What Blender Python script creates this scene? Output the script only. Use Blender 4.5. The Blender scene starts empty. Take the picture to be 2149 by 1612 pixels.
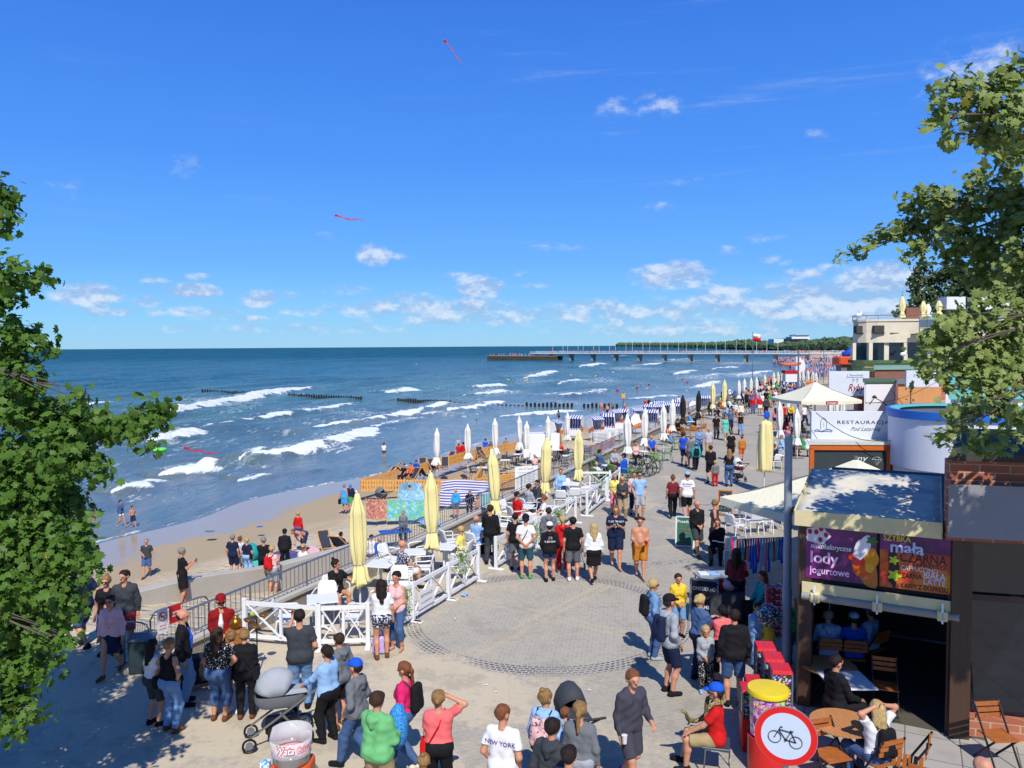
import bpy, bmesh, math, random
import numpy as np
from mathutils import Vector, Matrix, noise
R=math.radians
random.seed(7); np.random.seed(7)
sc=bpy.context.scene
col=sc.collection
# ------------------------------------------------ camera
F=1646.0; CX=1074.5; CY=806.0; CH=6.5
_p=math.atan((806-726.5)/F); _a=R(0.39)
fw=Vector((0,math.cos(_p),-math.sin(_p))); r0=Vector((1,0,0)); u0=Vector((0,math.sin(_p),math.cos(_p)))
rt=r0*math.cos(_a)-u0*math.sin(_a); up=u0*math.cos(_a)+r0*math.sin(_a)
cam=bpy.data.objects.new("camera",bpy.data.cameras.new("camera")); col.objects.link(cam)
cam.matrix_world=Matrix(((rt.x,up.x,-fw.x,0),(rt.y,up.y,-fw.y,0),(rt.z,up.z,-fw.z,CH),(0,0,0,1)))
cam.data.sensor_width=36; cam.data.lens=36*F/2149; cam.data.clip_end=60000; cam.data.clip_start=.1
sc.camera=cam
def ray(px,py): return fw+rt*((px-CX)/F)+up*((CY-py)/F)
def G(px,py,z=0.0):
    d=ray(px,py); t=(z-CH)/d.z; return Vector((d.x*t,d.y*t,z))
def D(px,py,dep):
    d=ray(px,py); t=dep/d.y; return Vector((d.x*t,d.y*t,CH+d.z*t))
def azel(px,py):
    d=ray(px,py).normalized(); return d
# ------------------------------------------------ light
SUNAZ=R(-10); SUNEL=R(48)       # shadows fall away from the viewer, slightly to the left
sunv=Vector((-math.sin(SUNAZ)*math.cos(SUNEL),-math.cos(SUNAZ)*math.cos(SUNEL),math.sin(SUNEL)))
sl=bpy.data.lights.new("sun","SUN"); sl.energy=4.6; sl.angle=R(.5); sl.color=(1,.955,.87)
so=bpy.data.objects.new("sun",sl); col.objects.link(so); so.rotation_euler=sunv.to_track_quat('Z','Y').to_euler()
w=bpy.data.worlds.new("World"); sc.world=w; w.use_nodes=True
nt=w.node_tree; N=nt.nodes; L=nt.links; bg=N["Background"]
sky=N.new("ShaderNodeTexSky"); sky.sky_type='NISHITA'; sky.sun_disc=False; sky.sun_elevation=SUNEL
sky.sun_rotation=math.atan2(sunv.x,sunv.y); sky.air_density=1.0; sky.dust_density=.25; sky.ozone_density=3.0; sky.altitude=0
hs=N.new("ShaderNodeHueSaturation"); hs.inputs["Saturation"].default_value=1.15; hs.inputs["Hue"].default_value=.505
L.new(sky.outputs[0],hs.inputs["Color"])
def nd(t,**k):
    n=N.new(t)
    for a,b in k.items(): setattr(n,a,b)
    return n
def mth(op,a,b=None,c=None):
    n=nd("ShaderNodeMath",operation=op)
    for i,v in enumerate((a,b,c)):
        if v is None: continue
        if isinstance(v,(int,float)): n.inputs[i].default_value=v
        else: L.new(v,n.inputs[i])
    return n.outputs[0]
tc=nd("ShaderNodeTexCoord"); dirv=tc.outputs["Generated"]
sx=nd("ShaderNodeSeparateXYZ"); L.new(dirv,sx.inputs[0])
AZ=mth('ARCTAN2',sx.outputs[0],sx.outputs[1]); EL=mth('ARCSINE',sx.outputs[2])
cmb=nd("ShaderNodeCombineXYZ"); L.new(AZ,cmb.inputs[0]); L.new(mth('MULTIPLY',EL,1.7),cmb.inputs[1])
def ns(scale,det,rough=.6,vec=None,off=0):
    n=nd("ShaderNodeTexNoise"); n.inputs["Scale"].default_value=scale; n.inputs["Detail"].default_value=det; n.inputs["Roughness"].default_value=rough
    m=nd("ShaderNodeMapping"); m.inputs["Location"].default_value=(off,off*.7,0) if off!=.017 else (0,.014,0); L.new(vec or cmb.outputs[0],m.inputs[0]); L.new(m.outputs[0],n.inputs["Vector"])
    return n.outputs["Fac"]
nA=ns(26,7,.62); nU=ns(26,7,.62,off=.017); nB=ns(70,5,.6,off=3)
# single clouds: px, py, half width, half height, density
CL=[(185,620,62,17,1),(310,633,30,10,.9),(408,612,48,13,1),(420,580,26,7,.5),(545,628,34,16,.9),(725,608,42,10,.6),(785,535,34,18,1),(1010,605,42,18,1),
(975,580,40,9,.6),(1095,572,20,7,.45),(1412,578,74,24,1.1),(1290,232,34,20,.36),(1380,216,55,26,.42),(380,348,38,18,.38),(160,398,52,20,.3),(1705,285,30,10,.35),
(1540,525,30,10,.5),(1640,545,50,10,.5),(1690,578,40,14,.6),(1860,592,95,28,1.1),(2040,150,110,42,.55),(1530,608,60,14,.8),(1710,626,60,24,1.2),(880,628,50,12,.6),
(670,495,26,9,.35),(405,652,60,9,.6),(900,645,190,16,.8),(640,655,60,8,.5),(790,645,50,14,.7),(1600,640,170,30,.8),(1330,655,200,22,.7),(1800,645,130,28,1.1),(1050,665,260,16,.7),(1480,685,320,22,.55),(620,690,330,10,.4),(250,655,120,8,.6),(1170,520,60,9,.3),(455,655,40,6,.7),(320,590,30,6,.5),(600,618,26,7,.6),(855,622,40,8,.7),(830,540,24,8,.5),(1500,625,50,9,.7),(1385,435,30,10,.4),(1240,640,60,10,.8),(980,642,50,12,.9),(760,648,40,10,.8),(1120,600,30,6,.5),(1450,380,50,10,.3),(1600,500,40,8,.45),(500,668,80,6,.6),(1690,610,40,16,1.0),(1770,560,50,10,.6)]
mask=None
for (x,y,hw,hh,dn) in CL:
    d=azel(x,y); az=math.atan2(d.x,d.y); el=math.asin(d.z)
    d2=azel(x+hw,y); a2=abs(math.atan2(d2.x,d2.y)-az)*1.5; e2=hh/F*1.6
    u=mth('MULTIPLY',mth('SUBTRACT',AZ,az),1/a2); v=mth('MULTIPLY',mth('SUBTRACT',EL,el),1/e2)
    r2=mth('MULTIPLY_ADD',u,u,mth('MULTIPLY',v,v))
    g=mth('MULTIPLY',mth('MAXIMUM',mth('SUBTRACT',1.0,r2),0.0),dn)
    mask=g if mask is None else mth('MAXIMUM',mask,g)
cl=mth('MULTIPLY_ADD',mth('MULTIPLY_ADD',nB,.4,mth('MULTIPLY',nA,1.5)),1.0,-.83)   # noise about -.3 .. .3
body=mth('ADD',mth('MULTIPLY',mask,.62),cl)
cr=nd("ShaderNodeMapRange",interpolation_type='SMOOTHSTEP'); L.new(body,cr.inputs[0]); cr.inputs[1].default_value=.16; cr.inputs[2].default_value=.72; cr.inputs[4].default_value=.76
cum=mth('MULTIPLY',cr.outputs[0],mth('MINIMUM',mth('MULTIPLY',mask,2.2),1.0))
# thin wisps of high cloud
mp=nd("ShaderNodeMapping"); mp.inputs["Rotation"].default_value=(0,0,R(-9)); mp.inputs["Scale"].default_value=(1.6,13,1); L.new(cmb.outputs[0],mp.inputs[0])
wn=nd("ShaderNodeTexNoise"); wn.inputs["Scale"].default_value=2.0; wn.inputs["Detail"].default_value=6; wn.inputs["Roughness"].default_value=.62; wn.inputs["Distortion"].default_value=.4; L.new(mp.outputs[0],wn.inputs["Vector"])
wr=nd("ShaderNodeMapRange",interpolation_type='SMOOTHSTEP'); L.new(wn.outputs["Fac"],wr.inputs[0]); wr.inputs[1].default_value=.54; wr.inputs[2].default_value=.86; wr.inputs[4].default_value=.5
wm=nd("ShaderNodeMapRange",interpolation_type='SMOOTHSTEP'); L.new(AZ,wm.inputs[0]); wm.inputs[1].default_value=-.25; wm.inputs[2].default_value=.4; wm.inputs[3].default_value=.15
wisp=mth('MULTIPLY',wr.outputs[0],wm.outputs[0])
shade=nd("ShaderNodeMapRange"); L.new(mth('MULTIPLY_ADD',mth('SUBTRACT',nA,nU),4.5,mth('MULTIPLY',body,.55)),shade.inputs[0]); shade.inputs[1].default_value=.0; shade.inputs[2].default_value=.85
cc=nd("ShaderNodeMix",data_type='RGBA'); L.new(shade.outputs[0],cc.inputs[0]); cc.inputs[6].default_value=(3.3,4.5,6.8,1); cc.inputs[7].default_value=(6.6,7.3,8.5,1)
mx=nd("ShaderNodeMix",data_type='RGBA'); L.new(mth('MAXIMUM',cum,wisp),mx.inputs[0])
rp=nd("ShaderNodeValToRGB"); L.new(mth('MULTIPLY',EL,1.4),rp.inputs[0]); e=rp.color_ramp.elements
K=.95
for i,(el_,c) in enumerate([(0.0,(.26,.58,.86)),(.05,(.185,.54,.93)),(.14,(.11,.405,.98)),(.32,(.062,.28,.92)),(.62,(.03,.17,.74)),(1,(.03,.13,.5))]):
    q=e[i] if i<2 else e.new(el_); q.position=el_; q.color=c+(1,)
sc_=nd("ShaderNodeVectorMath",operation='SCALE'); L.new(rp.outputs[0],sc_.inputs[0]); sc_.inputs["Scale"].default_value=10*K
sm=nd("ShaderNodeMix",data_type='RGBA'); sm.inputs[0].default_value=.86; L.new(hs.outputs[0],sm.inputs[6]); L.new(sc_.outputs[0],sm.inputs[7]); L.new(sm.outputs[2],mx.inputs[6]); L.new(cc.outputs[2],mx.inputs[7])
L.new(mx.outputs[2],bg.inputs[0]); bg.inputs[1].default_value=.10
sc.view_settings.view_transform='Standard'; sc.view_settings.look='None'; sc.view_settings.gamma=1; sc.view_settings.exposure=.2
sc.cycles.max_bounces=6; sc.cycles.transparent_max_bounces=12; sc.cycles.use_adaptive_sampling=True; sc.cycles.use_denoising=True
# ------------------------------------------------ materials
def lin(c):
    return tuple((x/255/12.92 if x/255<=.04045 else ((x/255+.055)/1.055)**2.4) for x in c)
_mc={}
def mat(rgb,rough=.7,var=.12,scale=8,bump=0.0,bscale=40,metal=0,spec=.4,trans=0,key=None,lin_=False,sheen=0):
    k=(tuple(rgb),rough,var,scale,bump,bscale,metal,trans,key,spec)
    if k in _mc: return _mc[k]
    m=bpy.data.materials.new("paint_"+"_".join(str(int(x*255) if x<=1 else int(x)) for x in rgb)); m.use_nodes=True
    t=m.node_tree; b=t.nodes["Principled BSDF"]; c=tuple(rgb) if lin_ else tuple(x*.82 for x in lin(rgb))
    b.inputs["Roughness"].default_value=rough; b.inputs["Metallic"].default_value=metal; b.inputs["Specular IOR Level"].default_value=spec
    g=t.nodes.new("ShaderNodeTexCoord")
    n=t.nodes.new("ShaderNodeTexNoise"); n.inputs["Scale"].default_value=scale; n.inputs["Detail"].default_value=5; t.links.new(g.outputs["Object"],n.inputs["Vector"])
    x=t.nodes.new("ShaderNodeMix"); x.data_type='RGBA'; t.links.new(n.outputs["Fac"],x.inputs[0])
    x.inputs[6].default_value=tuple(max(0,v*(1-var*1.6)) for v in c)+(1,); x.inputs[7].default_value=tuple(min(1,v*(1+var*1.6)) for v in c)+(1,)
    t.links.new(x.outputs[2],b.inputs["Base Color"])
    if bump:
        n2=t.nodes.new("ShaderNodeTexNoise"); n2.inputs["Scale"].default_value=bscale; n2.inputs["Detail"].default_value=4; t.links.new(g.outputs["Object"],n2.inputs["Vector"])
        bp=t.nodes.new("ShaderNodeBump"); bp.inputs["Strength"].default_value=bump; bp.inputs["Distance"].default_value=.02; t.links.new(n2.outputs["Fac"],bp.inputs["Height"]); t.links.new(bp.outputs[0],b.inputs["Normal"])
    if trans:
        b.inputs["Transmission Weight"].default_value=trans
    _mc[k]=m; return m
class NT:
    """short node helper for the larger procedural materials"""
    def __init__(s,name):
        s.m=bpy.data.materials.new(name); s.m.use_nodes=True; s.t=s.m.node_tree; s.b=s.t.nodes["Principled BSDF"]; s.g=s.n("ShaderNodeNewGeometry"); s.c=s.n("ShaderNodeTexCoord")
    def n(s,ty,**k):
        n=s.t.nodes.new(ty)
        for a,b in k.items(): setattr(n,a,b)
        return n
    def link(s,a,b): s.t.links.new(a,b)
    def set(s,i,v):
        if isinstance(v,(int,float,tuple)): s_=v; i.default_value=s_
        else: s.link(v,i)
    def math(s,op,a,b=None,c=None):
        n=s.n("ShaderNodeMath",operation=op)
        for i,v in enumerate((a,b,c)):
            if v is not None: s.set(n.inputs[i],v)
        return n.outputs[0]
    def noise(s,scale,det=5,rough=.55,vec=None,dist=0):
        n=s.n("ShaderNodeTexNoise"); n.inputs["Scale"].default_value=scale; n.inputs["Detail"].default_value=det; n.inputs["Roughness"].default_value=rough; n.inputs["Distortion"].default_value=dist
        s.link(vec if vec is not None else s.g.outputs["Position"],n.inputs["Vector"]); return n.outputs["Fac"]
    def rng(s,v,a,b,c=0.,d=1.,smooth=True):
        n=s.n("ShaderNodeMapRange"); n.interpolation_type='SMOOTHSTEP' if smooth else 'LINEAR'
        s.set(n.inputs[0],v); n.inputs[1].default_value=a; n.inputs[2].default_value=b; n.inputs[3].default_value=c; n.inputs[4].default_value=d; return n.outputs[0]
    def mix(s,f,a,b,blend='MIX'):
        n=s.n("ShaderNodeMix",data_type='RGBA',blend_type=blend); s.set(n.inputs[0],f)
        for i,v in ((6,a),(7,b)):
            if isinstance(v,tuple): n.inputs[i].default_value=v if len(v)==4 else v+(1,)
            else: s.link(v,n.inputs[i])
        return n.outputs[2]
    def attr(s,name):
        n=s.n("ShaderNodeAttribute"); n.attribute_name=name; return n.outputs["Fac"]
    def mapping(s,scale=(1,1,1),rot=(0,0,0),loc=(0,0,0),vec=None):
        n=s.n("ShaderNodeMapping"); n.inputs["Scale"].default_value=scale; n.inputs["Rotation"].default_value=rot; n.inputs["Location"].default_value=loc
        s.link(vec if vec is not None else s.g.outputs["Position"],n.inputs[0]); return n.outputs[0]
    def bump(s,h,st=.3,dist=.02):
        n=s.n("ShaderNodeBump"); n.inputs["Strength"].default_value=st; n.inputs["Distance"].default_value=dist; s.link(h,n.inputs["Height"]); s.link(n.outputs[0],s.b.inputs["Normal"]); return n
    def base(s,v): s.set(s.b.inputs["Base Color"],v if not (isinstance(v,tuple) and len(v)==3) else v+(1,))
    def dist(s):
        n=s.n("ShaderNodeVectorMath",operation='LENGTH'); s.link(s.g.outputs['Position'],n.inputs[0]); return n.outputs['Value']
    def rough(s,v): s.set(s.b.inputs["Roughness"],v)
# ------------------------------------------------ objects
def tag(o,label=None,cat=None,group=None,kind=None):
    if label: o["label"]=label
    if cat: o["category"]=cat
    if group: o["group"]=group
    if kind: o["kind"]=kind
    return o
def thing(name,label,cat,loc=(0,0,0),rz=0,group=None,scale=1):
    o=bpy.data.objects.new(name,None); o.empty_display_size=.1; col.objects.link(o); o.location=loc; o.rotation_euler=(0,0,rz)
    if scale!=1: o.scale=(scale,)*3
    return tag(o,label,cat,group)
def dup(root,loc,rz,label=None,group=None,scale=None):
    r=root.copy(); col.objects.link(r); r.location=loc; r.rotation_euler=(0,0,rz)
    if label: r['label']=label
    if group: r['group']=group
    if scale: r.scale=(scale,)*3
    for ch in CH_.get(root.name,[]):
        c=ch.copy(); col.objects.link(c); c.parent=r; CH_.setdefault(r.name,[]).append(c)
        for g in CH_.get(ch.name,[]):
            d=g.copy(); col.objects.link(d); d.parent=c; CH_.setdefault(c.name,[]).append(d)
    return r
CH_={}
def link(name,me,parent=None,smooth=False):
    o=bpy.data.objects.new(name,me); col.objects.link(o)
    if parent is not None:
        o.parent=parent; CH_.setdefault(parent.name,[]).append(o)
    if smooth: me.polygons.foreach_set("use_smooth",[True]*len(me.polygons))
    return o
class MB:
    def __init__(s): s.v=[]; s.f=[]; s.mi=[]; s.cm=0
    def add(s,vs,fs):
        o=len(s.v); s.v+= [tuple(v) for v in vs]; s.f+=[tuple(i+o for i in f) for f in fs]; s.mi+=[s.cm]*len(fs); return s
    def box(s,c,sz,rz=0,M=None):
        x,y,z=(d/2 for d in sz); vs=[Vector((a*x,b*y,e*z)) for e in(-1,1) for b in(-1,1) for a in(-1,1)]
        T=Matrix.Translation(Vector(c))@Matrix.Rotation(rz,4,'Z')
        if M is not None: T=M@T
        return s.add([T@v for v in vs],[(0,2,3,1),(4,5,7,6),(0,1,5,4),(2,6,7,3),(0,4,6,2),(1,3,7,5)])
    def beam(s,a,b,w,h,upv=(0,0,1)):
        a=Vector(a); b=Vector(b); d=(b-a).normalized(); U=Vector(upv)
        if abs(d.dot(U))>.98: U=Vector((0,1,0))
        x=d.cross(U).normalized()*w/2; y=x.cross(d).normalized()*h/2
        return s.add([a-x-y,a+x-y,a+x+y,a-x+y,b-x-y,b+x-y,b+x+y,b-x+y],[(0,1,2,3),(7,6,5,4),(0,4,5,1),(1,5,6,2),(2,6,7,3),(3,7,4,0)])
    def cyl(s,a,b,ra,rb=None,n=10,cap=True):
        rb=ra if rb is None else rb; a=Vector(a); b=Vector(b); d=(b-a).normalized(); U=Vector((0,0,1)) if abs(d.z)<.95 else Vector((1,0,0))
        x=d.cross(U).normalized(); y=d.cross(x).normalized(); vs=[]
        for P,r in((a,ra),(b,rb)):
            vs+=[P+x*math.cos(2*math.pi*i/n)*r+y*math.sin(2*math.pi*i/n)*r for i in range(n)]
        fs=[(i,(i+1)%n,n+(i+1)%n,n+i) for i in range(n)]
        if cap: fs+=[tuple(range(n))[::-1],tuple(range(n,2*n))]
        return s.add(vs,fs)
    def tube(s,pts,r,n=8,closed=False):
        pts=[Vector(p) for p in pts]; rs=r if isinstance(r,(list,tuple)) else [r]*len(pts); vs=[]; m=len(pts)
        for i,p in enumerate(pts):
            d=((pts[(i+1)%m] if (closed or i<m-1) else p)-(pts[i-1] if (closed or i>0) else p)).normalized()
            U=Vector((0,0,1)) if abs(d.z)<.9 else Vector((0,1,0)); x=d.cross(U).normalized(); y=d.cross(x)
            vs+=[p+(x*math.cos(2*math.pi*k/n)+y*math.sin(2*math.pi*k/n))*rs[i] for k in range(n)]
        fs=[]
        for i in range(m if closed else m-1):
            j=(i+1)%m; fs+=[(i*n+k,i*n+(k+1)%n,j*n+(k+1)%n,j*n+k) for k in range(n)]
        if not closed: fs+=[tuple(range(n))[::-1],tuple(range((m-1)*n,m*n))]
        return s.add(vs,fs)
    def lathe(s,prof,n=20,c=(0,0,0),fn=None,cap=True):
        vs=[]
        for j,(r,z) in enumerate(prof):
            for i in range(n):
                a=2*math.pi*i/n; rr=r*(fn(a,z,j) if fn else 1); vs.append((c[0]+rr*math.cos(a),c[1]+rr*math.sin(a),c[2]+z))
        m=len(prof); fs=[(j*n+i,j*n+(i+1)%n,(j+1)*n+(i+1)%n,(j+1)*n+i) for j in range(m-1) for i in range(n)]
        if cap: fs+=[tuple(range(n))[::-1],tuple(range((m-1)*n,m*n))]
        return s.add(vs,fs)
    def quad(s,*p): return s.add(p,[tuple(range(len(p)))])
    def slab(s,poly,z0,z1):
        n=len(poly); vs=[(p[0],p[1],z0) for p in poly]+[(p[0],p[1],z1) for p in poly]
        return s.add(vs,[tuple(range(n))[::-1],tuple(range(n,2*n))]+[(i,(i+1)%n,n+(i+1)%n,n+i) for i in range(n)])
    def ico(s,c,r,sub=1,jit=0,sc_=(1,1,1)):
        bm=bmesh.new(); bmesh.ops.create_icosphere(bm,subdivisions=sub,radius=1)
        vs=[]
        for v in bm.verts:
            k=r*(1+random.uniform(-jit,jit)); vs.append((c[0]+v.co.x*k*sc_[0],c[1]+v.co.y*k*sc_[1],c[2]+v.co.z*k*sc_[2]))
        fs=[tuple(v.index for v in f.verts) for f in bm.faces]; bm.free(); return s.add(vs,fs)
    def build(s,name,m,parent=None,smooth=False,bevel=0):
        me=bpy.data.meshes.new(name); me.from_pydata([tuple(v) for v in s.v],[],s.f)
        for x in (m if isinstance(m,(list,tuple)) else [m]): me.materials.append(x)
        if any(s.mi): me.polygons.foreach_set("material_index",s.mi)
        me.update()
        o=link(name,me,parent,smooth)
        if smooth and smooth!='all':
            bm=bmesh.new(); bm.from_mesh(me)
            bmesh.ops.recalc_face_normals(bm,faces=bm.faces)
            for e in bm.edges:
                if len(e.link_faces)==2 and e.calc_face_angle(0)>R(40): e.smooth=False
            bm.to_mesh(me); bm.free()
        if bevel:
            b=o.modifiers.new("bevel",'BEVEL'); b.width=bevel; b.segments=1; b.limit_method='ANGLE'; b.angle_limit=R(40)
        return o
def npmesh(name,V,Fq,mats,parent=None,attrs=None,smooth=True,mi=None):
    me=bpy.data.meshes.new(name); V=np.asarray(V,np.float32); Fq=np.asarray(Fq,np.int32)
    me.vertices.add(len(V)); me.vertices.foreach_set("co",V.ravel())
    k=Fq.shape[1]; me.loops.add(Fq.size); me.loops.foreach_set("vertex_index",Fq.ravel())
    me.polygons.add(len(Fq)); me.polygons.foreach_set("loop_start",np.arange(0,Fq.size,k,dtype=np.int32))
    if smooth: me.polygons.foreach_set("use_smooth",np.ones(len(Fq),bool))
    for m in mats: me.materials.append(m)
    if mi is not None: me.polygons.foreach_set("material_index",np.asarray(mi,np.int32))
    me.update(calc_edges=True)
    for n,a in (attrs or {}).items():
        at=me.attributes.new(n,'FLOAT','POINT'); at.data.foreach_set("value",np.asarray(a,np.float32))
    return link(name,me,parent)
FONT=bpy.data.fonts.load("<builtin>") if False else None
def textmesh(body,size,bold=0,shear=0,spacing=1.0):
    c=bpy.data.curves.new("txt",'FONT'); c.body=body; c.size=size; c.align_x='CENTER'; c.align_y='CENTER'; c.shear=shear; c.offset=bold*size; c.space_character=spacing; c.resolution_u=3
    o=bpy.data.objects.new("txt",c); col.objects.link(o); bpy.context.view_layer.update()
    dg=bpy.context.evaluated_depsgraph_get(); me=bpy.data.meshes.new_from_object(o.evaluated_get(dg)); bpy.data.objects.remove(o); return me
def text(name,body,size,M,m,parent=None,bold=0,shear=0,width=None,spacing=1.0,height=None):
    me=textmesh(body,size,bold,shear,spacing)
    xs=[v.co.x for v in me.vertices]
    if xs:
        ys=[v.co.y for v in me.vertices]; kx=width/(max(xs)-min(xs)) if width else 1; ky=height/(max(ys)-min(ys)) if height else 1
        cx=(max(xs)+min(xs))/2; cy=(max(ys)+min(ys))/2
        for v in me.vertices: v.co.x=(v.co.x-cx)*kx; v.co.y=(v.co.y-cy)*ky
    me.transform(M); me.materials.clear(); me.materials.append(m); me.polygons.foreach_set("material_index",[0]*len(me.polygons))
    me.name=name
    return link(name,me,parent)
def frame(o,xv,yv,off=.004):
    """matrix whose local XY plane lies on a surface at o"""
    x=Vector(xv).normalized(); y=Vector(yv); y=(y-x*y.dot(x)).normalized(); z=x.cross(y)
    o=Vector(o)+z*off
    return Matrix(((x.x,y.x,z.x,o.x),(x.y,y.y,z.y,o.y),(x.z,y.z,z.z,o.z),(0,0,0,1)))
WHITE=mat((236,236,232),.45,.04,6); 
# ------------------------------------------------ coast geometry
U=Vector((math.sin(R(22.5)),math.cos(R(22.5)),0)); NL=Vector((-U.y,U.x,0))
RAIL=[(-7.6,13.9),(-7.0,15.2),(-5.0,19.8),(-3.05,24.0),(2.0,36.2),(10.8,57.5),(14.8,66.5),(21.4,81.5),(30,101),(35,111),(43,118),(70,124),(130,128)]
RAIL=[Vector((x,y,0)) for x,y in RAIL]
def catmull(pts,n=8):
    out=[]; P=[pts[0]*2-pts[1]]+list(pts)+[pts[-1]*2-pts[-2]]
    for i in range(1,len(P)-2):
        for k in range(n):
            t=k/n; out.append(.5*((2*P[i])+(P[i+1]-P[i-1])*t+(2*P[i-1]-5*P[i]+4*P[i+1]-P[i+2])*t*t+(3*P[i]-P[i-1]-3*P[i+1]+P[i+2])*t**3))
    out.append(P[-2]); return out
SEA=-4.0
SH=[G(-260,1270,SEA),G(-60,1215,SEA),G(130,1165,SEA),G(250,1130,SEA),G(420,1089,SEA),G(535,1048,SEA),G(700,1015,SEA),G(830,988,SEA),G(1000,935,SEA),G(1100,905,SEA),G(1200,880,SEA),G(1300,858,SEA),G(1400,842,SEA),G(1500,829,SEA),G(1600,813,SEA),G(1650,801,SEA),G(1688,785,SEA),G(1672,772,SEA),G(1626,758,SEA),G(1690,746,SEA),G(1690,740,SEA),G(1600,734.5,SEA),G(1500,730.5,SEA),G(1400,727.8,SEA),G(1300,726.6,SEA)]
SHC=catmull(SH,8)
# ground sheet: beach, dunes and everything under the promenade, in rows inland of the water line
m=NT("sand"); wet=m.attr("wet"); n1=m.noise(3.2,6,.6); n2=m.noise(.35,4); n3=m.noise(45,3)
dry=m.mix(n1,(.50,.41,.27),(.66,.56,.395)); dry=m.mix(m.rng(n2,.35,.7),dry,(.52,.43,.30)); foot=m.rng(m.noise(1.7,3,.7),.35,.6)
dry=m.mix(m.math('MULTIPLY',foot,.25),dry,(.45,.36,.26))
wf=m.rng(m.math('ADD',wet,m.math('MULTIPLY',m.math('SUBTRACT',n2,.5),.5)),.25,.6)
m.base(m.mix(wf,dry,(.38,.295,.185))); wf2=m.rng(m.math('ADD',wet,m.math('MULTIPLY',m.math('SUBTRACT',n2,.5),.45)),.76,.90)
m.rough(m.rng(wf2,0,1,.9,.2)); m.set(m.b.inputs["Specular IOR Level"],m.rng(wf2,0,1,.2,.5)); m.set(m.b.inputs["Coat Weight"],m.rng(wf2,0,1,0,.2)); m.b.inputs["Coat Roughness"].default_value=.05
vf=m.n('ShaderNodeTexVoronoi'); vf.inputs['Scale'].default_value=2.4; vf.inputs['Randomness'].default_value=1; m.link(m.g.outputs['Position'],vf.inputs['Vector']); hb=m.math('ADD',m.math('ADD',m.math('MULTIPLY',m.noise(2.2,4,.6),1.0),m.math('MULTIPLY',n3,.15)),m.math('MULTIPLY',m.rng(vf.outputs['Distance'],.05,.45),.9)); bn=m.bump(hb,1.0,.16); m.set(bn.inputs["Strength"],m.rng(wf,0,1,.8,.02))
SAND=m.m
rows=[(-60,-7,1),(-25,-5,1),(-8,-4.35,1),(-2,-4.1,1),(0,-3.99,1),(2,-3.96,.98),(4,-3.9,.86),(6,-3.83,.72),(8,-3.75,.55),(11,-3.5,.3),(14,-3.3,.1),(18,-3.15,0),(24,-3.05,0),(40,-3.0,0),(120,-2.8,0),(600,-1,0),(3500,3,0)]
V=[];W=[]
for i,p in enumerate(SHC):
    a=SHC[max(0,i-1)]; b=SHC[min(len(SHC)-1,i+1)]; d=(b-a).normalized(); nr=Vector((d.y,-d.x,0))
    far=max(0,min(1,(p.y-200)/600)); nr=(nr*(1-far)+Vector((.96,.28,0))*far).normalized()
    for (o,z,wt) in rows:
        j=noise.noise(p*.05)*2.2 if -3<o<16 else 0
        oo=o if o<40 else o
        V.append((p.x+nr.x*(oo+j*.3),p.y+nr.y*(oo+j*.3),z)); W.append(wt)
k=len(rows); Fq=[(i*k+j,i*k+j+1,(i+1)*k+j+1,(i+1)*k+j) for i in range(len(SHC)-1) for j in range(k-1)]
o=npmesh("beach_ground",V,Fq,[SAND],attrs={"wet":W}); tag(o,kind="structure")
# ------------------------------------------------ promenade slab
CC=G(1146,1292); CR=3.45
m=NT("promenade_paving"); pos=m.g.outputs["Position"]
sx_=m.n("ShaderNodeSeparateXYZ"); m.link(pos,sx_.inputs[0])
def ringnode(cx,cy):
    dx=m.math('SUBTRACT',sx_.outputs[0],cx); dy=m.math('SUBTRACT',sx_.outputs[1],cy)
    return m.math('SQRT',m.math('MULTIPLY_ADD',dx,dx,m.math('MULTIPLY',dy,dy))),dx,dy
r1,dx,dy=ringnode(CC.x,CC.y); wob=m.math('MULTIPLY',m.math('SUBTRACT',m.noise(6,3),.5),.12)
c2=G(1290,1112); r2,_,_=ringnode(c2.x,c2.y); c3=G(1440,1010); r3,_,_=ringnode(c3.x,c3.y)
def band(v,a,b,s=.015): return m.math('MULTIPLY',m.rng(v,a-s,a+s),m.rng(v,b-s,b+s,1,0))
br=m.n("ShaderNodeTexBrick"); m.link(m.mapping(rot=(0,0,R(-22))),br.inputs["Vector"]); br.inputs["Scale"].default_value=1; br.inputs["Brick Width"].default_value=.21; br.inputs["Row Height"].default_value=.105
br.inputs["Mortar Size"].default_value=.008; br.inputs["Color1"].default_value=(.35,.318,.262,1); br.inputs["Color2"].default_value=(.30,.272,.225,1); br.inputs["Mortar"].default_value=(.40,.36,.29,1); br.inputs["Bias"].default_value=0
sett=m.n("ShaderNodeTexBrick"); m.link(m.mapping(rot=(0,0,R(40))),sett.inputs["Vector"]); sett.inputs["Scale"].default_value=1; sett.inputs["Brick Width"].default_value=.11; sett.inputs["Row Height"].default_value=.09
sett.inputs["Mortar Size"].default_value=.014; sett.inputs["Mortar Smooth"].default_value=.4; sett.inputs["Color1"].default_value=(.36,.34,.29,1); sett.inputs["Color2"].default_value=(.285,.27,.235,1); sett.inputs["Mortar"].default_value=(.42,.37,.28,1)
ang=m.math('ARCTAN2',dx,dy); pv=m.n("ShaderNodeCombineXYZ"); m.link(m.math('MULTIPLY',ang,3.3),pv.inputs[0]); m.link(r1,pv.inputs[1])
dk=m.n("ShaderNodeTexBrick"); m.link(pv.outputs[0],dk.inputs["Vector"]); dk.inputs["Scale"].default_value=1; dk.inputs["Brick Width"].default_value=.13; dk.inputs["Row Height"].default_value=.1; dk.inputs["Mortar Size"].default_value=.013
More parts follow.
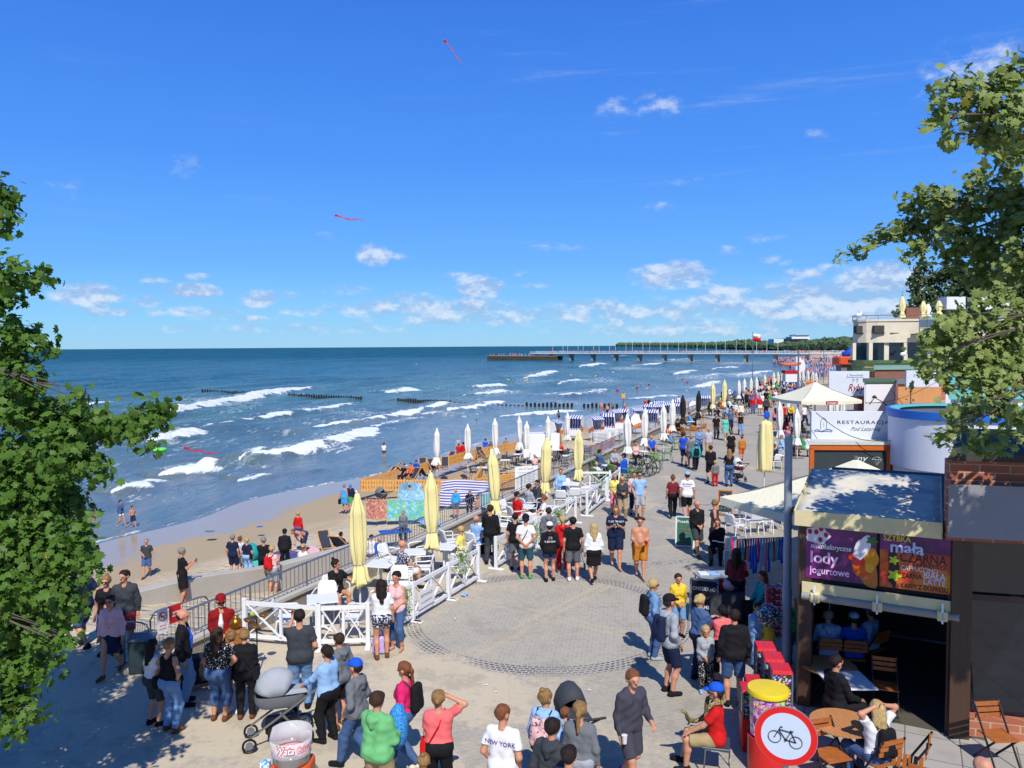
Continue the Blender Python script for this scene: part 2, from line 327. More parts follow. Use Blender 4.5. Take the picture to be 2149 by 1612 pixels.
dk.inputs["Color1"].default_value=(.055,.06,.075,1); dk.inputs["Color2"].default_value=(.12,.12,.13,1); dk.inputs["Mortar"].default_value=(.5,.45,.36,1)
dk2=m.n("ShaderNodeTexVoronoi"); dk2.inputs["Scale"].default_value=9; m.link(pos,dk2.inputs["Vector"]); dk2c=m.mix(m.rng(dk2.outputs["Distance"],.25,.6),(.08,.085,.10),(.33,.3,.25))
colr=br.outputs["Color"]
in1=m.rng(r1,CR-.02,CR+.02,1,0); colr=m.mix(in1,colr,sett.outputs["Color"])
for a0 in (R(36),R(126)):   # two tan bands crossing in the circle
    dd=m.math('ABSOLUTE',m.math('MULTIPLY_ADD',dx,math.cos(a0),m.math('MULTIPLY',dy,-math.sin(a0))))
    dd=m.math('ADD',dd,wob); s_=m.math('MULTIPLY',band(dd,.07,.2,.03),m.rng(r1,CR-.5,CR-.4,1,0)); colr=m.mix(m.math('MULTIPLY',s_,.3),colr,(.55,.42,.24))
colr=m.mix(m.math('MULTIPLY',band(r1,CR-.42,CR),m.rng(m.noise(.8,3),.3,.5,.55,1)),colr,dk.outputs["Color"])
colr=m.mix(m.math('MULTIPLY',band(r2,4.2,4.55),.75),colr,dk2c); colr=m.mix(m.math('MULTIPLY',band(r2,2.6,2.75),.4),colr,(.6,.5,.3)); colr=m.mix(m.math('MULTIPLY',band(r3,5.4,5.75),.75),colr,dk2c)
al=m.math('MULTIPLY_ADD',sx_.outputs[0],U.x,m.math('MULTIPLY',sx_.outputs[1],U.y))
st=m.math('MULTIPLY',m.math('GREATER_THAN',al,46),m.math('LESS_THAN',m.math('FRACT',m.math('MULTIPLY',al,1/6.5)),.05)); colr=m.mix(m.math('MULTIPLY',st,.6),colr,(.15,.15,.16))
sandf=m.math('ADD',m.math('MULTIPLY',m.noise(.45,5,.65),1.0),m.math('MULTIPLY',m.noise(9,4),.25))
near=m.rng(sx_.outputs[0],-1.5,2.4,.14,-.06,False); near=m.math('ADD',near,m.math('MULTIPLY',m.rng(r1,CR-.2,CR+.2,1,0),-.14))
colr=m.mix(m.rng(m.math('ADD',sandf,near),.58,.74),colr,(.52,.44,.31))
colr=m.mix(m.rng(m.noise(.22,4),.45,.7,0,.22),colr,(.27,.25,.22)); spot=m.rng(m.noise(2.4,2,.4),.68,.74,0,.25); colr=m.mix(spot,colr,(.25,.23,.21))
stain=m.rng(m.math('ADD',m.noise(.9,7,.7),m.math('MULTIPLY',m.noise(7,4),.2)),.60,.72,0,.38); colr=m.mix(stain,colr,(.20,.185,.16)); gum=m.n('ShaderNodeTexVoronoi'); gum.inputs['Scale'].default_value=1.6; m.link(pos,gum.inputs['Vector']); colr=m.mix(m.rng(gum.outputs['Distance'],.03,.05,.5,0),colr,(.15,.14,.13)); colr=m.mix(m.rng(m.noise(60,2),.4,.75,0,.35),colr,(.5,.45,.36))
m.base(colr); m.rough(.85); m.b.inputs["Specular IOR Level"].default_value=.25; m.bump(m.math('ADD',m.math('MULTIPLY',br.outputs["Fac"],-.3),m.noise(30,4)),.35,.012)
PAVE=m.m
Rc=catmull(RAIL,6)
A=Rc[0]+U*-.0
edge=[p for p in Rc]
B0=RAIL[1]+NL*.1
poly=[edge[0]+NL*5.7-U*1.5,edge[0]+NL*5.9+U*1.2,RAIL[1]+NL*.12]+[p+NL*.12 for p in edge if p.y>15.3]
poly+=[Vector((420,130,0)),Vector((420,-25,0)),Vector((-60,-25,0)),Vector((-60,2,0)),Vector((-24,9.5,0))]
bm=bmesh.new(); vs=[bm.verts.new((p.x,p.y,0)) for p in poly]; f=bm.faces.new(vs)
r=bmesh.ops.extrude_face_region(bm,geom=[f]); [setattr(v.co,'z',-4.2) for v in r['geom'] if isinstance(v,bmesh.types.BMVert)]
bmesh.ops.recalc_face_normals(bm,faces=bm.faces); bmesh.ops.triangulate(bm,faces=[f for f in bm.faces if len(f.verts)>4])
me=bpy.data.meshes.new("promenade"); bm.to_mesh(me); bm.free()
m=NT("cast_concrete"); c=m.mix(m.noise(1.3,6,.6),(.36,.33,.28),(.50,.465,.40)); c=m.mix(m.rng(m.noise(14,4),.55,.8,0,.5),c,(.27,.25,.22)); m.base(c); m.rough(.9); m.bump(m.noise(25,5),.4,.02); CONC=m.m
m=NT("pebble_dash"); vo=m.n("ShaderNodeTexVoronoi"); vo.inputs["Scale"].default_value=28; m.link(m.g.outputs["Position"],vo.inputs["Vector"]); c=m.mix(m.rng(vo.outputs["Distance"],.1,.6),(.40,.36,.28),(.14,.12,.10)); c=m.mix(m.noise(1.5,3),c,(.27,.24,.19)); m.base(c); m.rough(.95); m.bump(vo.outputs["Distance"],.5,.02); PEB=m.m
me.materials.append(PAVE); me.materials.append(CONC)
for p in me.polygons: p.material_index=0 if p.normal.z>.5 else 1
tag(link("promenade",me),kind="structure")
# ------------------------------------------------ ramp down to the beach
mb=MB(); rs=[]
def railpt(s): return Vector((-5.0,19.8,0))+U*s
def rampz(s): return -.9-.2*(s-1.1)
S0=-3.4; S1=11.2
Q=[(railpt(S0)+NL*.10,0.0),(railpt(S1)+NL*.10,rampz(S1)-.15)]
mb.add([(railpt(-6.4)+NL*-.6)+Vector((0,0,-.004)),(railpt(S0)+NL*.1)+Vector((0,0,-.004)),(railpt(S1)+NL*.1)+Vector((0,0,rampz(S1))),(railpt(S1)+NL*4.8)+Vector((0,0,rampz(S1))),(railpt(S0)+NL*5.9)+Vector((0,0,-.004)),(railpt(-6.4)+NL*6.6)+Vector((0,0,-.004))],[(0,1,4,5),(1,2,3,4)])
ramp=mb.build("ramp_path",SAND); tag(ramp,kind="structure")
at=ramp.data.attributes.new("wet",'FLOAT','POINT')
# left ground filler beyond the ramp top
mb=MB(); mb.slab([(-24,9.0),(-9.6,12.2),(-12.2,18.3),(-14.5,19.0),(-27,17)],-4.2,-.006); tag(mb.build("pavement",PAVE),kind="structure")
# sea-side concrete wall of the ramp
mb=MB(); wa=[(-7.5,.25),(-3.2,.0),(1.1,-.25),(4.5,-.75),(8.6,-1.0)]
pr=None; secs=[]
for s,zt in wa:
    p=railpt(s)+NL*(5.55-.09*max(0,s+3)); secs.append((p,zt))
vs=[];fs=[]
for p,zt in secs:
    for o,z in ((0,-4.3),(0,zt),(.42,zt+.0),(.42,-4.3)): q=p+NL*o; vs.append((q.x,q.y,z))
for i in range(len(secs)-1):
    for j in range(4): fs.append((i*4+j,i*4+(j+1)%4,(i+1)*4+(j+1)%4,(i+1)*4+j))
fs+=[(0,1,2,3),tuple(4*(len(secs)-1)+j for j in (3,2,1,0))]
mb.add(vs,fs); o=mb.build("concrete_wall",CONC,bevel=.02); tag(o,"low weathered concrete wall on the sea side of the beach ramp","wall")
# ------------------------------------------------ parapet and railing
def strip(pts,offs,name,mt,close=True):
    vs=[];fs=[];n=len(offs)
    for i,p in enumerate(pts):
        d=(pts[min(i+1,len(pts)-1)]-pts[max(i-1,0)]).normalized(); nl=Vector((-d.y,d.x,0))
        for o,z in offs: q=p+nl*o; vs.append((q.x,q.y,z))
    for i in range(len(pts)-1):
        for j in range(n): fs.append((i*n+j,i*n+(j+1)%n,(i+1)*n+(j+1)%n,(i+1)*n+j))
    fs+=[tuple(range(n))[::-1],tuple(range(n*(len(pts)-1),n*len(pts)))]
    m_=MB(); m_.add(vs,fs); return m_.build(name,mt)
near=[p for p in Rc if 15.3<p.y<150]
par=thing("parapet_wall","long low pebbled parapet wall along the sea edge of the promenade","wall",(0,0,0))
o=strip(near,[(-.02,0.004),(-.02,.42),(.12,.42),(.12,0.004)],"wall_face",PEB); o.parent=par
o=strip(near,[(-.08,.421),(-.08,.5),(.20,.5),(.20,.421)],"coping",CONC); o.parent=par
STEEL=mat((150,156,165),.35,.08,3,metal=.7); STEELD=mat((92,98,108),.42,.1,3,metal=.5)
rail=thing("promenade_railing","long grey steel railing with thin upright bars along the promenade edge","railing",(near[0].x,near[0].y,0))
def railpart(name,mb_):
    o=mb_.build(name,STEEL,rail,smooth=True); o.location=-Vector((near[0].x,near[0].y,0)); return o
# arc-length sampling
cum=[0]
for i in range(1,len(near)): cum.append(cum[-1]+(near[i]-near[i-1]).length)
def along(s):
    for i in range(1,len(cum)):
        if s<=cum[i]: 
            t=(s-cum[i-1])/(cum[i]-cum[i-1]); d=(near[i]-near[i-1]).normalized(); return near[i-1].lerp(near[i],t)+Vector((-d.y,d.x,0))*.06,d
    return near[-1],(near[-1]-near[-2]).normalized()
mb=MB(); mb.tube([along(s)[0]+Vector((0,0,1.1)) for s in np.arange(0,cum[-1]*.8,1.0)],.024,6); railpart("handrail",mb)
mb=MB(); mb.tube([along(s)[0]+Vector((0,0,.62)) for s in np.arange(0,cum[-1]*.8,1.0)],.016,5); railpart("bottom_rail",mb)
s=0; bars=MB()
while s<74:
    p,d=along(s); k=MB(); k.cyl(p+Vector((0,0,.50)),p+Vector((0,0,1.09)),.024,n=6)
    railpart("post",k) 
    for j in range(1,13):
        q,_=along(s+j*.155); bars.cyl(q+Vector((0,0,.62)),q+Vector((0,0,1.09)),.0095,n=4,cap=False)
    s+=2.01
o=railpart("bars",bars); o["kind"]="stuff"
# ------------------------------------------------ sea
ys=np.concatenate([np.arange(1230,1060,-1.6),np.arange(1060,760,-.75),np.arange(760,740,-.5),np.arange(740,731,-.4),np.array([730.4,729.6,729,728.6,728.2,727.9,727.6,727.3,727.1])])
xs_=np.concatenate([np.arange(-1100,-80,24),np.arange(-80,2230,4.2)])
RX,RY=np.meshgrid(xs_,ys)
cpx=(RX-CX)/F; 
# rows follow the horizon, so water rows are measured from it
yy=RY-(RX-CX)*math.tan(_a)
dX=fw.x+rt.x*cpx+up.x*(CY-yy)/F; dY=fw.y+rt.y*cpx+up.y*(CY-yy)/F; dZ=fw.z+rt.z*cpx+up.z*(CY-yy)/F
dZ=np.minimum(dZ,-.00025)
T=(SEA-CH)/dZ; WX=dX*T; WY=dY*T
Z=np.zeros_like(WX)+SEA; FO=np.zeros_like(WX); dist=np.sqrt(WX**2+WY**2)
shp=np.array([(p.x,p.y) for p in SHC]); 
def segd(X,Y,P):
    best=np.full(X.shape,1e9); side=np.zeros(X.shape); tt=np.zeros(X.shape); acc=0; Ls=[np.hypot(*(P[i+1]-P[i])) for i in range(len(P)-1)]; tot=sum(Ls)
    for i in range(len(P)-1):
        a=P[i]; b=P[i+1]; ab=b-a; l2=(ab**2).sum()+1e-9; h=np.clip(((X-a[0])*ab[0]+(Y-a[1])*ab[1])/l2,0,1)
        ex=X-a[0]-h*ab[0]; ey=Y-a[1]-h*ab[1]; d=np.hypot(ex,ey); sd=np.sign(ab[0]*ey-ab[1]*ex); u=d<best
        best=np.where(u,d,best); side=np.where(u,sd,side); tt=np.where(u,(acc+h*Ls[i])/tot,tt); acc+=Ls[i]
    return best,side,tt
def vnoise(x,y,seed=0):
    rs_=np.random.RandomState(seed); g=rs_.rand(64,64); xi=np.floor(x).astype(int); yi=np.floor(y).astype(int); fx=x-xi; fy=y-yi; fx=fx*fx*(3-2*fx); fy=fy*fy*(3-2*fy)
    a=g[xi%64,yi%64]; b=g[(xi+1)%64,yi%64]; c_=g[xi%64,(yi+1)%64]; d_=g[(xi+1)%64,(yi+1)%64]; return a*(1-fx)*(1-fy)+b*fx*(1-fy)+c_*(1-fx)*fy+d_*fx*fy-.5
sd,ss,_=segd(WX,WY,shp[:150]); sd_=sd
fade=np.clip((sd-2)/25,0,1)
q1=(WX*NL.x+WY*NL.y); q2=(WX*U.x+WY*U.y)
lw=np.clip(1-dist/1500,0,1)
Z+=fade*(.17*np.sin(q1*.42+2.2*vnoise(q2*.03,q1*.03,1)*4)+.13*np.sin(q1*.23+q2*.05+3*vnoise(q2*.02,q1*.02,2)))*lw
Z+=fade*.30*(vnoise(q1*.45,q2*.11,3)+.6*vnoise(q1*1.1,q2*.3,4))*lw
BR=[([(190,853),(228,842)],.5,.8),([(330,876),(380,862),(460,846),(540,832),(600,821),(655,813)],.95,1.3),([(488,886),(560,877),(640,863),(700,853),(752,843)],.6,.8),([(670,896),(760,886),(850,871),(888,861)],.7,.9),
([(560,962),(620,952),(690,933),(750,912),(782,898)],.75,1.3),([(800,893),(845,885),(880,876)],.3,.5),([(318,930),(370,920),(412,906)],.8,1.0),([(512,968),(562,956)],.45,.7),([(352,1000),(400,992),(449,976)],.7,1.1),([(250,1034),(285,1026),(320,1009)],.5,.8),
([(430,985),(500,978)],.4,.0),([(555,912),(640,905)],.45,.1),([(425,902),(462,897)],.4,.3),([(510,1008),(565,996)],.25,.6),([(590,992),(700,985)],.15,.1),([(818,824),(868,816)],.8,1.1),([(880,862),(935,855),(950,851)],.6,.8),([(960,860),(1010,853),(1055,843)],.65,.9),([(885,874),(930,868)],.4,.6),
([(995,816),(1030,812),(1062,812)],.8,1.0),([(985,829),(1030,826),(1064,822)],.7,.9),([(1113,792),(1165,779)],.9,1.0),([(1172,833),(1230,829),(1282,819)],.6,.6),([(1218,770),(1268,763)],.9,1.0),([(1175,806),(1212,797)],.6,.7),
([(1422,785),(1460,777)],.7,.9),([(1452,818),(1508,799)],.6,.8),([(1485,792),(1510,785)],.5,.8),([(1300,812),(1370,808)],.5,.1),([(1450,873),(1160,868)],.3,.6),([(1080,874),(1140,869),(1232,863)],.4,.7),([(900,845),(960,842)],.4,.2),([(1330,768),(1390,762)],.5,.8),([(1500,775),(1545,770)],.6,.8),([(1560,786),(1620,778)],.3,.8),([(1130,832),(1180,826)],.3,.5),([(1330,838),(1420,830)],.3,.6),([(1400,757),(1450,754)],.8,.6),([(1290,748),(1320,746)],.8,.5)]
for pts,hh,fo in BR:
    if pts==[(1450,873),(1160,868)]: continue
    pts=[(pts[0][0]-.22*(pts[-1][0]-pts[0][0]),pts[0][1]-.22*(pts[-1][1]-pts[0][1])*.6)]+pts; P=np.array([(q.x,q.y) for q in [G(a,b,SEA) for a,b in pts]]); d,s_,t_=segd(WX,WY,P); dn=d; 
    # seaward side of the crest is the left-hand side of the polyline
    dep=P[:,1].mean(); wd=1.5+dep*.006
    tap=np.clip(np.minimum(t_,1-t_)*5,0,1); tap=np.where(d<wd*6,tap,0)
    endf=np.exp(-np.maximum(0,d-wd*9)/5)
    sig=np.where(s_>0,wd*1.9,wd*.7); e=np.exp(-(d/sig)**2)*np.sqrt(tap+1e-6)*(1+.5*vnoise(q1*.3,q2*.35,9))
    Z+=hh*.80*e*(1+.35*vnoise(q2*1.3,q1*1.3,21)*(e>.2))
    fr=np.where(s_>0,wd*.35,wd*(.65 if fo<1 else .9)*(1+.9*vnoise(q2*.5,q1*.2,5))); tp2=np.clip(np.minimum(t_*1.6,(1-t_)*4)*2,0,1)**.55; dd_=np.maximum(0,d+wd*(1.1*vnoise(q2*.9,q1*.6,7)+.8*vnoise(q2*.25,q1*.3,8))*.55); fr=np.maximum(fr*tp2,.05); FO=np.maximum(FO,fo*1.2*np.clip(1.35-dd_/fr,0,1)*(tp2>.02)*(d<wd*6))
    # thin trail of old foam
    FO=np.maximum(FO,np.where(s_>0,.50,.30)*min(fo,1)*np.sqrt(tap)*np.exp(-d/(wd*4.5)))
SEAD=np.where(ss>0,sd,-sd)
for cx_,cy_,rx_,ry_,f_ in ((660,938,110,15,.52),(450,842,110,13,.52),(360,905,70,10,.4),(760,868,90,9,.42),(1040,822,80,9,.5),(1120,800,70,8,.42),(1250,800,90,8,.42),(950,868,80,8,.42),(1330,775,90,5,.48),(1470,795,70,8,.5),(1560,790,70,8,.5),(540,975,110,8,.36),(400,985,90,12,.4),(1180,845,90,7,.4),(700,855,90,7,.36),(300,1040,90,12,.36),(1420,760,110,4,.46),(1550,765,80,5,.46),(1230,826,90,6,.4)):
    e_=np.clip(1-((RX-cx_)/rx_)**2-((yy-(cy_-(cx_-CX)*math.tan(_a)))/ry_)**2,0,1); FO=np.maximum(FO,f_*np.sqrt(e_))
edgef=np.exp(-((sd-.5)/.4)**2)*(.42+.5*vnoise(WX*.25,WY*.25,11)); FO=np.maximum(FO,edgef*(WY<320))
surf=np.clip((sd-5)/18,0,1)*np.clip(1-(sd-60)/110,0,1)*(WY<600)
nr_,nc_=WX.shape; V=np.stack([WX,WY,Z],-1).reshape(-1,3); idx=np.arange(nr_*nc_).reshape(nr_,nc_)
Fq=np.stack([idx[:-1,:-1],idx[:-1,1:],idx[1:,1:],idx[1:,:-1]],-1).reshape(-1,4)
m=NT("sea_water"); foam=m.attr("foam"); sf=m.attr("surf"); sh=m.attr("shore")
vec=m.mapping(rot=(0,0,R(22.5)),scale=(1,.30,1)); n1=m.noise(1.3,8,.65,vec,.5); n2=m.noise(.16,5,.6,vec); n3=m.noise(5,5,.6,vec)
base=m.mix(m.rng(sh,3,70),(.28,.275,.22),(.125,.235,.205)); base=m.mix(m.rng(sh,40,200),base,(.010,.097,.158)); base=m.mix(m.rng(n2,.35,.7,0,.6),base,m.mix(m.rng(sh,100,250),(.06,.15,.14),(.02,.14,.15)))
base=m.mix(m.rng(m.noise(.035,6,.65,vec,.5),.42,.66,0,.55),base,(.005,.05,.09)); base=m.mix(m.rng(n1,.45,.68,0,.45),base,(.012,.065,.075))
fn=m.math('ADD',m.math('MULTIPLY',n1,.9),m.math('MULTIPLY',n3,.5)) 
ff=m.rng(m.math('ADD',foam,m.math('MULTIPLY',m.math('SUBTRACT',fn,.7),1.9)),.34,.78)
st=m.math('MULTIPLY',m.rng(m.math('ADD',n1,m.math('MULTIPLY',n2,.7)),.93,1.08),m.math('MULTIPLY',sf,.42)); vo=m.n("ShaderNodeTexVoronoi"); vo.inputs["Scale"].default_value=.35; vo.inputs["Randomness"].default_value=1; m.link(m.mapping(rot=(0,0,R(22.5)),scale=(1,.35,1)),vo.inputs["Vector"])
cap=m.math('MULTIPLY',m.rng(m.noise(.13,10,.66,m.mapping(rot=(0,0,R(22.5)),scale=(1.4,.55,1)),.3),.70,.73),.7)
ff=m.math('MAXIMUM',ff,m.math('MAXIMUM',st,cap))
m.base(m.mix(ff,base,m.mix(m.noise(1.1,5,.7),(.50,.56,.60),(.86,.88,.88)))); m.rough(m.rng(ff,0,1,.16,.9,False)); m.b.inputs["IOR"].default_value=1.33; m.set(m.b.inputs['Specular IOR Level'],m.math('MULTIPLY',m.rng(sh,0,160,.6,.2),m.rng(m.dist(),300,2500,1,.1)))
hb=m.math('ADD',m.math('MULTIPLY',m.noise(.9,6,.62,vec,.4),1.0),m.math('MULTIPLY',m.noise(3.4,4,.6,vec),.35)); bn=m.bump(hb,1.0,.55); m.set(bn.inputs["Distance"],m.rng(sh,0,70,.10,.75))
df=m.n('ShaderNodeBsdfDiffuse'); m.link(m.mix(ff,m.mix(m.math('MAXIMUM',m.rng(n1,.42,.64),m.rng(m.noise(.035,6,.65,vec,.5),.44,.6)),(.014,.106,.182),(.005,.060,.115)),m.mix(m.noise(1.1,5,.7),(.50,.56,.60),(.86,.88,.88))),df.inputs[0]); mxs=m.n('ShaderNodeMixShader'); m.link(m.rng(m.dist(),60,900,.12,.86,False),mxs.inputs[0]); m.link(m.b.outputs[0],mxs.inputs[1]); m.link(df.outputs[0],mxs.inputs[2]); m.link(mxs.outputs[0],m.t.nodes['Material Output'].inputs[0]); WATER=m.m
o=npmesh("sea",V,Fq,[WATER],attrs={"foam":FO.ravel(),"surf":surf.ravel(),"shore":np.where(WY<600,SEAD,np.maximum(sd,60)).ravel()}); tag(o,kind="structure")
# rest of the sea, outside the view, ends just under the detailed water
mb=MB(); mb.add([(-40000,-2000,SEA-.6),(-60,-2000,SEA-.6),(-60,60,SEA-.6),(400,700,SEA-.9),(400,60000,SEA-.9),(-40000,60000,SEA-.9)],[(0,1,2,3,4,5)])
o=mb.build("sea_water_beyond",WATER); tag(o,kind="structure")
for a,v in(("foam",0),("surf",0),("shore",300)):
    at=o.data.attributes.new(a,'FLOAT','POINT'); at.data.foreach_set("value",[float(v)]*6)
# far coast: forest mass (uncountable)
far=MB(); rnd=random.Random(3)
LEAFD=NT("distant_foliage"); n1=LEAFD.noise(.25,6,.7); LEAFD.base(LEAFD.mix(n1,(.022,.05,.02),(.09,.15,.055))); LEAFD.rough(.9); LEAFD.bump(n1,1,1.5)
prof=[(1300,723.9,1,6500),(1350,723.0,2,5200),(1400,721.8,4,3600),(1450,718.5,5,2700),(1500,717,7,2200),(1550,712,9,1700),(1580,711,11,1500),(1620,716,8,1350),(1660,717,9,1200),(1700,712,10,1050),(1740,707.5,12,980),(1780,704,14,900),(1830,702,14,860),(1900,700,12,820)]
def hz(px): return 726.5-(px-CX)*math.tan(_a)
for i in range(len(prof)-1):
    x0,t0,_,d0=prof[i]; x1,t1,_,d1=prof[i+1]; n=int((x1-x0)/1.6)
    for k in range(n):
        t=k/n; px=x0+(x1-x0)*t+rnd.uniform(-1,1); dp=1/((1/d0)*(1-t)+(1/d1)*t); top=t0+(t1-t0)*t
        ztop=CH+(hz(px)-top)/F*dp
        for lay in range(3):
            dd=dp*(1+lay*.03)+rnd.uniform(-10,10); q=D(px+rnd.uniform(-2,2),720,dd); h=(ztop+3)*rnd.uniform(.72,1.06)*(1-.25*(2-lay)/2); r_=max(dp*.0045,h*.32)
            far.ico((q.x,q.y,-3+h-r_*.8),r_,1,.22,(1.0,1,.85))
            far.ico((q.x,q.y,-3+h*.45),r_,1,.25,(1.1,1,.9))
o=far.build("distant_forest",LEAFD.m); tag(o,"low dark green forest along the far coast","forest",kind="stuff")
# ------------------------------------------------ people: one smooth body grown from a jointed skeleton, clothes as separate shells
def cone_d(P,a,b,ra,rb,cut0=False,cut1=False):
    ba=b-a; l2=max(float(ba@ba),1e-9); pa=P-a; t=(pa@ba)/l2; h=np.clip(t,0,1)
    q=pa-h[...,None]*ba; d=np.sqrt((q*q).sum(-1))-(ra+(rb-ra)*h); l=math.sqrt(l2)
    if cut1: d=np.maximum(d,(t-1)*l)
    if cut0: d=np.maximum(d,-t*l)
    return d
def field(prims,cell,k,noise_a=0,clip=None,seed=0):
    A=np.array([np.minimum(p[0],p[1])-max(p[2],p[3]) for p in prims]).min(0)-cell*2-k; B=np.array([np.maximum(p[0],p[1])+max(p[2],p[3]) for p in prims]).max(0)+cell*2+k
    n=np.maximum(3,np.ceil((B-A)/cell).astype(int)+1); Fd=np.full(n,1.0,np.float32)
    for p in prims:
        a,b,ra,rb=p[:4]; m=max(ra,rb)+k+cell*1.5; lo=np.maximum(0,((np.minimum(a,b)-m-A)/cell).astype(int)); hi=np.minimum(n,((np.maximum(a,b)+m-A)/cell).astype(int)+2)
        g=[A[i]+cell*np.arange(lo[i],hi[i]) for i in range(3)]; Pg=np.stack(np.meshgrid(*g,indexing='ij'),-1)
        d=cone_d(Pg,a,b,ra,rb,*(p[4:6] if len(p)>4 else ())); S=Fd[lo[0]:hi[0],lo[1]:hi[1],lo[2]:hi[2]]
        if len(p)>6 and p[6]=='sub': S[:]=np.maximum(S,-d); continue
        h=np.maximum(k-np.abs(S-d),0)/k; S[:]=np.minimum(S,d)-h*h*k*.25
    if noise_a or clip is not None:
        g=[A[i]+cell*np.arange(n[i]) for i in range(3)]; X,Y,Zz=np.meshgrid(*g,indexing='ij')
        if noise_a: Fd+=noise_a*(np.sin(X*25+Zz*21+seed)*np.sin(Y*27-Zz*29+X*9+seed*2)+.8*np.sin(Zz*34+X*46*math.sin(seed)+Y*30)*np.sin(X*17+seed*3+Zz*11))
        if clip is not None: Fd=np.maximum(Fd,clip(X,Y,Zz))
    return Fd,A,cell
CO=[(0,0,0),(1,0,0),(0,1,0),(1,1,0),(0,0,1),(1,0,1),(0,1,1),(1,1,1)]
ED=[(0,1),(2,3),(4,5),(6,7),(0,2),(1,3),(4,6),(5,7),(0,4),(1,5),(2,6),(3,7)]
def surfnet(Fd,A,cell):
    ins=Fd<0; c=ins[:-1,:-1,:-1].astype(np.int8)
    nx,ny,nz=Fd.shape; cnt=np.zeros((nx-1,ny-1,nz-1),np.int8)
    for (i,j,k) in CO: cnt+=ins[i:nx-1+i,j:ny-1+j,k:nz-1+k]
    act=np.argwhere((cnt>0)&(cnt<8))
    if len(act)==0: return np.zeros((0,3)),np.zeros((0,4),int)
    idx=np.full((nx-1,ny-1,nz-1),-1,np.int32); idx[tuple(act.T)]=np.arange(len(act))
    val=np.stack([Fd[act[:,0]+i,act[:,1]+j,act[:,2]+k] for i,j,k in CO],1); co=np.array(CO,float)
    s=np.zeros((len(act),3)); w_=np.zeros(len(act))
    for a,b in ED:
        va,vb=val[:,a],val[:,b]; m=(va<0)!=(vb<0); t=np.where(m,va/np.where(va==vb,1,va-vb),0); p=co[a]+t[:,None]*(co[b]-co[a]); s+=p*m[:,None]; w_+=m
    V=A+cell*(act+s/w_[:,None]); fs=[]
    for ax in range(3):
        o1,o2=(ax+1)%3,(ax+2)%3; sl0=[slice(None)]*3; sl1=[slice(None)]*3; sl0[ax]=slice(0,-1); sl1[ax]=slice(1,None)
        for o in (o1,o2): sl0[o]=slice(1,-1); sl1[o]=slice(1,-1)
        a_=ins[tuple(sl0)]; b_=ins[tuple(sl1)]; e=np.argwhere(a_!=b_)
        if len(e)==0: continue
        fl=a_[tuple(e.T)]; base=e.copy(); base[:,o1]+=1; base[:,o2]+=1
        def at(d1,d2):
            q=base.copy(); q[:,o1]-=d1; q[:,o2]-=d2; return idx[tuple(q.T)]
        q=np.stack([at(1,1),at(0,1),at(0,0),at(1,0)],1); q[~fl]=q[~fl][:,::-1]; fs.append(q)
    return V,np.concatenate(fs)
v3=lambda *a: np.array(a,float)
COL=dict(blk=(26,26,30),nvy=(28,38,70),gry=(112,116,122),dgr=(62,66,72),lgr=(165,170,178),wht=(232,232,234),red=(205,28,30),drd=(140,22,24),pnk=(232,120,140),sal=(238,110,112),mag=(228,40,110),grn=(70,165,90),lgn=(112,186,120),yel=(240,200,60),
 pye=(238,222,120),jean=(72,100,146),lje=(115,155,200),khk=(170,150,110),sand=(205,190,155),brn=(110,70,45),blu=(30,90,205),lbl=(150,190,235),sky=(60,165,225),teal=(40,165,160),trq=(90,200,180),orc=(190,120,40),mar=(120,40,50),org=(240,110,50),pur=(110,70,150),dje=(35,55,95),char=(70,68,80),crm=(235,225,200),pkl=(240,190,190),pet=(55,95,110))
NAMES=dict(blk="black",nvy="navy",gry="grey",dgr="dark grey",lgr="light grey",wht="white",red="red",drd="dark red",pnk="pink",sal="salmon",mag="magenta",grn="green",lgn="bright green",yel="yellow",pye="pale yellow",jean="denim",lje="light denim",khk="khaki",sand="beige",brn="brown",blu="blue",lbl="pale blue",sky="bright blue",teal="teal",trq="turquoise",orc="ochre",mar="maroon",org="orange",pur="purple",dje="dark denim",char="charcoal",crm="cream",pkl="pale pink",pet="petrol blue")
HAIR=dict(blk=(22,18,17),brn=(62,40,26),dbr=(38,26,20),blo=(196,166,112),dbl=(150,115,70),gin=(128,78,46),gry=(140,135,130),red=(105,52,34),wht=(215,212,205))
def cloth(c,pat=None):
    if pat: return patm(c,pat)
    return mat(COL[c],.85,.10,5,.25,60,spec=.2)
def patm(c,pat):
    k=("pat",c,pat)
    if k in _mc: return _mc[k]
    m=NT("patterned_cloth"); b=tuple(x*.82 for x in lin(COL[c]))
    o=m.c.outputs["Object"]
    if pat=='dot': v=m.n("ShaderNodeTexVoronoi"); v.inputs["Scale"].default_value=34; m.link(o,v.inputs["Vector"]); f=m.rng(v.outputs["Distance"],.22,.32,1,0); c2=(.75,.75,.75)
    elif pat=='floral': f=m.rng(m.noise(24,3,.6,o),.52,.56); c2=(.7,.7,.78)
    elif pat=='dark': f=m.rng(m.noise(26,3,.6,o),.54,.6); c2=(.06,.06,.09)
    elif pat=='stripe': f=m.rng(m.math('SINE',m.math('MULTIPLY',m.sep(o),110)),.0,.2); c2=(.05,.07,.2)
    elif pat=='swirl': f=m.rng(m.math('SINE',m.math('MULTIPLY',m.noise(9,2,.5,o),60)),.1,.4); c2=(.02,.12,.45)
    elif pat=='camo': f=m.rng(m.noise(13,2,.5,o),.5,.54); c2=(.12,.2,.12)
    m.base(m.mix(f,b,c2)); m.rough(.85); _mc[k]=m.m; return m.m
NT.sep=lambda s,o: (lambda n:(s.link(o,n.inputs[0]),n.outputs[2])[1])(s.n("ShaderNodeSeparateXYZ"))
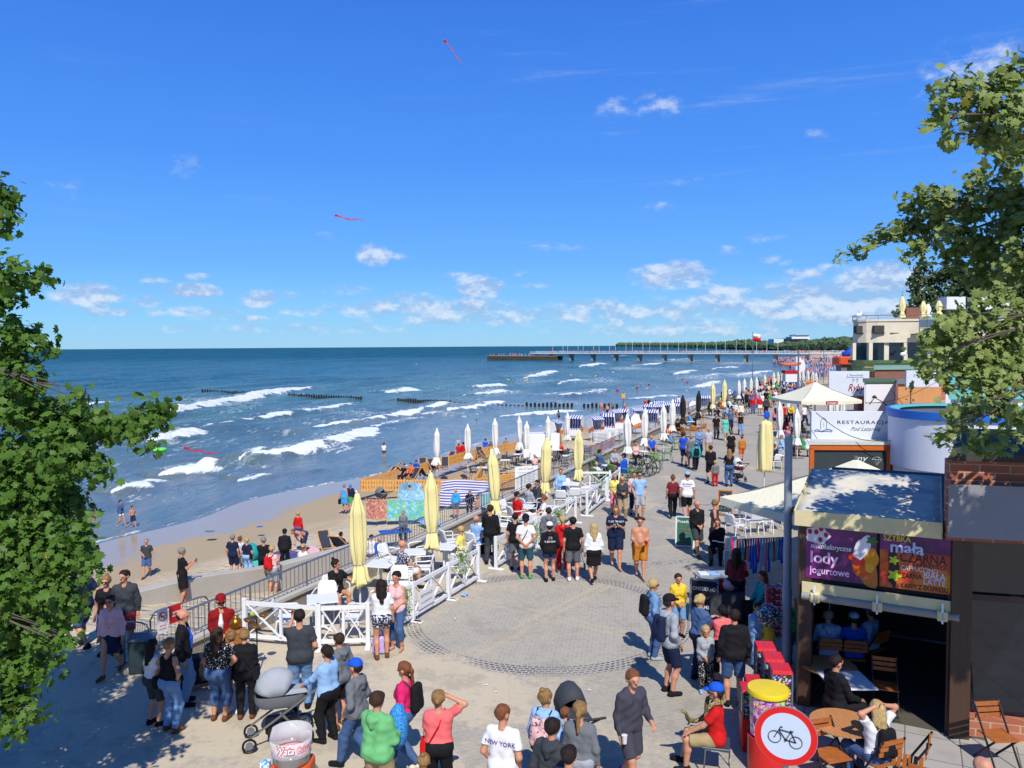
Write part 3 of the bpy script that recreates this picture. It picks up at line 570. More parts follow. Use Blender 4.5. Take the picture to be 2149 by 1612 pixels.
def skin(t=0): 
    return mat([(205,145,115),(190,120,90),(222,165,140),(150,98,72)][t],.55,.07,9,spec=.35)
FACE=[mat((45,28,24),.5,.1,9,key="eye"),mat((165,82,76),.5,.1,9,key="lip")]
ARMP=dict(down=(.25,.03,.87),fold=(.05,.23,1.12),belly=(.06,.2,1.0),phone=(.07,.30,1.28),photo=(.10,.34,1.50),head=(.08,-.05,1.70),behind=(.05,-.15,.98),hips=(.17,.04,1.0),push=(.17,.42,1.04),pocket=(.20,.09,.92),carry=(.14,.30,1.1),swingf=(.22,.24,.93),swingb=(.24,-.22,.92),out=(.5,.25,1.1),table=(.16,.34,1.04),lap=(.12,.3,.96),face=(.10,.16,1.5),chest=(.08,.20,1.22),hug=(.05,.40,1.22),reach=(.2,.52,1.2),headr=(.16,.02,1.66),wave=(.3,.1,1.75))
def ik(S,W,l1,l2,hint):
    d=W-S; L_=np.linalg.norm(d); mx=(l1+l2)*.995
    if L_>mx: W=S+d/L_*mx; d=W-S; L_=mx
    a=(l1*l1-l2*l2+L_*L_)/(2*L_); h=math.sqrt(max(0,l1*l1-a*a)); n=d/L_; hv=hint-n*(hint@n); hv/=np.linalg.norm(hv)+1e-9
    return S+n*a+hv*h,W
def nrm(v): return v/(np.linalg.norm(v)+1e-9)
def build_person(H=1.75,pose='stand',arms='down',top='T:gry',bot='P:jean',hair='s:brn',shoes='blk',sk=0,build=1.0,cell=.016,turn=0,lean=0,seed=0,glasses=0,tops2=None,hand=True,female=False,extras=(),patt=None,patb=None):
    rnd=random.Random(seed); k=H/1.75; child=H<1.45
    hs_=1.0 if not child else (1.0+.42*(1.45-H)/.6)   # bigger head for children
    bw=build; shw=.158 if female else .178; hip=.93
    # skeleton -----------------------------------------------------
    hipx=.095; base_z=0; up_off=0
    if pose=='sit': base_z=.52-hip   # seat at .45 m, scaled
    if pose=='floor': base_z=.13-hip
    pel=v3(0,0,hip+base_z)
    if pose=='sit': ank=[v3(s*.13,.42+rnd.uniform(-.05,.1),.08) for s in(-1,1)]
    elif pose=='floor': ank=[v3(s*.15,.62+rnd.uniform(-.1,.1),.08) for s in(-1,1)]
    elif pose=='walk':
        f=rnd.choice((-1,1)); ank=[v3(-.08,.26*f+.02,.09 if f>0 else .16),v3(.08,-.26*f+.02,.16 if f>0 else .09)]
    elif pose=='cross': ank=[v3(-.02,.05,.08),v3(.06,-.06,.08)]
    elif pose=='lie': ank=[v3(s*.12,.8,.08) for s in(-1,1)]; pel=v3(0,0,.14)
    else: o=rnd.uniform(-.05,.05); ank=[v3(-.11,o,.08),v3(.11,-o,.08)]
    hj=[pel+v3(s*hipx,0,-.02) for s in(-1,1)]; kn=[]
    for i,s in enumerate((-1,1)):
        K_,A_=ik(hj[i],ank[i],.43,.425,v3(s*.12,1,.25)); kn.append(K_); ank[i]=A_
    th=R(lean); 
    if pose=='lie': th=R(-50)
    cy,sy=math.cos(th),math.sin(th)
    def U_(x,y,z):   # upper body point, z measured as if standing
        zz=z-hip; return pel+v3(x,y*cy+zz*sy,zz*cy-y*sy)
    sh=[U_(s*shw,0,1.395) for s in(-1,1)]; wr=[];el=[]
    an=arms.split(','); an=an*2 if len(an)==1 else an
    for i,s in enumerate((-1,1)):
        x,y,z=ARMP[an[i]]; wj=rnd.uniform(-.015,.015); W=U_(s*x,y+wj,z) if an[i]!='down' or lean<5 else sh[i]+v3(s*.05,.05,-.53)
        hint=v3(s*.6,-1,-.2) if an[i] in('down','pocket','swingf','swingb') else (v3(s*.45,-.5,-1) if an[i] not in('head','headr','wave') else v3(s*1,.0,.4))
        if an[i]=='hips': hint=v3(s*1,-.4,0)
        if an[i]=='behind': hint=v3(s*1,-.5,0)
        e_,w_=ik(sh[i],W,.285,.26,hint); el.append(e_); wr.append(w_)
    tr=R(turn); ct,st=math.cos(tr),math.sin(tr); hc=U_(0,.015,1.625)
    def H_(x,y,z): x*=hs_;y*=hs_;z*=hs_; return hc+v3(x*ct+y*st,-x*st+y*ct,z+.02*(hs_-1))
    neck0=U_(0,-.01,1.42); neck1=hc+v3(0,-.015,-.06)
    # body ---------------------------------------------------------
    P=[]; a=P.append; fat=max(0,bw-1)
    for s in(-1,1):
        a((U_(s*.075*bw,0,.98),U_(s*.062*bw,0,1.14),.105*bw,.092*bw)); a((U_(s*.062*bw,0,1.14),U_(s*.09*bw,0,1.34),.092*bw,.10*bw)); a((neck0,sh[(s+1)//2]+v3(-s*.03,0,.0),.055,.048))
    a((U_(0,.02+fat*.22,1.08),U_(0,.01+fat*.1,1.2),.09*bw,.09*bw))
    if female: 
        for s in(-1,1): a((U_(s*.075,.085*bw,1.26),U_(s*.075,.09*bw,1.25),.062*bw,.06*bw))
        a((pel+v3(-.08,-.03,.02),pel+v3(.08,-.03,.02),.125*bw,.125*bw))
    else: a((pel+v3(-.07,-.01,.03),pel+v3(.07,-.01,.03),.118*bw,.118*bw))
    a((neck0,neck1,.056,.052))
    lw=.5+.5*bw
    for i,s in enumerate((-1,1)):
        a((hj[i]+v3(0,0,.02),kn[i],.092*bw,.057*lw)); c1=kn[i]+(ank[i]-kn[i])*.35+nrm(kn[i]-hj[i])*0; back=v3(0,-.018,0)
        a((kn[i],c1+back,.054*lw,.058*lw)); a((c1+back,ank[i],.056*lw,.036)); 
        fd=v3(s*.03,.15,0) if pose!='lie' else v3(0,.05,.14); toe=ank[i]+fd+v3(0,0,-.045); 
        if pose=='walk' and ank[i][1]<0: toe=ank[i]+v3(0,.11,-.09)
        a((ank[i]+v3(0,-.02,-.04),toe,.038,.028))
        a((sh[i],el[i],.054*lw,.041*lw)); a((el[i],wr[i],.042*lw,.027)); hd=nrm(wr[i]-el[i]); a((wr[i],wr[i]+hd*.055,.027,.03))
    a((H_(0,-.025,.035),H_(0,.005,.04),.092*hs_,.086*hs_)); a((H_(0,.015,-.01),H_(0,.045,-.068),.072*hs_,.042*hs_)); a((H_(0,.085,.008),H_(0,.108,-.016),.011,.017))
    for s in(-1,1): a((H_(s*.088,-.005,.012),H_(s*.092,-.01,-.018),.015,.012))
    a((H_(-.028,.088,.028),H_(.028,.088,.028),.014,.014))
    cl=cell
    V,Q=surfnet(*field(P,cl,.028)); mi=np.zeros(len(Q),int); extra=[]
    if cell<.022 and len(V):   # eyes and mouth by place on the face, fingers as chains rooted in the palm
        cen=V[Q].mean(1)
        for s in(-1,1): mi[np.linalg.norm(cen-H_(s*.034,.085,.008),axis=1)<.013]=1
        mi[np.linalg.norm((cen-H_(0,.088,-.052))*v3(.7,1,1.6),axis=1)<.016]=2
    if hand and cell<.022:
        fb=MB()
        for i,s in enumerate((-1,1)):
            hd=nrm(wr[i]-el[i]); sd_=nrm(np.cross(hd,v3(0,1,.2))); 
            if abs(hd[1])>.8: sd_=v3(1,0,0)
            pn=nrm(np.cross(hd,sd_)); pn=pn if (pn@(v3(-s,0,0) if an[i]=='down' else v3(0,-.3,-1)))>0 else -pn
            for j,(o,l) in enumerate(((-.026,.062),(-.009,.074),(.009,.07),(.025,.055))):
                b0=wr[i]+hd*.075+sd_*o; b1=b0+hd*l*.45+pn*.008; b2=b1+hd*l*.35+pn*.026; b3=b2+hd*l*.12+pn*.02
                fb.tube([b0-hd*.02,b1,b2,b3],[.0095,.009,.008,.006],5)
            b0=wr[i]+hd*.025-sd_*.03*1; fb.tube([wr[i]+hd*.01,b0+pn*.01,b0+hd*.035+pn*.022-sd_*.01],[.012,.011,.008],5)
        extra=fb
    parts=[("body",V,Q,[skin(sk)]+FACE,mi,extra)]
    # clothes ------------------------------------------------------
    def add(name,prims,m,kk=.035,na=.0035,clip=None,c=None):
        Fd=field(prims,c or cl,kk,na,clip,seed); V_,Q_=surfnet(*Fd)
        if len(V_): parts.append((name,V_,Q_,[m],None,None))
    tk,tcn=(top.split(':')+['gry'])[:2]; bk,bcn=(bot.split(':')+['blk'])[:2]; M=cloth(tcn,patt)
    if tk!='N':
        th_=.014 if tk in'TSDZ' else .02; T_=[]
        for s in(-1,1):
            i=(s+1)//2
            T_+= [(U_(s*.078*bw,0,.93),U_(s*.066*bw,0,1.14),.108*bw+th_,.095*bw+th_),(U_(s*.066*bw,0,1.14),U_(s*.092*bw,0,1.335),.095*bw+th_,.102*bw+th_*.8)]
            nin=U_(s*.07,-.005,1.435) 
            if tk in 'TLHJD': T_+=[(nin,sh[i]+v3(-s*.02,0,.0),.042+th_*.5,.052+th_*.4)]
            if tk in'TD': T_+=[(sh[i],sh[i]+(el[i]-sh[i])*.68,.055*lw+th_*.5,.058*lw+th_,False,True)]
            if tk in'LHJ': T_+=[(sh[i],el[i],.062*lw+th_*.4,.05*lw+th_*.5),(el[i],el[i]+(wr[i]-el[i])*.93,.05*lw+th_*.5,.036+th_*.35,False,True)]
            if tk in'SZ': T_+=[(U_(s*.085,0,1.33),U_(s*.10,-.005,1.43),.07,.028)]
            if female: T_+=[(U_(s*.075,.085*bw,1.26),U_(s*.075,.09*bw,1.24),.066*bw+th_*.7,.064*bw+th_*.7)]
        if fat>.05 or not female: T_.append((U_(0,.02+fat*.22,1.08),U_(0,.01+fat*.1,1.2),.09*bw+th_,.09*bw+th_))
        T_.append((pel+v3(-.072,-.012,.03),pel+v3(.072,-.012,.03),.122*bw+th_+.006,.122*bw+th_+.006)); None
        if tk in 'HJLTD': T_.append((U_(0,-.028,1.375),U_(0,-.02,1.2),.078,.088))
        if tk in 'HJ': T_.append((U_(-.06,-.03,1.455),U_(.06,-.03,1.455),.05,.05))
        if tk=='H': T_+=[(U_(-.05,-.10,1.43),U_(.05,-.10,1.43),.055,.055),(U_(0,-.12,1.40),U_(0,-.13,1.33),.06,.03)]
        if tk in'DZ':
            n_=7; kz=1 
            if pose in('sit','floor'):
                for i in(0,1): T_.append((hj[i],hj[i]+(kn[i]-hj[i])*.85,.12*bw,.10*bw,False,True))
                T_.append(((hj[0]+hj[1])/2,(kn[0]+kn[1])/2*.8+(hj[0]+hj[1])/2*.2,.1,.1,False,True))
            else:
                for s in(-1,0,1): T_.append((pel+v3(s*.07,.0,.05),v3(s*.10,.02,pel[2]-.40),.135*bw,.14*bw,False,True))
        hemz=.80 if tk in'DZ' else (.86 if tk in 'HJ' else .85)
        if tk in 'DZ': add("dress",T_,M)
        else:
            nh=v3(0,sy,cy)
            def clip(X,Y,Zz): return -((X-pel[0])*nh[0]+(Y-pel[1])*nh[1]+(Zz-pel[2])*nh[2]-(hemz-hip)-.0)
            add(dict(T="t_shirt",S="vest_top",L="sweater",H="hoodie",J="jacket")[tk],T_,M,clip=clip,na=.0042 if tk in 'TSL' else .0055)
    if bk!='N':
        MB_=cloth(bcn,patb); B_=[(pel+v3(-.075,-.01,.03),pel+v3(.075,-.01,.03),.122*bw+.012,.122*bw+.012)]
        if female: B_.append((pel+v3(-.085,-.035,.0),pel+v3(.085,-.035,.0),.128*bw+.008,.128*bw+.008))
        if bk=='K':
            if pose in('sit','floor'):
                for i in(0,1): B_.append((hj[i],hj[i]+(kn[i]-hj[i])*.8,.12*bw,.1*bw,False,True))
            else:
                for s in(-1,0,1): B_.append((pel+v3(s*.06,0,0),v3(s*.08,.015,pel[2]-.40),.13*bw,.125*bw,False,True))
        else:
            ft=dict(P=.97,C=.55,S=0,X=0)[bk]; tt=dict(P=1,C=1,S=.92,X=.45)[bk]
            for i in(0,1):
                e=hj[i]+(kn[i]-hj[i])*tt; rr=.062*lw+.018 if bk!='S' else .075*lw+.018; rr=rr+(1-tt)*.04
                B_.append((hj[i]+v3(0,0,.02),e,.098*bw+.012,rr,False,tt<1))
                if ft: B_.append((e,kn[i],.075*lw+.012,.072*lw+.012)); c1=kn[i]+(ank[i]-kn[i])*.33+v3(0,-.018,0); B_.append((kn[i],c1,.07*lw+.01,.062*lw+.016)); B_.append((kn[i],kn[i]+(ank[i]+v3(0,-.012,0)-kn[i])*ft,.072*lw+.012,(.046 if bk=='P' else .064)*lw+.014,False,True))
        zt=1.04; nh=v3(0,sy,cy)
        def clip2(X,Y,Zz): return ((Y-pel[1])*nh[1]+(Zz-pel[2])*nh[2])-(zt-hip)
        add(dict(P="trousers",C="cropped_trousers",S="shorts",X="short_shorts",K="skirt")[bk],B_,MB_,kk=.03,clip=clip2,na=.003)
    if shoes:
        for i,s in enumerate((-1,1)):
            S_=[]
            fd=v3(s*.03,.15,0) if pose!='lie' else v3(0,.05,.14); toe=ank[i]+fd+v3(0,0,-.042)
            if pose=='walk' and ank[i][1]<0: toe=ank[i]+v3(0,.11,-.088)
            S_+=[(ank[i]+v3(0,-.035,-.035),toe,.048,.04),(ank[i]+v3(0,-.01,0.0),ank[i]+v3(0,-.01,-.03),.046,.05)]
            add("shoe",S_,cloth(shoes) if shoes in COL else cloth('blk'),kk=.02,na=0)
    hk,hcn=(hair.split(':')+['brn'])[:2]
    def hclip(off=.0):
        n=nrm(H_(0,.8,-.62)-hc); c0=H_(0,.0,.035)
        return lambda X,Y,Zz:(X-c0[0])*n[0]+(Y-c0[1])*n[1]+(Zz-c0[2])*n[2]-(.042+off)*hs_
    if hk in 'slpbk' :
        hm=mat(HAIR[hcn],.6,.4,34,.8,70,spec=.25); g=.012 if hk!='s' else .008
        add("hair",[(H_(0,-.028,.042),H_(0,.002,.047),(.092+g)*hs_,(.087+g)*hs_),(H_(0,-.05,.0),H_(0,-.05,-.045 if hk!='s' else -.02),.07*hs_,.05*hs_)],hm,kk=.02,na=.0065,clip=hclip(),c=min(cl,.03))
        if hk=='l': 
            q=[(H_(0,-.06,.03),H_(0,-.085,-.12),.085*hs_,.075)]; 
            for s in(-1,1): q.append((H_(s*.065,-.04,.02),U_(s*.075,-.075,1.38),.055,.045))
            q.append((H_(0,-.085,-.12),U_(0,-.125,1.30),.075,.045)); add("long_hair",q,hm,kk=.03,na=.005)
        if hk=='p': add("ponytail",[(H_(0,-.11,.05),H_(0,-.14,.0),.035,.035),(H_(0,-.14,.0),U_(0,-.14,1.38),.036,.02)],hm,kk=.02,na=.004)
        if hk=='b': add("hair_bun",[(H_(0,-.06,.135),H_(0,-.075,.15),.045,.04)],hm,kk=.02,na=.004)
        if hk=='k': add("hair_knot",[(H_(0,-.12,.03),H_(0,-.13,.02),.045,.04)],hm,kk=.02,na=.004)
    if hk=='m': add("hair",[(H_(0,-.04,.02),H_(0,-.02,.02),.092*hs_,.085*hs_)],mat(HAIR[hcn],.6,.2,30),kk=.02,clip=lambda X,Y,Zz,f=hclip(-.02):np.maximum(f(X,Y,Zz),Zz-(hc[2]+.045*hs_)),c=min(cl,.03))
    if hk=='c':
        add("cap",[(H_(0,-.03,.06),H_(0,.0,.062),(.104)*hs_,(.1)*hs_)],cloth(hcn),kk=.02,na=0,clip=lambda X,Y,Zz:(hc[2]+.045*hs_)-Zz+((X-hc[0])*st+(Y-hc[1])*ct)*.0)
        add("cap_brim",[(H_(-.035,.09,.05),H_(-.03,.15,.04),.022,.016),(H_(.035,.09,.05),H_(.03,.15,.04),.022,.016),(H_(0,.09,.055),H_(0,.165,.04),.02,.016)],cloth(hcn),kk=.03,na=0,c=min(cl,.02))
        add("hair",[(H_(0,-.035,.02),H_(0,-.02,.02),.098*hs_,.09*hs_)],mat(HAIR['dbr'],.6,.2,30),kk=.02,clip=hclip(-.035),c=min(cl,.03))
    if glasses:
        gb=MB()
        for s in(-1,1): gb.cyl(H_(s*.034,.098,.01),H_(s*.034,.105,.01),.024*hs_,n=8); gb.beam(H_(s*.06,.095,.015),H_(s*.092,0,.015),.006,.01)
        gb.beam(H_(-.02,.103,.014),H_(.02,.103,.014),.008,.008); parts.append(("sunglasses",gb,None,[mat((18,16,18),.15,.05,5)],None,None))
    J=dict(U=U_,H=H_,wr=wr,el=el,sh=sh,pel=pel,kn=kn,ank=ank,hs=hs_,bw=bw)
    return parts,J,k
def place_parts(root,parts,k,prefix=""):
    out={}
    for name,V,Q,ms,mi,ex in parts:
        if isinstance(V,MB):
            for v_i in range(len(V.v)): V.v[v_i]=tuple(c*k for c in V.v[v_i])
            o=V.build(name,ms[0],root,smooth=True)
        else:
            if ex:   # append fingers to the body mesh
                nv=len(V); V=np.concatenate([V,np.array([tuple(p) for p in ex.v])]); q=[]
                for f in ex.f:
                    if len(f)==4: q.append([i+nv for i in f])
                    elif len(f)==5: q+= [[f[0]+nv,f[1]+nv,f[2]+nv,f[3]+nv],[f[0]+nv,f[3]+nv,f[4]+nv,f[4]+nv]][:1]
                Q=np.concatenate([Q,np.array(q)]); mi=np.concatenate([mi,np.zeros(len(q),int)])
            o=npmesh(name,V*k,Q,ms,root,mi=mi)
        out[name]=o
    return out
GAR=dict(T="t-shirt",S="vest",L="sweater",H="hoodie",J="jacket",D="dress",Z="sleeveless dress"); GB=dict(P="trousers",C="cropped trousers",S="shorts",X="short shorts",K="skirt")
def autolabel(kind,top,bot,where,hair):
    tk,tc_=(top.split(':')+[''])[:2]; bk,bc=(bot.split(':')+[''])[:2]
    if tk in 'DZ': d=f"in {NAMES[tc_]} {GAR[tk]}"
    elif tk=='N': d=f"bare-chested in {NAMES[bc]} {GB[bk]}"
    else: d=f"in {NAMES[tc_]} {GAR[tk]} and {NAMES.get(bc,'')} {GB.get(bk,'swimwear')}"
    w_=f"{kind} {d} {where}".split(); return " ".join(w_[:16])
PEOPLE=[]
def person(px,py,H,face,top,bot,hair,where,pose='stand',arms='down',z=0,sk=0,build=1.0,fem=False,shoes='blk',kind=None,label=None,group=None,**kw):
    """stands at the ground point seen at (px,py); face: 0 looks away, 180 towards the viewer, 90 to the right"""
    g=G(px,py,z) if not isinstance(px,Vector) else px
    dist=g.length; cell=.0155 if dist<21 else (.02 if dist<33 else (.028 if dist<60 else .04))
    ex=kw.pop('ex',()); kind=kind or ("child" if H<1.4 else ("woman" if fem else "man")) 
    lb=label or autolabel(kind,top,bot,where,hair)
    view=math.atan2(g.x,g.y); rz=-R(face)-view*.0
    root=thing("person",lb,"person",(g.x,g.y,g.z),rz,group)
    parts,J,k=build_person(H,pose,arms,top,bot,hair,shoes,sk,build,cell,seed=len(PEOPLE)+1,female=fem,**kw)
    outs=place_parts(root,parts,k); PEOPLE.append(root)
    for e in ex: EXTRA[e.split(':')[0]](root,J,k,outs,*(e.split(':')[1:]))
    return root,J,k,outs
def P3(p,k): return Vector((p[0]*k,p[1]*k,p[2]*k))
def world(root,v): 
    return Matrix.Translation(root.location)@Matrix.Rotation(root.rotation_euler.z,4,'Z')@Vector(v)
def carried(name,label,cat,root,mbs,group=None):
    """a thing held or worn: stays a top-level object of its own, placed in the world"""
    M_=Matrix.Translation(root.location)@Matrix.Rotation(root.rotation_euler.z,4,'Z')
    e=None
    e=thing(name,label,cat,tuple(root.location),root.rotation_euler.z,group) if len(mbs)>1 else None
    for nm,m_,mt in mbs:
        o=m_.build(nm if e else name,mt,e,smooth=True)
        if e is None: o.matrix_world=M_; o.location=root.location; o.rotation_euler=(0,0,root.rotation_euler.z); tag(o,label,cat,group)
    return e or o
def dsc(root):
    w_=root['label'].split(' '); n=w_.index('in')+3 if 'in' in w_[:6] else 5
    return ' '.join(w_[:min(n+(w_[min(n,len(w_)-1)]=='and')*3,9)])
def dsc_old(root): return root["label"].split(' ',1)[0]+' '+' '.join(root["label"].split(' ')[1:7])
def x_pack(root,J,k,outs,c='blk',pat=None):
    m_=MB(); s=MB(); bw=J['bw']; pr=[(J['U'](-.07,-.20,1.36),J['U'](-.08,-.21,1.06),.07,.085),(J['U'](.07,-.20,1.36),J['U'](.08,-.21,1.06),.07,.085),(J['U'](0,-.24,1.12),J['U'](0,-.24,1.2),.075,.07)]
    V,Q=surfnet(*field(pr,.02,.04,.002)); e=thing("backpack",f"{NAMES[c]} backpack worn by the {dsc(root)}","backpack",tuple(root.location),root.rotation_euler.z)
    npmesh("bag_body",V*k,Q,[cloth(c,pat)],e)
    for sd in(-1,1): s.tube([P3(J['U'](sd*.09,-.13,1.40),k),P3(J['U'](sd*.11,-.03,1.475),k),P3(J['U'](sd*.12,.08,1.42),k),P3(J['U'](sd*.13,.125,1.30),k),P3(J['U'](sd*.17,.03,1.15),k),P3(J['U'](sd*.12,-.14,1.08),k)],.016,5)
    s.build("straps",cloth('dgr' if c=='blk' else 'blk'),e,smooth=True)
def x_tote(root,J,k,outs,c='crm',side='1',pat=None):
    s=int(side); a=P3(J['wr'][(s+1)//2],k); m_=MB(); m_.box(a+Vector((s*.05,-.02,-.22)),(.10,.32,.30)); st=MB()
    for dx in(-.03,.03): st.tube([a+Vector((s*.05+dx,-.12,-.09)),a+Vector((s*.05+dx*.5,-.06,.06)),a+Vector((s*.04+dx*.5,.05,.06)),a+Vector((s*.05+dx,.10,-.09))],.008,4)
    carried("shopping_bag",f"{NAMES.get(c,c)} bag carried by the {dsc(root)}","bag",root,[("bag_body",m_,cloth(c,pat)),("handles",st,cloth(c))])
def x_sling(root,J,k,outs,c='blk',side='-1'):
    s=int(side); t=MB(); U_=J['U']; t.tube([P3(U_(-s*.10,.0,1.49),k),P3(U_(-s*.02,-.155,1.30),k),P3(U_(s*.12,-.15,1.05),k),P3(U_(s*.20,-.02,.98),k),P3(U_(s*.12,.15,1.10),k),P3(U_(-s*.03,.165,1.32),k)],.012,4,True)
    b=MB(); b.box(P3(U_(s*.22,-.04,.93),k),(.08,.24,.2)); carried("shoulder_bag",f"{NAMES.get(c,c)} shoulder bag worn by the {dsc(root)}","bag",root,[("strap",t,cloth(c)),("pouch",b,cloth(c))])
def x_phone(root,J,k,outs,side='1'):
    s=int(side); a=J['wr'][(s+1)//2]; m_=MB(); m_.box(P3(a,k)+Vector((-s*.02,.09,.04)),(.075,.012,.15)); carried("phone",f"dark phone held up by the {dsc(root)}","phone",root,[("phone",m_,mat((20,20,24),.2,.05))])
def x_cup(root,J,k,outs,c='wht',side='1'):
    s=int(side); a=P3(J['wr'][(s+1)//2],k)+Vector((0,.09,.0)); m_=MB(); m_.lathe([(.032,-.06),(.042,.055),(.044,.06),(.0,.062)],12,a); carried("drink_cup",f"{NAMES.get(c,c)} drink cup in the hand of the {dsc(root)}","cup",root,[("drink_cup",m_,cloth(c))])
from mathutils.bvhtree import BVHTree
def x_print(root,J,k,outs,txt='',side='b',size='.1',c='wht',zz='1.25'):
    tgt=None
    for n in("t_shirt","hoodie","sweater","vest_top","jacket"):
        if n in outs: tgt=outs[n]
    if tgt is None: return
    me=tgt.data; bv=BVHTree.FromPolygons([v.co for v in me.vertices],[tuple(p.vertices) for p in me.polygons])
    sg=-1 if side=='b' else 1; z0=J['U'](0,0,float(zz))[2]*k; lines=txt.split('|'); ms=[]
    for li,t in enumerate(lines):
        fs=float(size)*(1 if li==0 else .7); tm=textmesh(t,fs*k,.012,0); 
        bm=bmesh.new(); bm.from_mesh(tm); bmesh.ops.triangulate(bm,faces=bm.faces); 
        for v in bm.verts:
            x=v.co.x*(-1 if sg>0 else 1); z=z0-li*float(size)*1.0*k+v.co.y; h=bv.ray_cast(Vector((x,sg*.6,z)),Vector((0,-sg,0)))
            v.co=Vector((x,(h[0].y if h[0] else sg*.14)+sg*.009,z))
        m2=bpy.data.meshes.new("lettering"); bm.to_mesh(m2); bm.free(); ms.append(m2)
    for m2 in ms: m2.materials.append(cloth(c)); o=link("lettering",m2,tgt)
def x_front(root,J,k,outs,c='wht'):
    V,Q=surfnet(*field([(J['U'](0,.085*J['bw'],1.385),J['U'](0,.118*J['bw'],1.22),.028,.05),(J['U'](0,.118*J['bw'],1.22),J['U'](0,.12*J['bw'],1.05),.05,.038)],.014,.02)); npmesh('shirt_front',V*k,Q,[cloth(c)],root)
EXTRA=dict(front=x_front,pack=x_pack,tote=x_tote,sling=x_sling,phone=x_phone,cup=x_cup,print=x_print)
# ------------------------------------------------ furniture and street things, each kind built once and copied
WPL=mat((240,241,242),.4,.03,4,spec=.5); BLKP=mat((34,34,38),.5,.1,6); WOOD=mat((176,102,48),.5,.25,14,.2,50); PINE=mat((228,170,92),.7,.22,9,.3,40); DWOOD=mat((84,52,34),.6,.25,9,.3,40); GRN=mat((104,140,78),.5,.1,5)
def proto_chair(m,label,backgrid=True):
    t=thing("armchair",label,"chair",(0,-200,0))
    s=MB(); s.box((0,.0,.45),(.50,.46,.035)); s.build("seat",m,t,bevel=.012)
    b=MB(); pts=[]; n=8
    for j in range(7):
        z=.50+j*.058; w_=.23 if j<5 else .23-(j-4)**2*.016; y=-.22-j*.016
        for i in range(n): x=-w_+2*w_*i/(n-1); pts.append((x,y-.03*(1-(x/.25)**2),z))
    fs=[(j*n+i,j*n+i+1,(j+1)*n+i+1,(j+1)*n+i) for j in range(6) for i in range(n-1)]
    b.add(pts,fs); o=b.build("backrest",m,t,smooth='all'); so_=o.modifiers.new("t",'SOLIDIFY'); so_.thickness=.022
    for x in(-1,1):
        for y,dy in((.19,.05),(-.2,-.07)):
            l=MB(); l.cyl((x*.235,y,.46),(x*.25,y+dy,0),.019,.014,6); l.build("leg",m,t,smooth=True)
        a=MB(); a.tube([(x*.25,.21,.45),(x*.275,.22,.64),(x*.275,.18,.68),(x*.27,-.1,.69),(x*.24,-.24,.70)],.017,6); a.build("armrest",m,t,smooth=True)
    return t
def proto_table(m,label,size=.7,round_=False,mt=None,fold=False):
    t=thing("table",label,"table",(0,-200,0)); s=MB()
    if round_: s.lathe([(0,.715),(size/2-.01,.715),(size/2,.722),(size/2,.738),(0,.742)],28,cap=False)
    else: s.box((0,0,.73),(size,size,.028))
    s.build("tabletop",mt or m,t,smooth=round_,bevel=0 if round_ else .006)
    if fold:
        for x in(-1,1):
            for q in(-1,1): l=MB(); l.cyl((x*.28*q,x*.25,.71),(-x*.28*q,x*.25,0),.012,n=6); l.build("leg",m,t,smooth=True)
    else:
        l=MB(); l.cyl((0,0,.06),(0,0,.715),.035,n=10); l.build("pedestal",m,t,smooth=True)
        for a in range(4): f=MB(); c_,s_=math.cos(a*PI/2+.78),math.sin(a*PI/2+.78); f.cyl((0,0,.10),(c_*.30,s_*.30,.015),.028,.018,6); f.build("foot",m,t,smooth=True)
    return t
PI=math.pi
USED={}
def put(key,proto,loc,rz,label,group,scale=None):
    if key not in USED:
        USED[key]=1; proto.location=loc; proto.rotation_euler=(0,0,rz); proto["label"]=label; proto["group"]=group
        if scale: proto.scale=(scale,)*3
        return proto
    return dup(proto,loc,rz,label,group,scale)
_pr={}
def chair(kind,px,py,face,label,z=0,group=None):
    if kind not in _pr:
        _pr[kind]=dict(w=lambda:proto_chair(WPL,""),k=lambda:proto_chair(BLKP,""),g=lambda:proto_chair(GRN,""),d=deckchair,b=slatchair,r=lambda:proto_chair(mat((190,128,60),.6,.3,30,.5,60),""))[kind]()
    p=G(px,py,z) if not isinstance(px,Vector) else px
    return put("c"+kind,_pr[kind],p,-R(face),label,group or dict(w="white armchairs on the promenade terraces",k="black chairs of the beach bar",g="green café chairs",d="dark deck chairs of the beach bar",b="slatted wooden folding chairs",r="wicker café chairs")[kind])
def table(kind,px,py,label,z=0,rot=0,group=None):
    if kind not in _pr: _pr[kind]=dict(tw=lambda:proto_table(WPL,""),tk=lambda:proto_table(BLKP,"",.75,mt=WPL),to=lambda:proto_table(BLKP,"",.95,True,slatm(),True),tg=lambda:proto_table(GRN,"",.6,True,WPL))[kind]()
    p=G(px,py,z) if not isinstance(px,Vector) else px
    return put("t"+kind,_pr[kind],p,-R(rot),label,group or dict(tw="white café tables",tk="white-topped tables of the beach bar",to="round slatted wooden tables",tg="small green café tables")[kind])
def slatm():
    m=NT("slatted_wood"); n=m.math('FRACT',m.math('MULTIPLY',m.sepx(m.c.outputs["Object"]),22)); f=m.math('LESS_THAN',n,.13)
    c=m.mix(m.noise(14,4,.6,m.mapping((1,.1,1),vec=m.c.outputs["Object"])),(.42,.17,.06),(.60,.28,.10)); m.base(m.mix(f,c,(.03,.02,.015))); m.rough(.45); return m.m
NT.sepx=lambda s,o:(lambda n:(s.link(o,n.inputs[0]),n.outputs[0])[1])(s.n("ShaderNodeSeparateXYZ"))
NT.sepy=lambda s,o:(lambda n:(s.link(o,n.inputs[0]),n.outputs[1])[1])(s.n("ShaderNodeSeparateXYZ"))
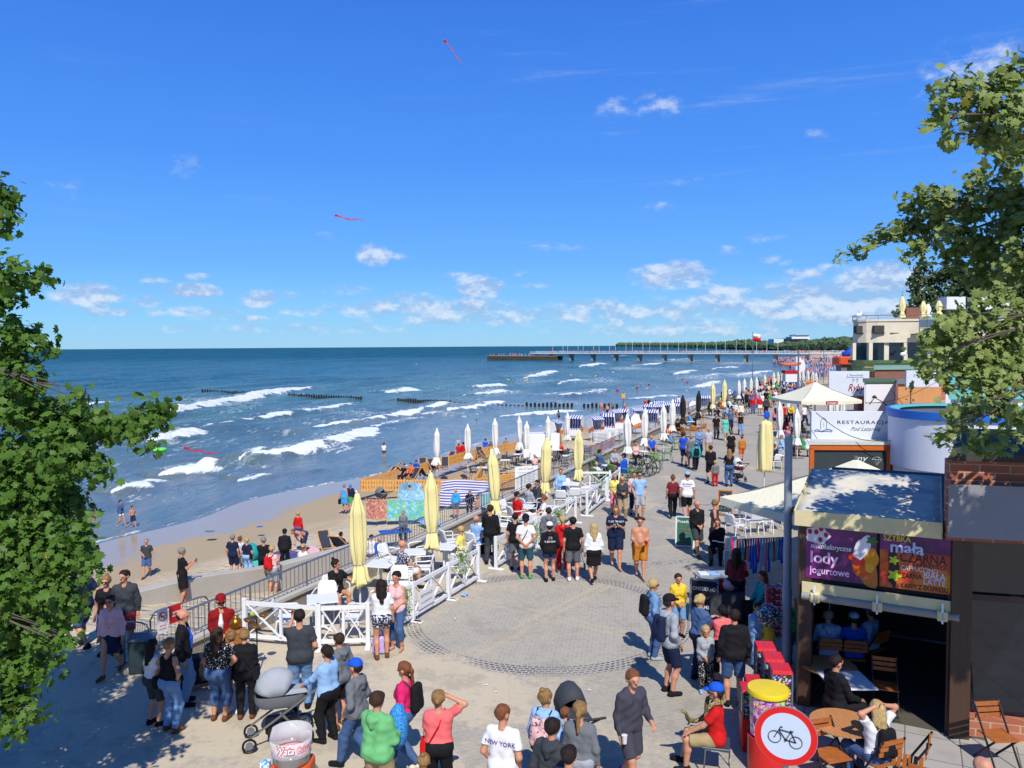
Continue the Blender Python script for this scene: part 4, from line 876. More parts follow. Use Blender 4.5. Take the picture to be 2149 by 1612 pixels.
def slatchair():
    t=thing("folding_chair","","chair",(0,-200,0)); b=MB(); s=MB()
    for i in range(6): s.box((0,-.17+i*.07,.45),(.40,.055,.018))
    s.build("seat",WOOD,t)
    for i in range(3): b.box((0,-.235-i*.02,.66+i*.085),(.42,.018,.065))
    b.build("backrest",WOOD,t)
    for x in(-1,1):
        l=MB(); l.beam((x*.20,-.30,.88),(x*.20,.24,0),.018,.03); l.build("leg",BLKP,t); l=MB(); l.beam((x*.185,.18,.45),(x*.185,-.28,0),.018,.03); l.build("leg",BLKP,t)
    return t
def deckchair():
    t=thing("deck_chair","","deck chair",(0,-200,0)); f=MB(); W_=.29
    for x in(-1,1):
        l=MB(); l.beam((x*W_,.55,.05),(x*W_,-.62,1.0),.03,.05); l.build("side_rail",PINE,t); l=MB(); l.beam((x*.26,-.50,0),(x*.26,.48,.42),.03,.05); l.build("leg",PINE,t)
    for y,z in((-.62,1.0),(.48,.42),(-.5,.03),(.55,.05)): f.beam((-W_,y,z),(W_,y,z),.035,.035)
    f.build("crossbars",PINE,t)
    c=MB(); P=[(.47,.44),(.3,.30),(.05,.26),(-.2,.42),(-.42,.70),(-.61,1.0)]; vs=[(x,y,z+.01) for y,z in P for x in(-.24,.24)]
    c.add(vs,[(2*i,2*i+1,2*i+3,2*i+2) for i in range(5)]); o=c.build("fabric_sling",mat((52,54,72),.85,.08,6),t,smooth='all')
    return t
# closed parasols
def parasol(px,py,H,c,label,z=0,group="closed parasols on the promenade terraces",r=.17,tie=.42,red=False,seed=0,skirt=1.0,lean=0):
    p=G(px,py,z); t=thing("closed_parasol",label,"parasol",p,random.uniform(0,6),group); rnd=random.Random(seed+int(px))
    pm=mat((225,225,225),.4,.03,5); m_=MB(); m_.cyl((0,0,.05),(0,0,H-.04),.026,n=8); m_.build("pole",pm,t,smooth=True)
    b=MB(); b.box((0,0,.03),(.6,.6,.05)); b.build("base",mat((130,130,132),.6,.08,5),t,bevel=.01)
    hem=H*.27*rnd.uniform(.85,1.1); zt=H*tie; pr=[(.012,H),(.05,H-.03),(.075,H-.16),(r*.78,H-.36),(r*.98,H-.5),(r*.93,H-.55),(r*1.02,H*.68),(r*.98,H*.56),(r*.72,zt+.04),(r*.62,zt),(r*.85,zt-.07),(r*1.25*skirt,zt-.3),(r*1.5*skirt,hem+.05),(r*1.45*skirt,hem)]
    if r>.28: pr=[(.012,H),(.10,H-.02),(r*.72,H-.08),(r*.80,H-.2),(r*.92,H*.8),(r,H*.62),(r*1.03,H*.45),(r*1.0,H*.35),(r*.98,H*.3)]; tie=.45
    a0=rnd.uniform(0,6); nf=rnd.choice((5,6,7))
    def fn(a,zz,j): 
        am=.05+.17*min(1,j/5) if j<9 else .10+.05*(j-9)
        return 1+am*math.sin(nf*a+a0+zz*1.1)+am*.5*math.sin((nf*2+1)*a+zz*2+a0)+(.16*math.cos(a-a0)*(j>9))
    t.rotation_euler=(rnd.uniform(-.03,.03),rnd.uniform(-.03,.03),rnd.uniform(0,6)); k=MB(); k.lathe([q for q in pr],48,fn=fn); 
    lx=rnd.uniform(-.03,.03)+lean
    k.v=[(x+lx*(zz/H)**2*(1+.4*math.sin(zz*2.2+a0)),y,zz+ (.07*math.sin(3*math.atan2(y,x)+a0) if zz<hem+.03 else 0)) for x,y,zz in k.v]
    cloth_=PARC[c]; k.build("canopy",cloth_,t,smooth='all')
    h=MB(); h.lathe([(r*.66,zt-.012),(r*.70,zt-.012),(r*.70,zt+.014),(r*.66,zt+.014)],20,cap=False); h.build("tie_band",mat((150,146,120),.7,.05,5),t,smooth=True)
    f=MB(); f.lathe([(.012,H-.01),(.03,H+.02),(.018,H+.05),(0,H+.06)],10,cap=False); f.build("finial",pm,t,smooth=True)
    return t
def parm(c):
    m=NT("parasol_cloth"); o=m.c.outputs["Object"]; b=tuple(x*.86 for x in lin(c)); m.base(m.mix(m.noise(3,4,.6,o),tuple(x*.86 for x in b),b)); m.rough(.8); m.b.inputs["Specular IOR Level"].default_value=.2
    m.bump(m.noise(9,3,.5,m.mapping((1,1,.15),vec=o)),.5,.03); return m.m
PARC=dict(y=parm((246,232,164)),c=parm((240,234,205)),w=parm((243,240,232)),k=parm((44,44,46)))
# white timber fence panels
def xfence(a,b,label,n=2,h=.95,sign=False):
    """a,b: ground points; n X-fields between posts"""
    a=Vector(a); b=Vector(b); d=b-a; L_=d.length; rz=math.atan2(d.y,d.x); t=thing("picket_barrier",label,"fence",a,rz,"white cross-braced fence panels round the terraces"); m=WPL
    for x in(0,L_): 
        p=MB(); p.box((x,0,h/2+.02),(.09,.09,h+.04)); p.build("post",m,t,bevel=.008); f=MB(); f.box((x,0,.03),(.12,.5,.05)); f.build("foot",m,t,bevel=.01)
    r_=MB(); r_.box((L_/2,0,h-.06),(L_-.1,.05,.09)); r_.build("top_rail",m,t); r_=MB(); r_.box((L_/2,0,.16),(L_-.1,.05,.08)); r_.build("bottom_rail",m,t)
    for i in range(n):
        x0=.05+(L_-.1)*i/n; x1=.05+(L_-.1)*(i+1)/n
        for q in(0,1):
            e=MB(); e.beam((x0+.03,.004+q*.028-.014,.2 if q else h-.1),(x1-.03,.004+q*.028-.014,h-.1 if q else .2),.024,.05,(0,1,0)); e.build("brace",m,t)
        if i: e=MB(); e.box((x0,0,h/2),(.06,.05,h-.3)); e.build("post",m,t)
    if sign:
        s=MB(); s.box((L_*.32,-.05,.45),(.75,.012,.42)); o=s.build("notice_board",WPL,t); M_=frame((L_*.32,-.056,.52),(1,0,0),(0,0,1))
        ink=mat((60,62,66),.6,.02); text("lettering","RESTAURACJA",.09,M_,ink,o,width=.55); M_=frame((L_*.32,-.056,.37),(1,0,0),(0,0,1)); text("lettering","DLA KONSUMENTÓW",.06,M_,ink,o,width=.5)
    return t
def planter(px,py,z,label):
    p=G(px,py,z); t=thing("flower_pot",label,"plant pot",p,0,"hanging flower pots on the white fence"); b=MB(); b.lathe([(.07,-.1),(.10,.08),(.11,.09),(.0,.07)],12); b.build("pot",WPL,t,smooth=True)
    v=[];f=[];rnd=random.Random(int(px))
    for i in range(420):
        a=rnd.uniform(0,6.28); r_=abs(rnd.gauss(0,.13)); zz=rnd.uniform(-.28,.34)*(1 if r_>.06 else .7)+.08; c=Vector((r_*math.cos(a),r_*math.sin(a),zz)); q=Vector((rnd.gauss(0,1),rnd.gauss(0,1),rnd.gauss(0,1))).normalized()*.035; w_=q.cross(Vector((rnd.gauss(0,1),rnd.gauss(0,1),.3))).normalized()*.014
        o=len(v); v+=[c-q,c+w_,c+q,c-w_]; f.append((o,o+1,o+2,o+3))
    m_=MB(); m_.add(v,f); m_.build("foliage",mat((120,150,50),.6,.4,25),t)
# beach basket chairs
def basketm():
    m=NT("striped_hood"); f=m.math('LESS_THAN',m.math('FRACT',m.math('MULTIPLY',m.sepx(m.c.outputs["Object"]),4.4)),.55); m.base(m.mix(f,(.78,.79,.8),(.02,.05,.33))); m.rough(.8); return m.m
def basket(px,py,face,label,z=-3.05):
    if 'sk' not in _pr:
        t=thing("beach_basket","","beach basket chair",(0,-200,0)); wm=WPL; ora=mat((222,128,50),.6,.12,8); s=MB(); s.box((0,0,.25),(1.15,.75,.5)); s.build("base_box",wm,t,bevel=.02); c=MB(); c.box((0,.05,.53),(1.0,.6,.07)); c.build("seat_cushion",BSK,t,bevel=.02)
        for x in(-1,1):
            a=MB(); a.box((x*.565,-.02,.62),(.05,.72,.5)); a.build("side_panel",ora,t,bevel=.01); h=MB()
            P=[(.30,.95),(.12,1.62),(-.30,1.72),(-.60,1.35),(-.62,.95),(-.40,.62)]; vs=[(x*.60,y,zz) for y,zz in P]+[(x*.57,y,zz) for y,zz in P]; n=len(P)
            h.add(vs,[tuple(range(n)),tuple(range(n,2*n))[::-1]]+[(i,(i+1)%n,n+(i+1)%n,n+i) for i in range(n)]); h.build("hood_side",wm,t)
        b=MB(); P=[(.28,1.00),(.12,1.62),(-.30,1.72),(-.60,1.35),(-.62,.95),(-.40,.6)][1:]; vs=[(x,y,zz) for y,zz in P for x in(-.57,.57)]; b.add(vs,[(2*i,2*i+1,2*i+3,2*i+2) for i in range(4)]); o=b.build("hood_back",BSK,t); so_=o.modifiers.new("t",'SOLIDIFY'); so_.thickness=.03
        aw=MB(); aw.add([(-.57,.12,1.62),(.57,.12,1.62),(.57,.42,1.5),(-.57,.42,1.5)],[(0,1,2,3)]); aw.build("sun_flap",BSK,t); _pr['sk']=t
    return put('sk',_pr['sk'],G(px,py,z),-R(face),label,"white beach basket chairs with blue striped lining",1.22)
BSK=basketm()
def windbreak(pts,h,c,label,z=-3.05,pat=None):
    P=[G(a,b,z) for a,b in pts]; m_=MB(); n=len(P)*3-2; Q=[]
    for i in range(len(P)-1):
        for k in range(3): Q.append(P[i].lerp(P[i+1],k/3)+Vector((random.uniform(-.04,.04),random.uniform(-.04,.04),0)))
    Q.append(P[-1]); t=thing("windbreak",label,"windbreak",P[0],0,"cloth windbreaks on the sand")
    for q in Q: q-=0*q
    vs=[(q.x-P[0].x,q.y-P[0].y,zz) for q in Q for zz in(.03,h)]; m_.add(vs,[(2*i,2*i+2,2*i+3,2*i+1) for i in range(len(Q)-1)]); o=m_.build("cloth_screen",c,t)
    so_=o.modifiers.new("t",'SOLIDIFY'); so_.thickness=.006
    for p in P: s=MB(); q=p-P[0]; s.cyl((q.x,q.y,-.1),(q.x,q.y,h+.08),.014,n=5); s.build("stake",PINE,t)
def towel(px,py,w_,l_,rot,c,label,z=-3.03,pat=None):
    m_=MB(); n=6; vs=[(-w_/2+w_*i/n,-l_/2+l_*j/n,.01+random.uniform(0,.02)) for j in range(n+1) for i in range(n+1)]; m_.add(vs,[(j*7+i,j*7+i+1,j*7+i+8,j*7+i+7) for j in range(n) for i in range(n)])
    o=m_.build("beach_towel",cloth(c,pat),None,smooth='all'); o.location=G(px,py,z); o.rotation_euler=(0,0,R(rot)); tag(o,label,"towel")
def patch(name,cols,sc=6,thr=(.45,.6)):
    m=NT(name); n=m.noise(sc,3,.6,m.c.outputs["Object"]); n2=m.noise(sc*1.7,2,.5,m.mapping(loc=(5,5,5),vec=m.c.outputs["Object"]))
    m.base(m.mix(m.rng(n2,.5,.56),m.mix(m.rng(n,thr[0],thr[1]),cols[0],cols[1]),cols[2])); m.rough(.85); return m.m
def stripes(name,c1,c2,f,axis='z'):
    m=NT(name); v=dict(x=m.sepx,y=m.sepy,z=m.sep)[axis](m.c.outputs["Object"]); m.base(m.mix(m.math('LESS_THAN',m.math('FRACT',m.math('MULTIPLY',v,f)),.5),c1,c2)); m.rough(.85); return m.m
# bicycles and prams
def bicycle(p,rz,label,c):
    t=thing("bicycle",label,"bicycle",p,rz,"bicycles parked by the café terraces"); tm=mat((25,25,27),.7,.1)
    for x in(-.52,.52):
        w_=MB(); w_.tube([(x+.33*math.cos(a),0,.35+.33*math.sin(a)) for a in np.linspace(0,2*PI,25)[:-1]],.022,6,True); o=w_.build("wheel",tm,t,smooth=True); s=MB(); [s.cyl((x,0,.35),(x+.31*math.cos(a),0,.35+.31*math.sin(a)),.004,n=3) for a in np.linspace(0,2*PI,13)[:-1]]; s.build("spokes",STEEL,o)
    f=MB(); A_,B_,C_,D_,E_=(-.52,0,.35),(-.08,0,.30),(-.2,0,.85),(.35,0,.88),(.52,0,.35)
    for a,b in((A_,B_),(A_,C_),(B_,C_),(C_,D_),(B_,D_),(D_,E_)): f.cyl(a,b,.018,n=6)
    f.build("frame",mat(c,.35,.05,4),t,smooth=True); s=MB(); s.cyl((-.2,0,.85),(-.22,0,.95),.014,n=6); s.box((-.24,0,.97),(.26,.12,.05)); s.build("saddle",tm,t,bevel=.02)
    h=MB(); h.tube([(.35,0,.88),(.34,0,1.0),(.36,0,1.03)],.014,6); h.tube([(.3,-.28,1.02),(.38,-.1,1.03),(.38,.1,1.03),(.3,.28,1.02)],.013,6); h.build("handlebar",tm,t,smooth=True)
    c_=MB(); c_.lathe([(.09,-.01),(.09,.01)],16); c_.v=[(x,z,y) for x,y,z in c_.v]; c_.v=[(x-.08,y,z+.30) for x,y,z in c_.v]; c_.build("chainring",STEELD,t)
def pram(p,rz,label,body,hood,sc_=1,basket=True):
    t=thing("pram",label,"pram",p,rz,"prams and pushchairs",sc_); g=mat(COL[hood],.8,.06,6,.2,50); bm_=mat(COL[body],.7,.06); al=mat((150,148,145),.35,.05,metal=.6); bk=mat((24,24,26),.6,.1)
    b=MB(); ns_=16
    def ring(rx,ry,z,off=0): return [(off+rx*math.copysign(abs(math.cos(a))**.7,math.cos(a)),ry*math.copysign(abs(math.sin(a))**.7,math.sin(a)),z) for a in np.linspace(0,2*PI,ns_+1)[:-1]]
    vs=ring(.33,.15,.62)+ring(.42,.21,.72)+ring(.43,.22,.84); b.add(vs,[(j*ns_+i,j*ns_+(i+1)%ns_,(j+1)*ns_+(i+1)%ns_,(j+1)*ns_+i) for j in range(2) for i in range(ns_)]+[tuple(range(ns_))[::-1]]); b.build("carrycot",bm_,t,smooth=True)
    h=MB(); vs=[];m_=6;n=9
    for i in range(m_+1):
        th=R(10+i*22); 
        for j in range(n): ph=PI*j/(n-1); vs.append((-.06-.37*math.cos(th)*1.0*(.35+.65*math.sin(ph)) if i<m_+1 else 0,.23*math.cos(ph),.84+.40*math.sin(ph)*math.sin(th)+.02))
    h.add(vs,[(i*n+j,i*n+j+1,(i+1)*n+j+1,(i+1)*n+j) for i in range(m_) for j in range(n-1)]); o=h.build("hood",g,t,smooth='all'); so_=o.modifiers.new("t",'SOLIDIFY'); so_.thickness=.015
    a=MB(); a.add([(-.02,-.21,.86),(.42,-.19,.86),(.42,.19,.86),(-.02,.21,.86),(.0,-.12,.90),(.38,-.1,.89),(.38,.1,.89),(.0,.12,.90)],[(0,1,5,4),(1,2,6,5),(2,3,7,6),(3,0,4,7),(4,5,6,7)]); a.build("apron",g,t)
    for y in(-.24,.24):
        f=MB(); f.beam((-.50,y,.22),(.72,y,1.02),.022,.03); f.beam((.35,y,.16),(-.02,y,.60),.022,.03); f.build("chassis_tube",al,t)
    hb=MB(); hb.tube([(.66,-.24,.98),(.82,-.24,1.06),(.82,.24,1.06),(.66,.24,.98)],.018,6); hb.build("handle",bk,t,smooth=True)
    if basket: k=MB(); k.box((.02,0,.30),(.55,.38,.2)); k.build("shopping_basket",bk,t,bevel=.04)
    for x,r_ in((-.50,.12),(.36,.16)):
        for y in(-.26,.26):
            w_=MB(); w_.tube([(x+r_*.85*math.cos(q),y,r_+r_*.85*math.sin(q)) for q in np.linspace(0,2*PI,17)[:-1]],.02,5,True); o=w_.build("wheel",bk,t,smooth=True); s=MB(); s.cyl((x,y-.012,r_),(x,y+.012,r_),r_*.5,n=12); s.build("hub",STEEL,o,smooth=True)
    return t
def scribble(par,M_,w_,hh,m,seed=0):
    rnd=random.Random(seed+5); b=MB(); x=-w_/2; pts=[]
    while x<w_/2:
        if rnd.random()<.14 and len(pts)>2:
            b.tube([M_@Vector(p) for p in pts],hh*.09,3); pts=[]; x+=hh*.5
        pts.append((x,rnd.choice((-.5,.5,-.4,.45,0))*hh,0)); x+=hh*rnd.uniform(.16,.34)
    if len(pts)>1: b.tube([M_@Vector(p) for p in pts],hh*.09,3)
    b.build('hand_lettering',m,par)
def aboard(px,py,face,h,w_,fr,fc,lines,label,z=0,ink=(235,235,235),title=None,name="menu_board"):
    t=thing(name,label,"menu board",G(px,py,z),-R(face),None); f=MB(); b=MB(); 
    for s in(-1,1):
        b.add([Vector((x,s*(.22*(1-q)+.015),q*h)) for x,q in((-w_/2,.05),(w_/2,.05),(w_/2,1),(-w_/2,1))],[(0,1,2,3)])
        for x in(-w_/2,w_/2): f.beam((x,s*.235,0),(x,s*.02,h),.05,.035)
        for q in(.06,1): f.beam((-w_/2,s*(.22*(1-q)+.02),q*h),(w_/2,s*(.22*(1-q)+.02),q*h),.05,.035)
    f.build("frame",fr,t); bd=b.build("board",fc,t); n=Vector((0,1,.2)).normalized()
    for i,(txt,col_,sz) in enumerate(lines):
        if txt.startswith('~'):
            q=.9-(i+.5)*.85/len(lines); scribble(bd,frame(Vector((0,.22*(1-q)+.015+.012,q*h)),(-1,0,0),Vector((0,-.22/h,1)),.006),float(txt[1:])*w_,sz*.6,mat(col_,.7,.02),i); continue
        q=.9-(i+.5)*.85/len(lines); M_=frame(Vector((0,.22*(1-q)+.015+.012,q*h)),(-1,0,0),Vector((0,-.22/h,1)),.006); text("lettering",txt,sz,M_,mat(col_,.7,.02),bd,bold=.01,width=min(w_*.86,sz*len(txt)*.62))
    return t
def lamp(px,py,h,label,r=.075,z=0,head=False,name="lamp_post",m=None,cat="lamp post"):
    t=thing(name,label,cat,G(px,py,z)); m=m or STEEL; a=MB(); a.cyl((0,0,0),(0,0,h*.36),r*1.22,r*1.15,12); a.build("base_shaft",m,t,smooth=True); b=MB(); b.cyl((0,0,h*.36),(0,0,h),r,r*.96,12); b.build("pole",m,t,smooth=True)
    return t
# ------------------------------------------------ trees
def leafmat(name,c1,c2,back,yel=.03):
    m=NT(name); lv=m.attr("lv"); g=m.g.outputs["Backfacing"]
    c=m.mix(lv,c1,c2); c=m.mix(m.rng(lv,1-yel-.005,1-yel,0,1,False),c,(.42,.34,.05)); c=m.mix(g,c,back); m.base(c); m.rough(.5); m.b.inputs["Specular IOR Level"].default_value=.18
    tr=m.n("ShaderNodeBsdfTranslucent"); m.link(m.mix(.5,c,(.18,.34,.02)),tr.inputs[0]); mx=m.n("ShaderNodeMixShader"); mx.inputs[0].default_value=.2
    out=m.t.nodes["Material Output"]; m.link(m.b.outputs[0],mx.inputs[1]); m.link(tr.outputs[0],mx.inputs[2]); m.link(mx.outputs[0],out.inputs[0]); return m.m
LEAF_O=[(0,.58),(.09,.30),(.20,.34),(.36,.42),(.27,.16),(.38,.10),(.54,.0),(.33,-.16),(.30,-.36),(.06,-.28)]; LEAF_O=LEAF_O+[(-x,y) for x,y in LEAF_O[::-1] if x>0]
def leaves(name,blobs,size,m,parent,org,dens,seed=0,clump=.2,upb=.6,simple=False,sunb=1.0):
    rs=np.random.RandomState(seed); O=np.array(LEAF_O if not simple else [(0,.55),(.4,.1),(.25,-.4),(-.25,-.4),(-.4,.1)]); K=len(O); V=[];A=[]
    for (c,r) in blobs:
        c=np.array(c); n=max(2,int(dens*(r/size)**2.35/7)); d=rs.normal(size=(n,3)); d/=np.linalg.norm(d,axis=1)[:,None]; rad=r*rs.rand(n)**.42; cen=c+d*rad[:,None]*np.array([1,1,.8])
        for q,o in zip(cen,d):
            ax=nrm(o*(1.05-.35*sunb)+np.array([.1*sunb,-.25-.37*sunb,upb+.15])+rs.normal(size=3)*.3); tv=rs.rand()
            for j in range(8):
                p=q+rs.normal(size=3)*clump*.5; nn=nrm(ax+rs.normal(size=3)*.42); x=nrm(np.cross(nn,rs.normal(size=3))); y=np.cross(nn,x); s=size*rs.uniform(.55,1.15)
                P=p+(O[:,:1]*x+O[:,1:]*y)*s+nn*(-.25*s*(O[:,:1]**2+O[:,1:]**2)); V.append(np.vstack([P,p-y*s*.03+nn*.03*s])); A.append(min(.96,max(0,.75*tv**1.3+.25*rs.rand())) if rs.rand()>.03 else 1)
    n=len(V); V=np.concatenate(V)-np.array(org); f=np.array([(i,(i+1)%K,K) for i in range(K)]); Fq=(f[None]+(np.arange(n)*(K+1))[:,None,None]).reshape(-1,3); A=np.repeat(A,K+1)
    return npmesh(name,V,Fq,[m],parent,{"lv":A},smooth=False)
BARK=NT("bark"); c=BARK.mix(BARK.noise(9,6,.65,BARK.mapping((1,1,.25))),(.05,.038,.028),(.16,.13,.10)); BARK.base(c); BARK.rough(.9); BARK.bump(BARK.noise(16,5,.6,BARK.mapping((1,1,.3))),.8,.03); BARK=BARK.m
def tree(name,label,base,trunk,blobs,size,m,dens,seed,rt=.28,limbs=14,**kw):
    base=Vector(base); t=thing(name,label,"tree",base); k=MB(); tp=[Vector(p)-base for p in trunk]; n=len(tp); k.tube(tp,[rt*(1-.75*i/(n-1)) for i in range(n)],10); rnd=random.Random(seed)
    k.build("trunk",BARK,t,smooth='all'); b=MB(); bl=sorted(blobs,key=lambda q:-q[1])
    for c,r in blobs[::max(1,len(blobs)//limbs)] if limbs else []:
        c=Vector(c)-base; s=min(tp[1:],key=lambda q:(q-c).length+abs(q.z+ .3-c.z)*.5); md=s.lerp(c,.5)+Vector((rnd.uniform(-.2,.2),rnd.uniform(-.2,.2),(c-s).length*.10)); L_=(c-s).length
        b.tube([s,s.lerp(md,.5)+Vector((0,0,.05*L_)),md,md.lerp(c,.6),c],[rt*.28,rt*.2,rt*.15,rt*.09,rt*.03],6)
        for q in range(4): e=c+Vector((rnd.gauss(0,1),rnd.gauss(0,1),rnd.gauss(0,.8))).normalized()*r*.95; s2=md.lerp(c,.3+.2*q); b.tube([s2,s2.lerp(e,.5)+Vector((0,0,.03)),e],[rt*.07,rt*.045,rt*.015],4)
    if limbs: b.build("branches",BARK,t,smooth='all')
    leaves("crown",blobs,size,m,t,base,dens,seed,**kw); return t
def PB(lst,dj=0,seed=0):
    rnd=random.Random(seed); out=[]
    for q in lst:
        x,y,r=q[:3]; d=q[3]+rnd.uniform(-dj,dj); p=D(x,y,d); out.append(((p.x,p.y,p.z),r/F*d*.92))
    return out
LM1=leafmat("maple_leaf",(.008,.040,.004),(.075,.165,.010),(.075,.15,.022),.035); LM2=leafmat("maple_leaf_pale",(.04,.095,.010),(.36,.42,.085),(.20,.25,.07),.03); LM3=leafmat("bush_leaf",(.02,.045,.012),(.08,.12,.03),(.07,.1,.04),.0)
Lb=[(5,405,32,9.5),(-5,445,42,9.5),(8,478,16,9.5),(30,575,40,9.4),(75,580,34,9.3),(5,610,40,9.5),(10,650,22,9.5),(10,700,46,9.6),(60,722,42,9.5),(88,742,20,9.4),(15,780,52,9.6),(58,800,38,9.4),(20,850,62,9.7),(85,872,50,9.5),(150,885,55,9.3),(210,895,48,9.2),(268,893,44,9.1),(318,878,38,9.0),(350,858,18,9.0),(292,935,26,9.1),(178,842,26,9.2),
(135,950,70,9.5),(60,965,85,9.8),(195,985,36,9.3),(25,1050,95,9.8),(110,1055,75,9.6),(165,1100,26,9.4),(55,1135,90,9.7),(140,1155,60,9.4),(190,1185,26,9.2),(35,1225,90,9.7),(115,1235,60,9.4),(150,1275,36,9.2),(25,1315,80,9.6),(95,1330,50,9.4),(128,1350,26,9.2),(15,1400,64,9.6),(70,1405,34,9.4),(95,1432,16,9.3),(25,1470,48,9.5),(68,1502,26,9.4),(10,1535,28,9.4),
(-90,600,100,10),(-120,800,140,10.3),(-110,1000,150,10.3),(-100,1200,150,10.3),(-120,1400,130,10),(-260,1100,170,10.5),(-250,1350,150,10.2),(-160,1560,110,9.6),(-330,850,160,10.8)]
tree("maple_tree","dark green maple tree filling the left edge of the view","-9.6,10.4,0".split(',') and (-9.9,10.6,0),[(-9.9,10.6,-.1),(-9.8,10.5,1.6),(-9.6,10.4,3.2),(-9.3,10.3,4.8),(-9.1,10.2,6.4),(-8.8,10.1,8.2)],PB(Lb,.35,2),.122,LM1,34.0,4,rt=.16,limbs=9,clump=.16,upb=.45,sunb=.15)
Rb=[(2112,165,46,10.5),(2140,122,26,10.4),(2085,195,38,10.4),(2012,192,44,10.2),(1978,236,34,10),(2050,235,50,10.4),(2120,235,56,10.6),(1960,262,18,10),(2000,282,26,10.1),(2090,285,44,10.6),(2142,310,46,10.7),(2085,335,20,10.4),(2128,350,34,10.7),
(2055,378,30,13.5),(2100,410,52,13),(2040,432,50,13.6),(1980,425,44,14),(1935,422,30,14.3),(1905,412,18,14.5),(2140,455,54,12.6),(1960,470,48,14.2),(1900,478,36,14.6),(1860,494,27,15),(1822,514,21,15.3),(1788,530,18,15.5),(1760,543,10,15.6),(2020,500,54,13.5),(2090,515,54,13),(1930,522,30,14.3),(2140,550,54,12.4),(1995,552,30,13.6),(2060,575,38,13.1),
(2000,684,46,11),(1972,705,36,11),(2055,655,42,11.2),(2100,628,36,11.2),(1955,742,32,10.8),(2025,735,58,11),(2100,712,58,11.2),(2140,665,44,11.3),(1958,782,22,10.8),(2005,795,36,10.9),(2075,795,52,11),(2140,785,46,11.2),(2060,850,32,10.8),(2112,858,42,11),(2142,880,34,11),(2015,872,36,10.7),(1988,912,27,10.6),(2048,925,30,10.7),(1998,938,14,10.6),(2108,925,26,10.8),
(2250,250,120,11.5),(2280,480,150,12),(2280,720,140,11.8),(2250,900,90,11.3),(2330,110,120,12),(2420,350,170,12.5),(2400,650,160,12.2),(2700,230,170,7.4),(2950,350,210,7.2),(3100,150,240,6.8),(2760,500,130,7.4)]  # leaf clusters out of view, added to shade the stall front
tree("maple_tree","big pale green maple tree reaching in from the right edge",(12.0,12.4,0),[(12.0,12.4,-.1),(11.8,12.4,2),(11.4,12.4,4.2),(10.9,12.3,6.4),(10.5,12.2,8.6),(10.1,12.0,10.6)],PB(Rb,.3,5),.140,LM2,25.0,9,rt=.20,limbs=14,clump=.17,upb=.55)
# trees behind the terrace restaurant
for i,(lb,bl) in enumerate([("small shrubby tree behind the left end of the roof terrace",[(1895,652,12,120),(1884,662,9,120),(1915,648,15,118)]),("tall dark evergreen behind the roof terrace parasols",[(1925,590,22,110),(1935,565,20,110),(1950,620,28,110),(1925,635,22,110),(1965,590,28,111),(1915,610,12,110),(1940,648,20,110)]),
 ("broad green tree behind the brick chimney of the terrace",[(2000,570,30,108),(2010,610,36,107),(1985,645,26,107),(2040,640,30,106)]),("dense tree behind the white boxes on the terrace roof",[(2060,585,38,104),(2075,620,40,104),(2110,590,42,103),(2140,620,40,103),(2130,560,30,104),(2170,600,50,104)])]):
    B_=PB(bl,1,i); c=B_[0][0]; tree("background_tree",lb,(c[0],c[1],0),[(c[0],c[1],0),(c[0],c[1],4),(c[0]+.5,c[1],c[2])],B_,.62,LM3,26,20+i,rt=.4,limbs=0,clump=.6,upb=.5,simple=True)
# ------------------------------------------------ buildings and stalls on the right
def brickm(c1,c2,mo,w_=.25,h_=.075,name="brickwork"):
    m=NT(name); b=m.n("ShaderNodeTexBrick"); o=m.c.outputs["Object"]; s=m.n("ShaderNodeSeparateXYZ"); m.link(o,s.inputs[0]); cb=m.n("ShaderNodeCombineXYZ"); m.link(m.math('ADD',s.outputs[0],s.outputs[1]),cb.inputs[0]); m.link(s.outputs[2],cb.inputs[1]); m.link(cb.outputs[0],b.inputs["Vector"])
    b.inputs["Scale"].default_value=1; b.inputs["Brick Width"].default_value=w_; b.inputs["Row Height"].default_value=h_; b.inputs["Mortar Size"].default_value=.008; b.inputs["Color1"].default_value=c1+(1,); b.inputs["Color2"].default_value=c2+(1,); b.inputs["Mortar"].default_value=mo+(1,)
    m.base(m.mix(m.rng(m.noise(3,5),.4,.8,0,.4),b.outputs["Color"],tuple(x*.6 for x in c1))); m.rough(.85); m.bump(b.outputs["Fac"],-.4,.01); return m.m
BRICK=brickm((.42,.13,.06),(.32,.09,.045),(.42,.33,.25),.30,.13); BRICKD=brickm((.25,.08,.05),(.18,.06,.04),(.2,.15,.12))
REND=mat((226,214,190),.85,.10,.9,.2,60); WREND=mat((222,226,233),.7,.10,1.1,.1,40); GLASSD=mat((14,22,34),.06,.2,2,spec=.8); DARK=mat((22,20,20),.7,.2,4); TEALR=mat((110,190,185),.5,.12,4); GREENR=mat((78,110,72),.7,.15,5,.2,30); ORAW=mat((205,98,28),.5,.12,6); GREY=mat((120,122,124),.8,.1,4)
TIMB=NT("dark_timber"); TIMB.base(TIMB.mix(TIMB.noise(6,6,.6,TIMB.mapping((6,6,.4),vec=TIMB.c.outputs["Object"])),(.03,.014,.008),(.09,.045,.024))); TIMB.rough(.55); TIMB=TIMB.m
def extr(name,poly,z0,z1,m,parent,org=(0,0)):
    b=MB(); b.slab([(x-org[0],y-org[1]) for x,y in poly],z0,z1); return b.build(name,m,parent)
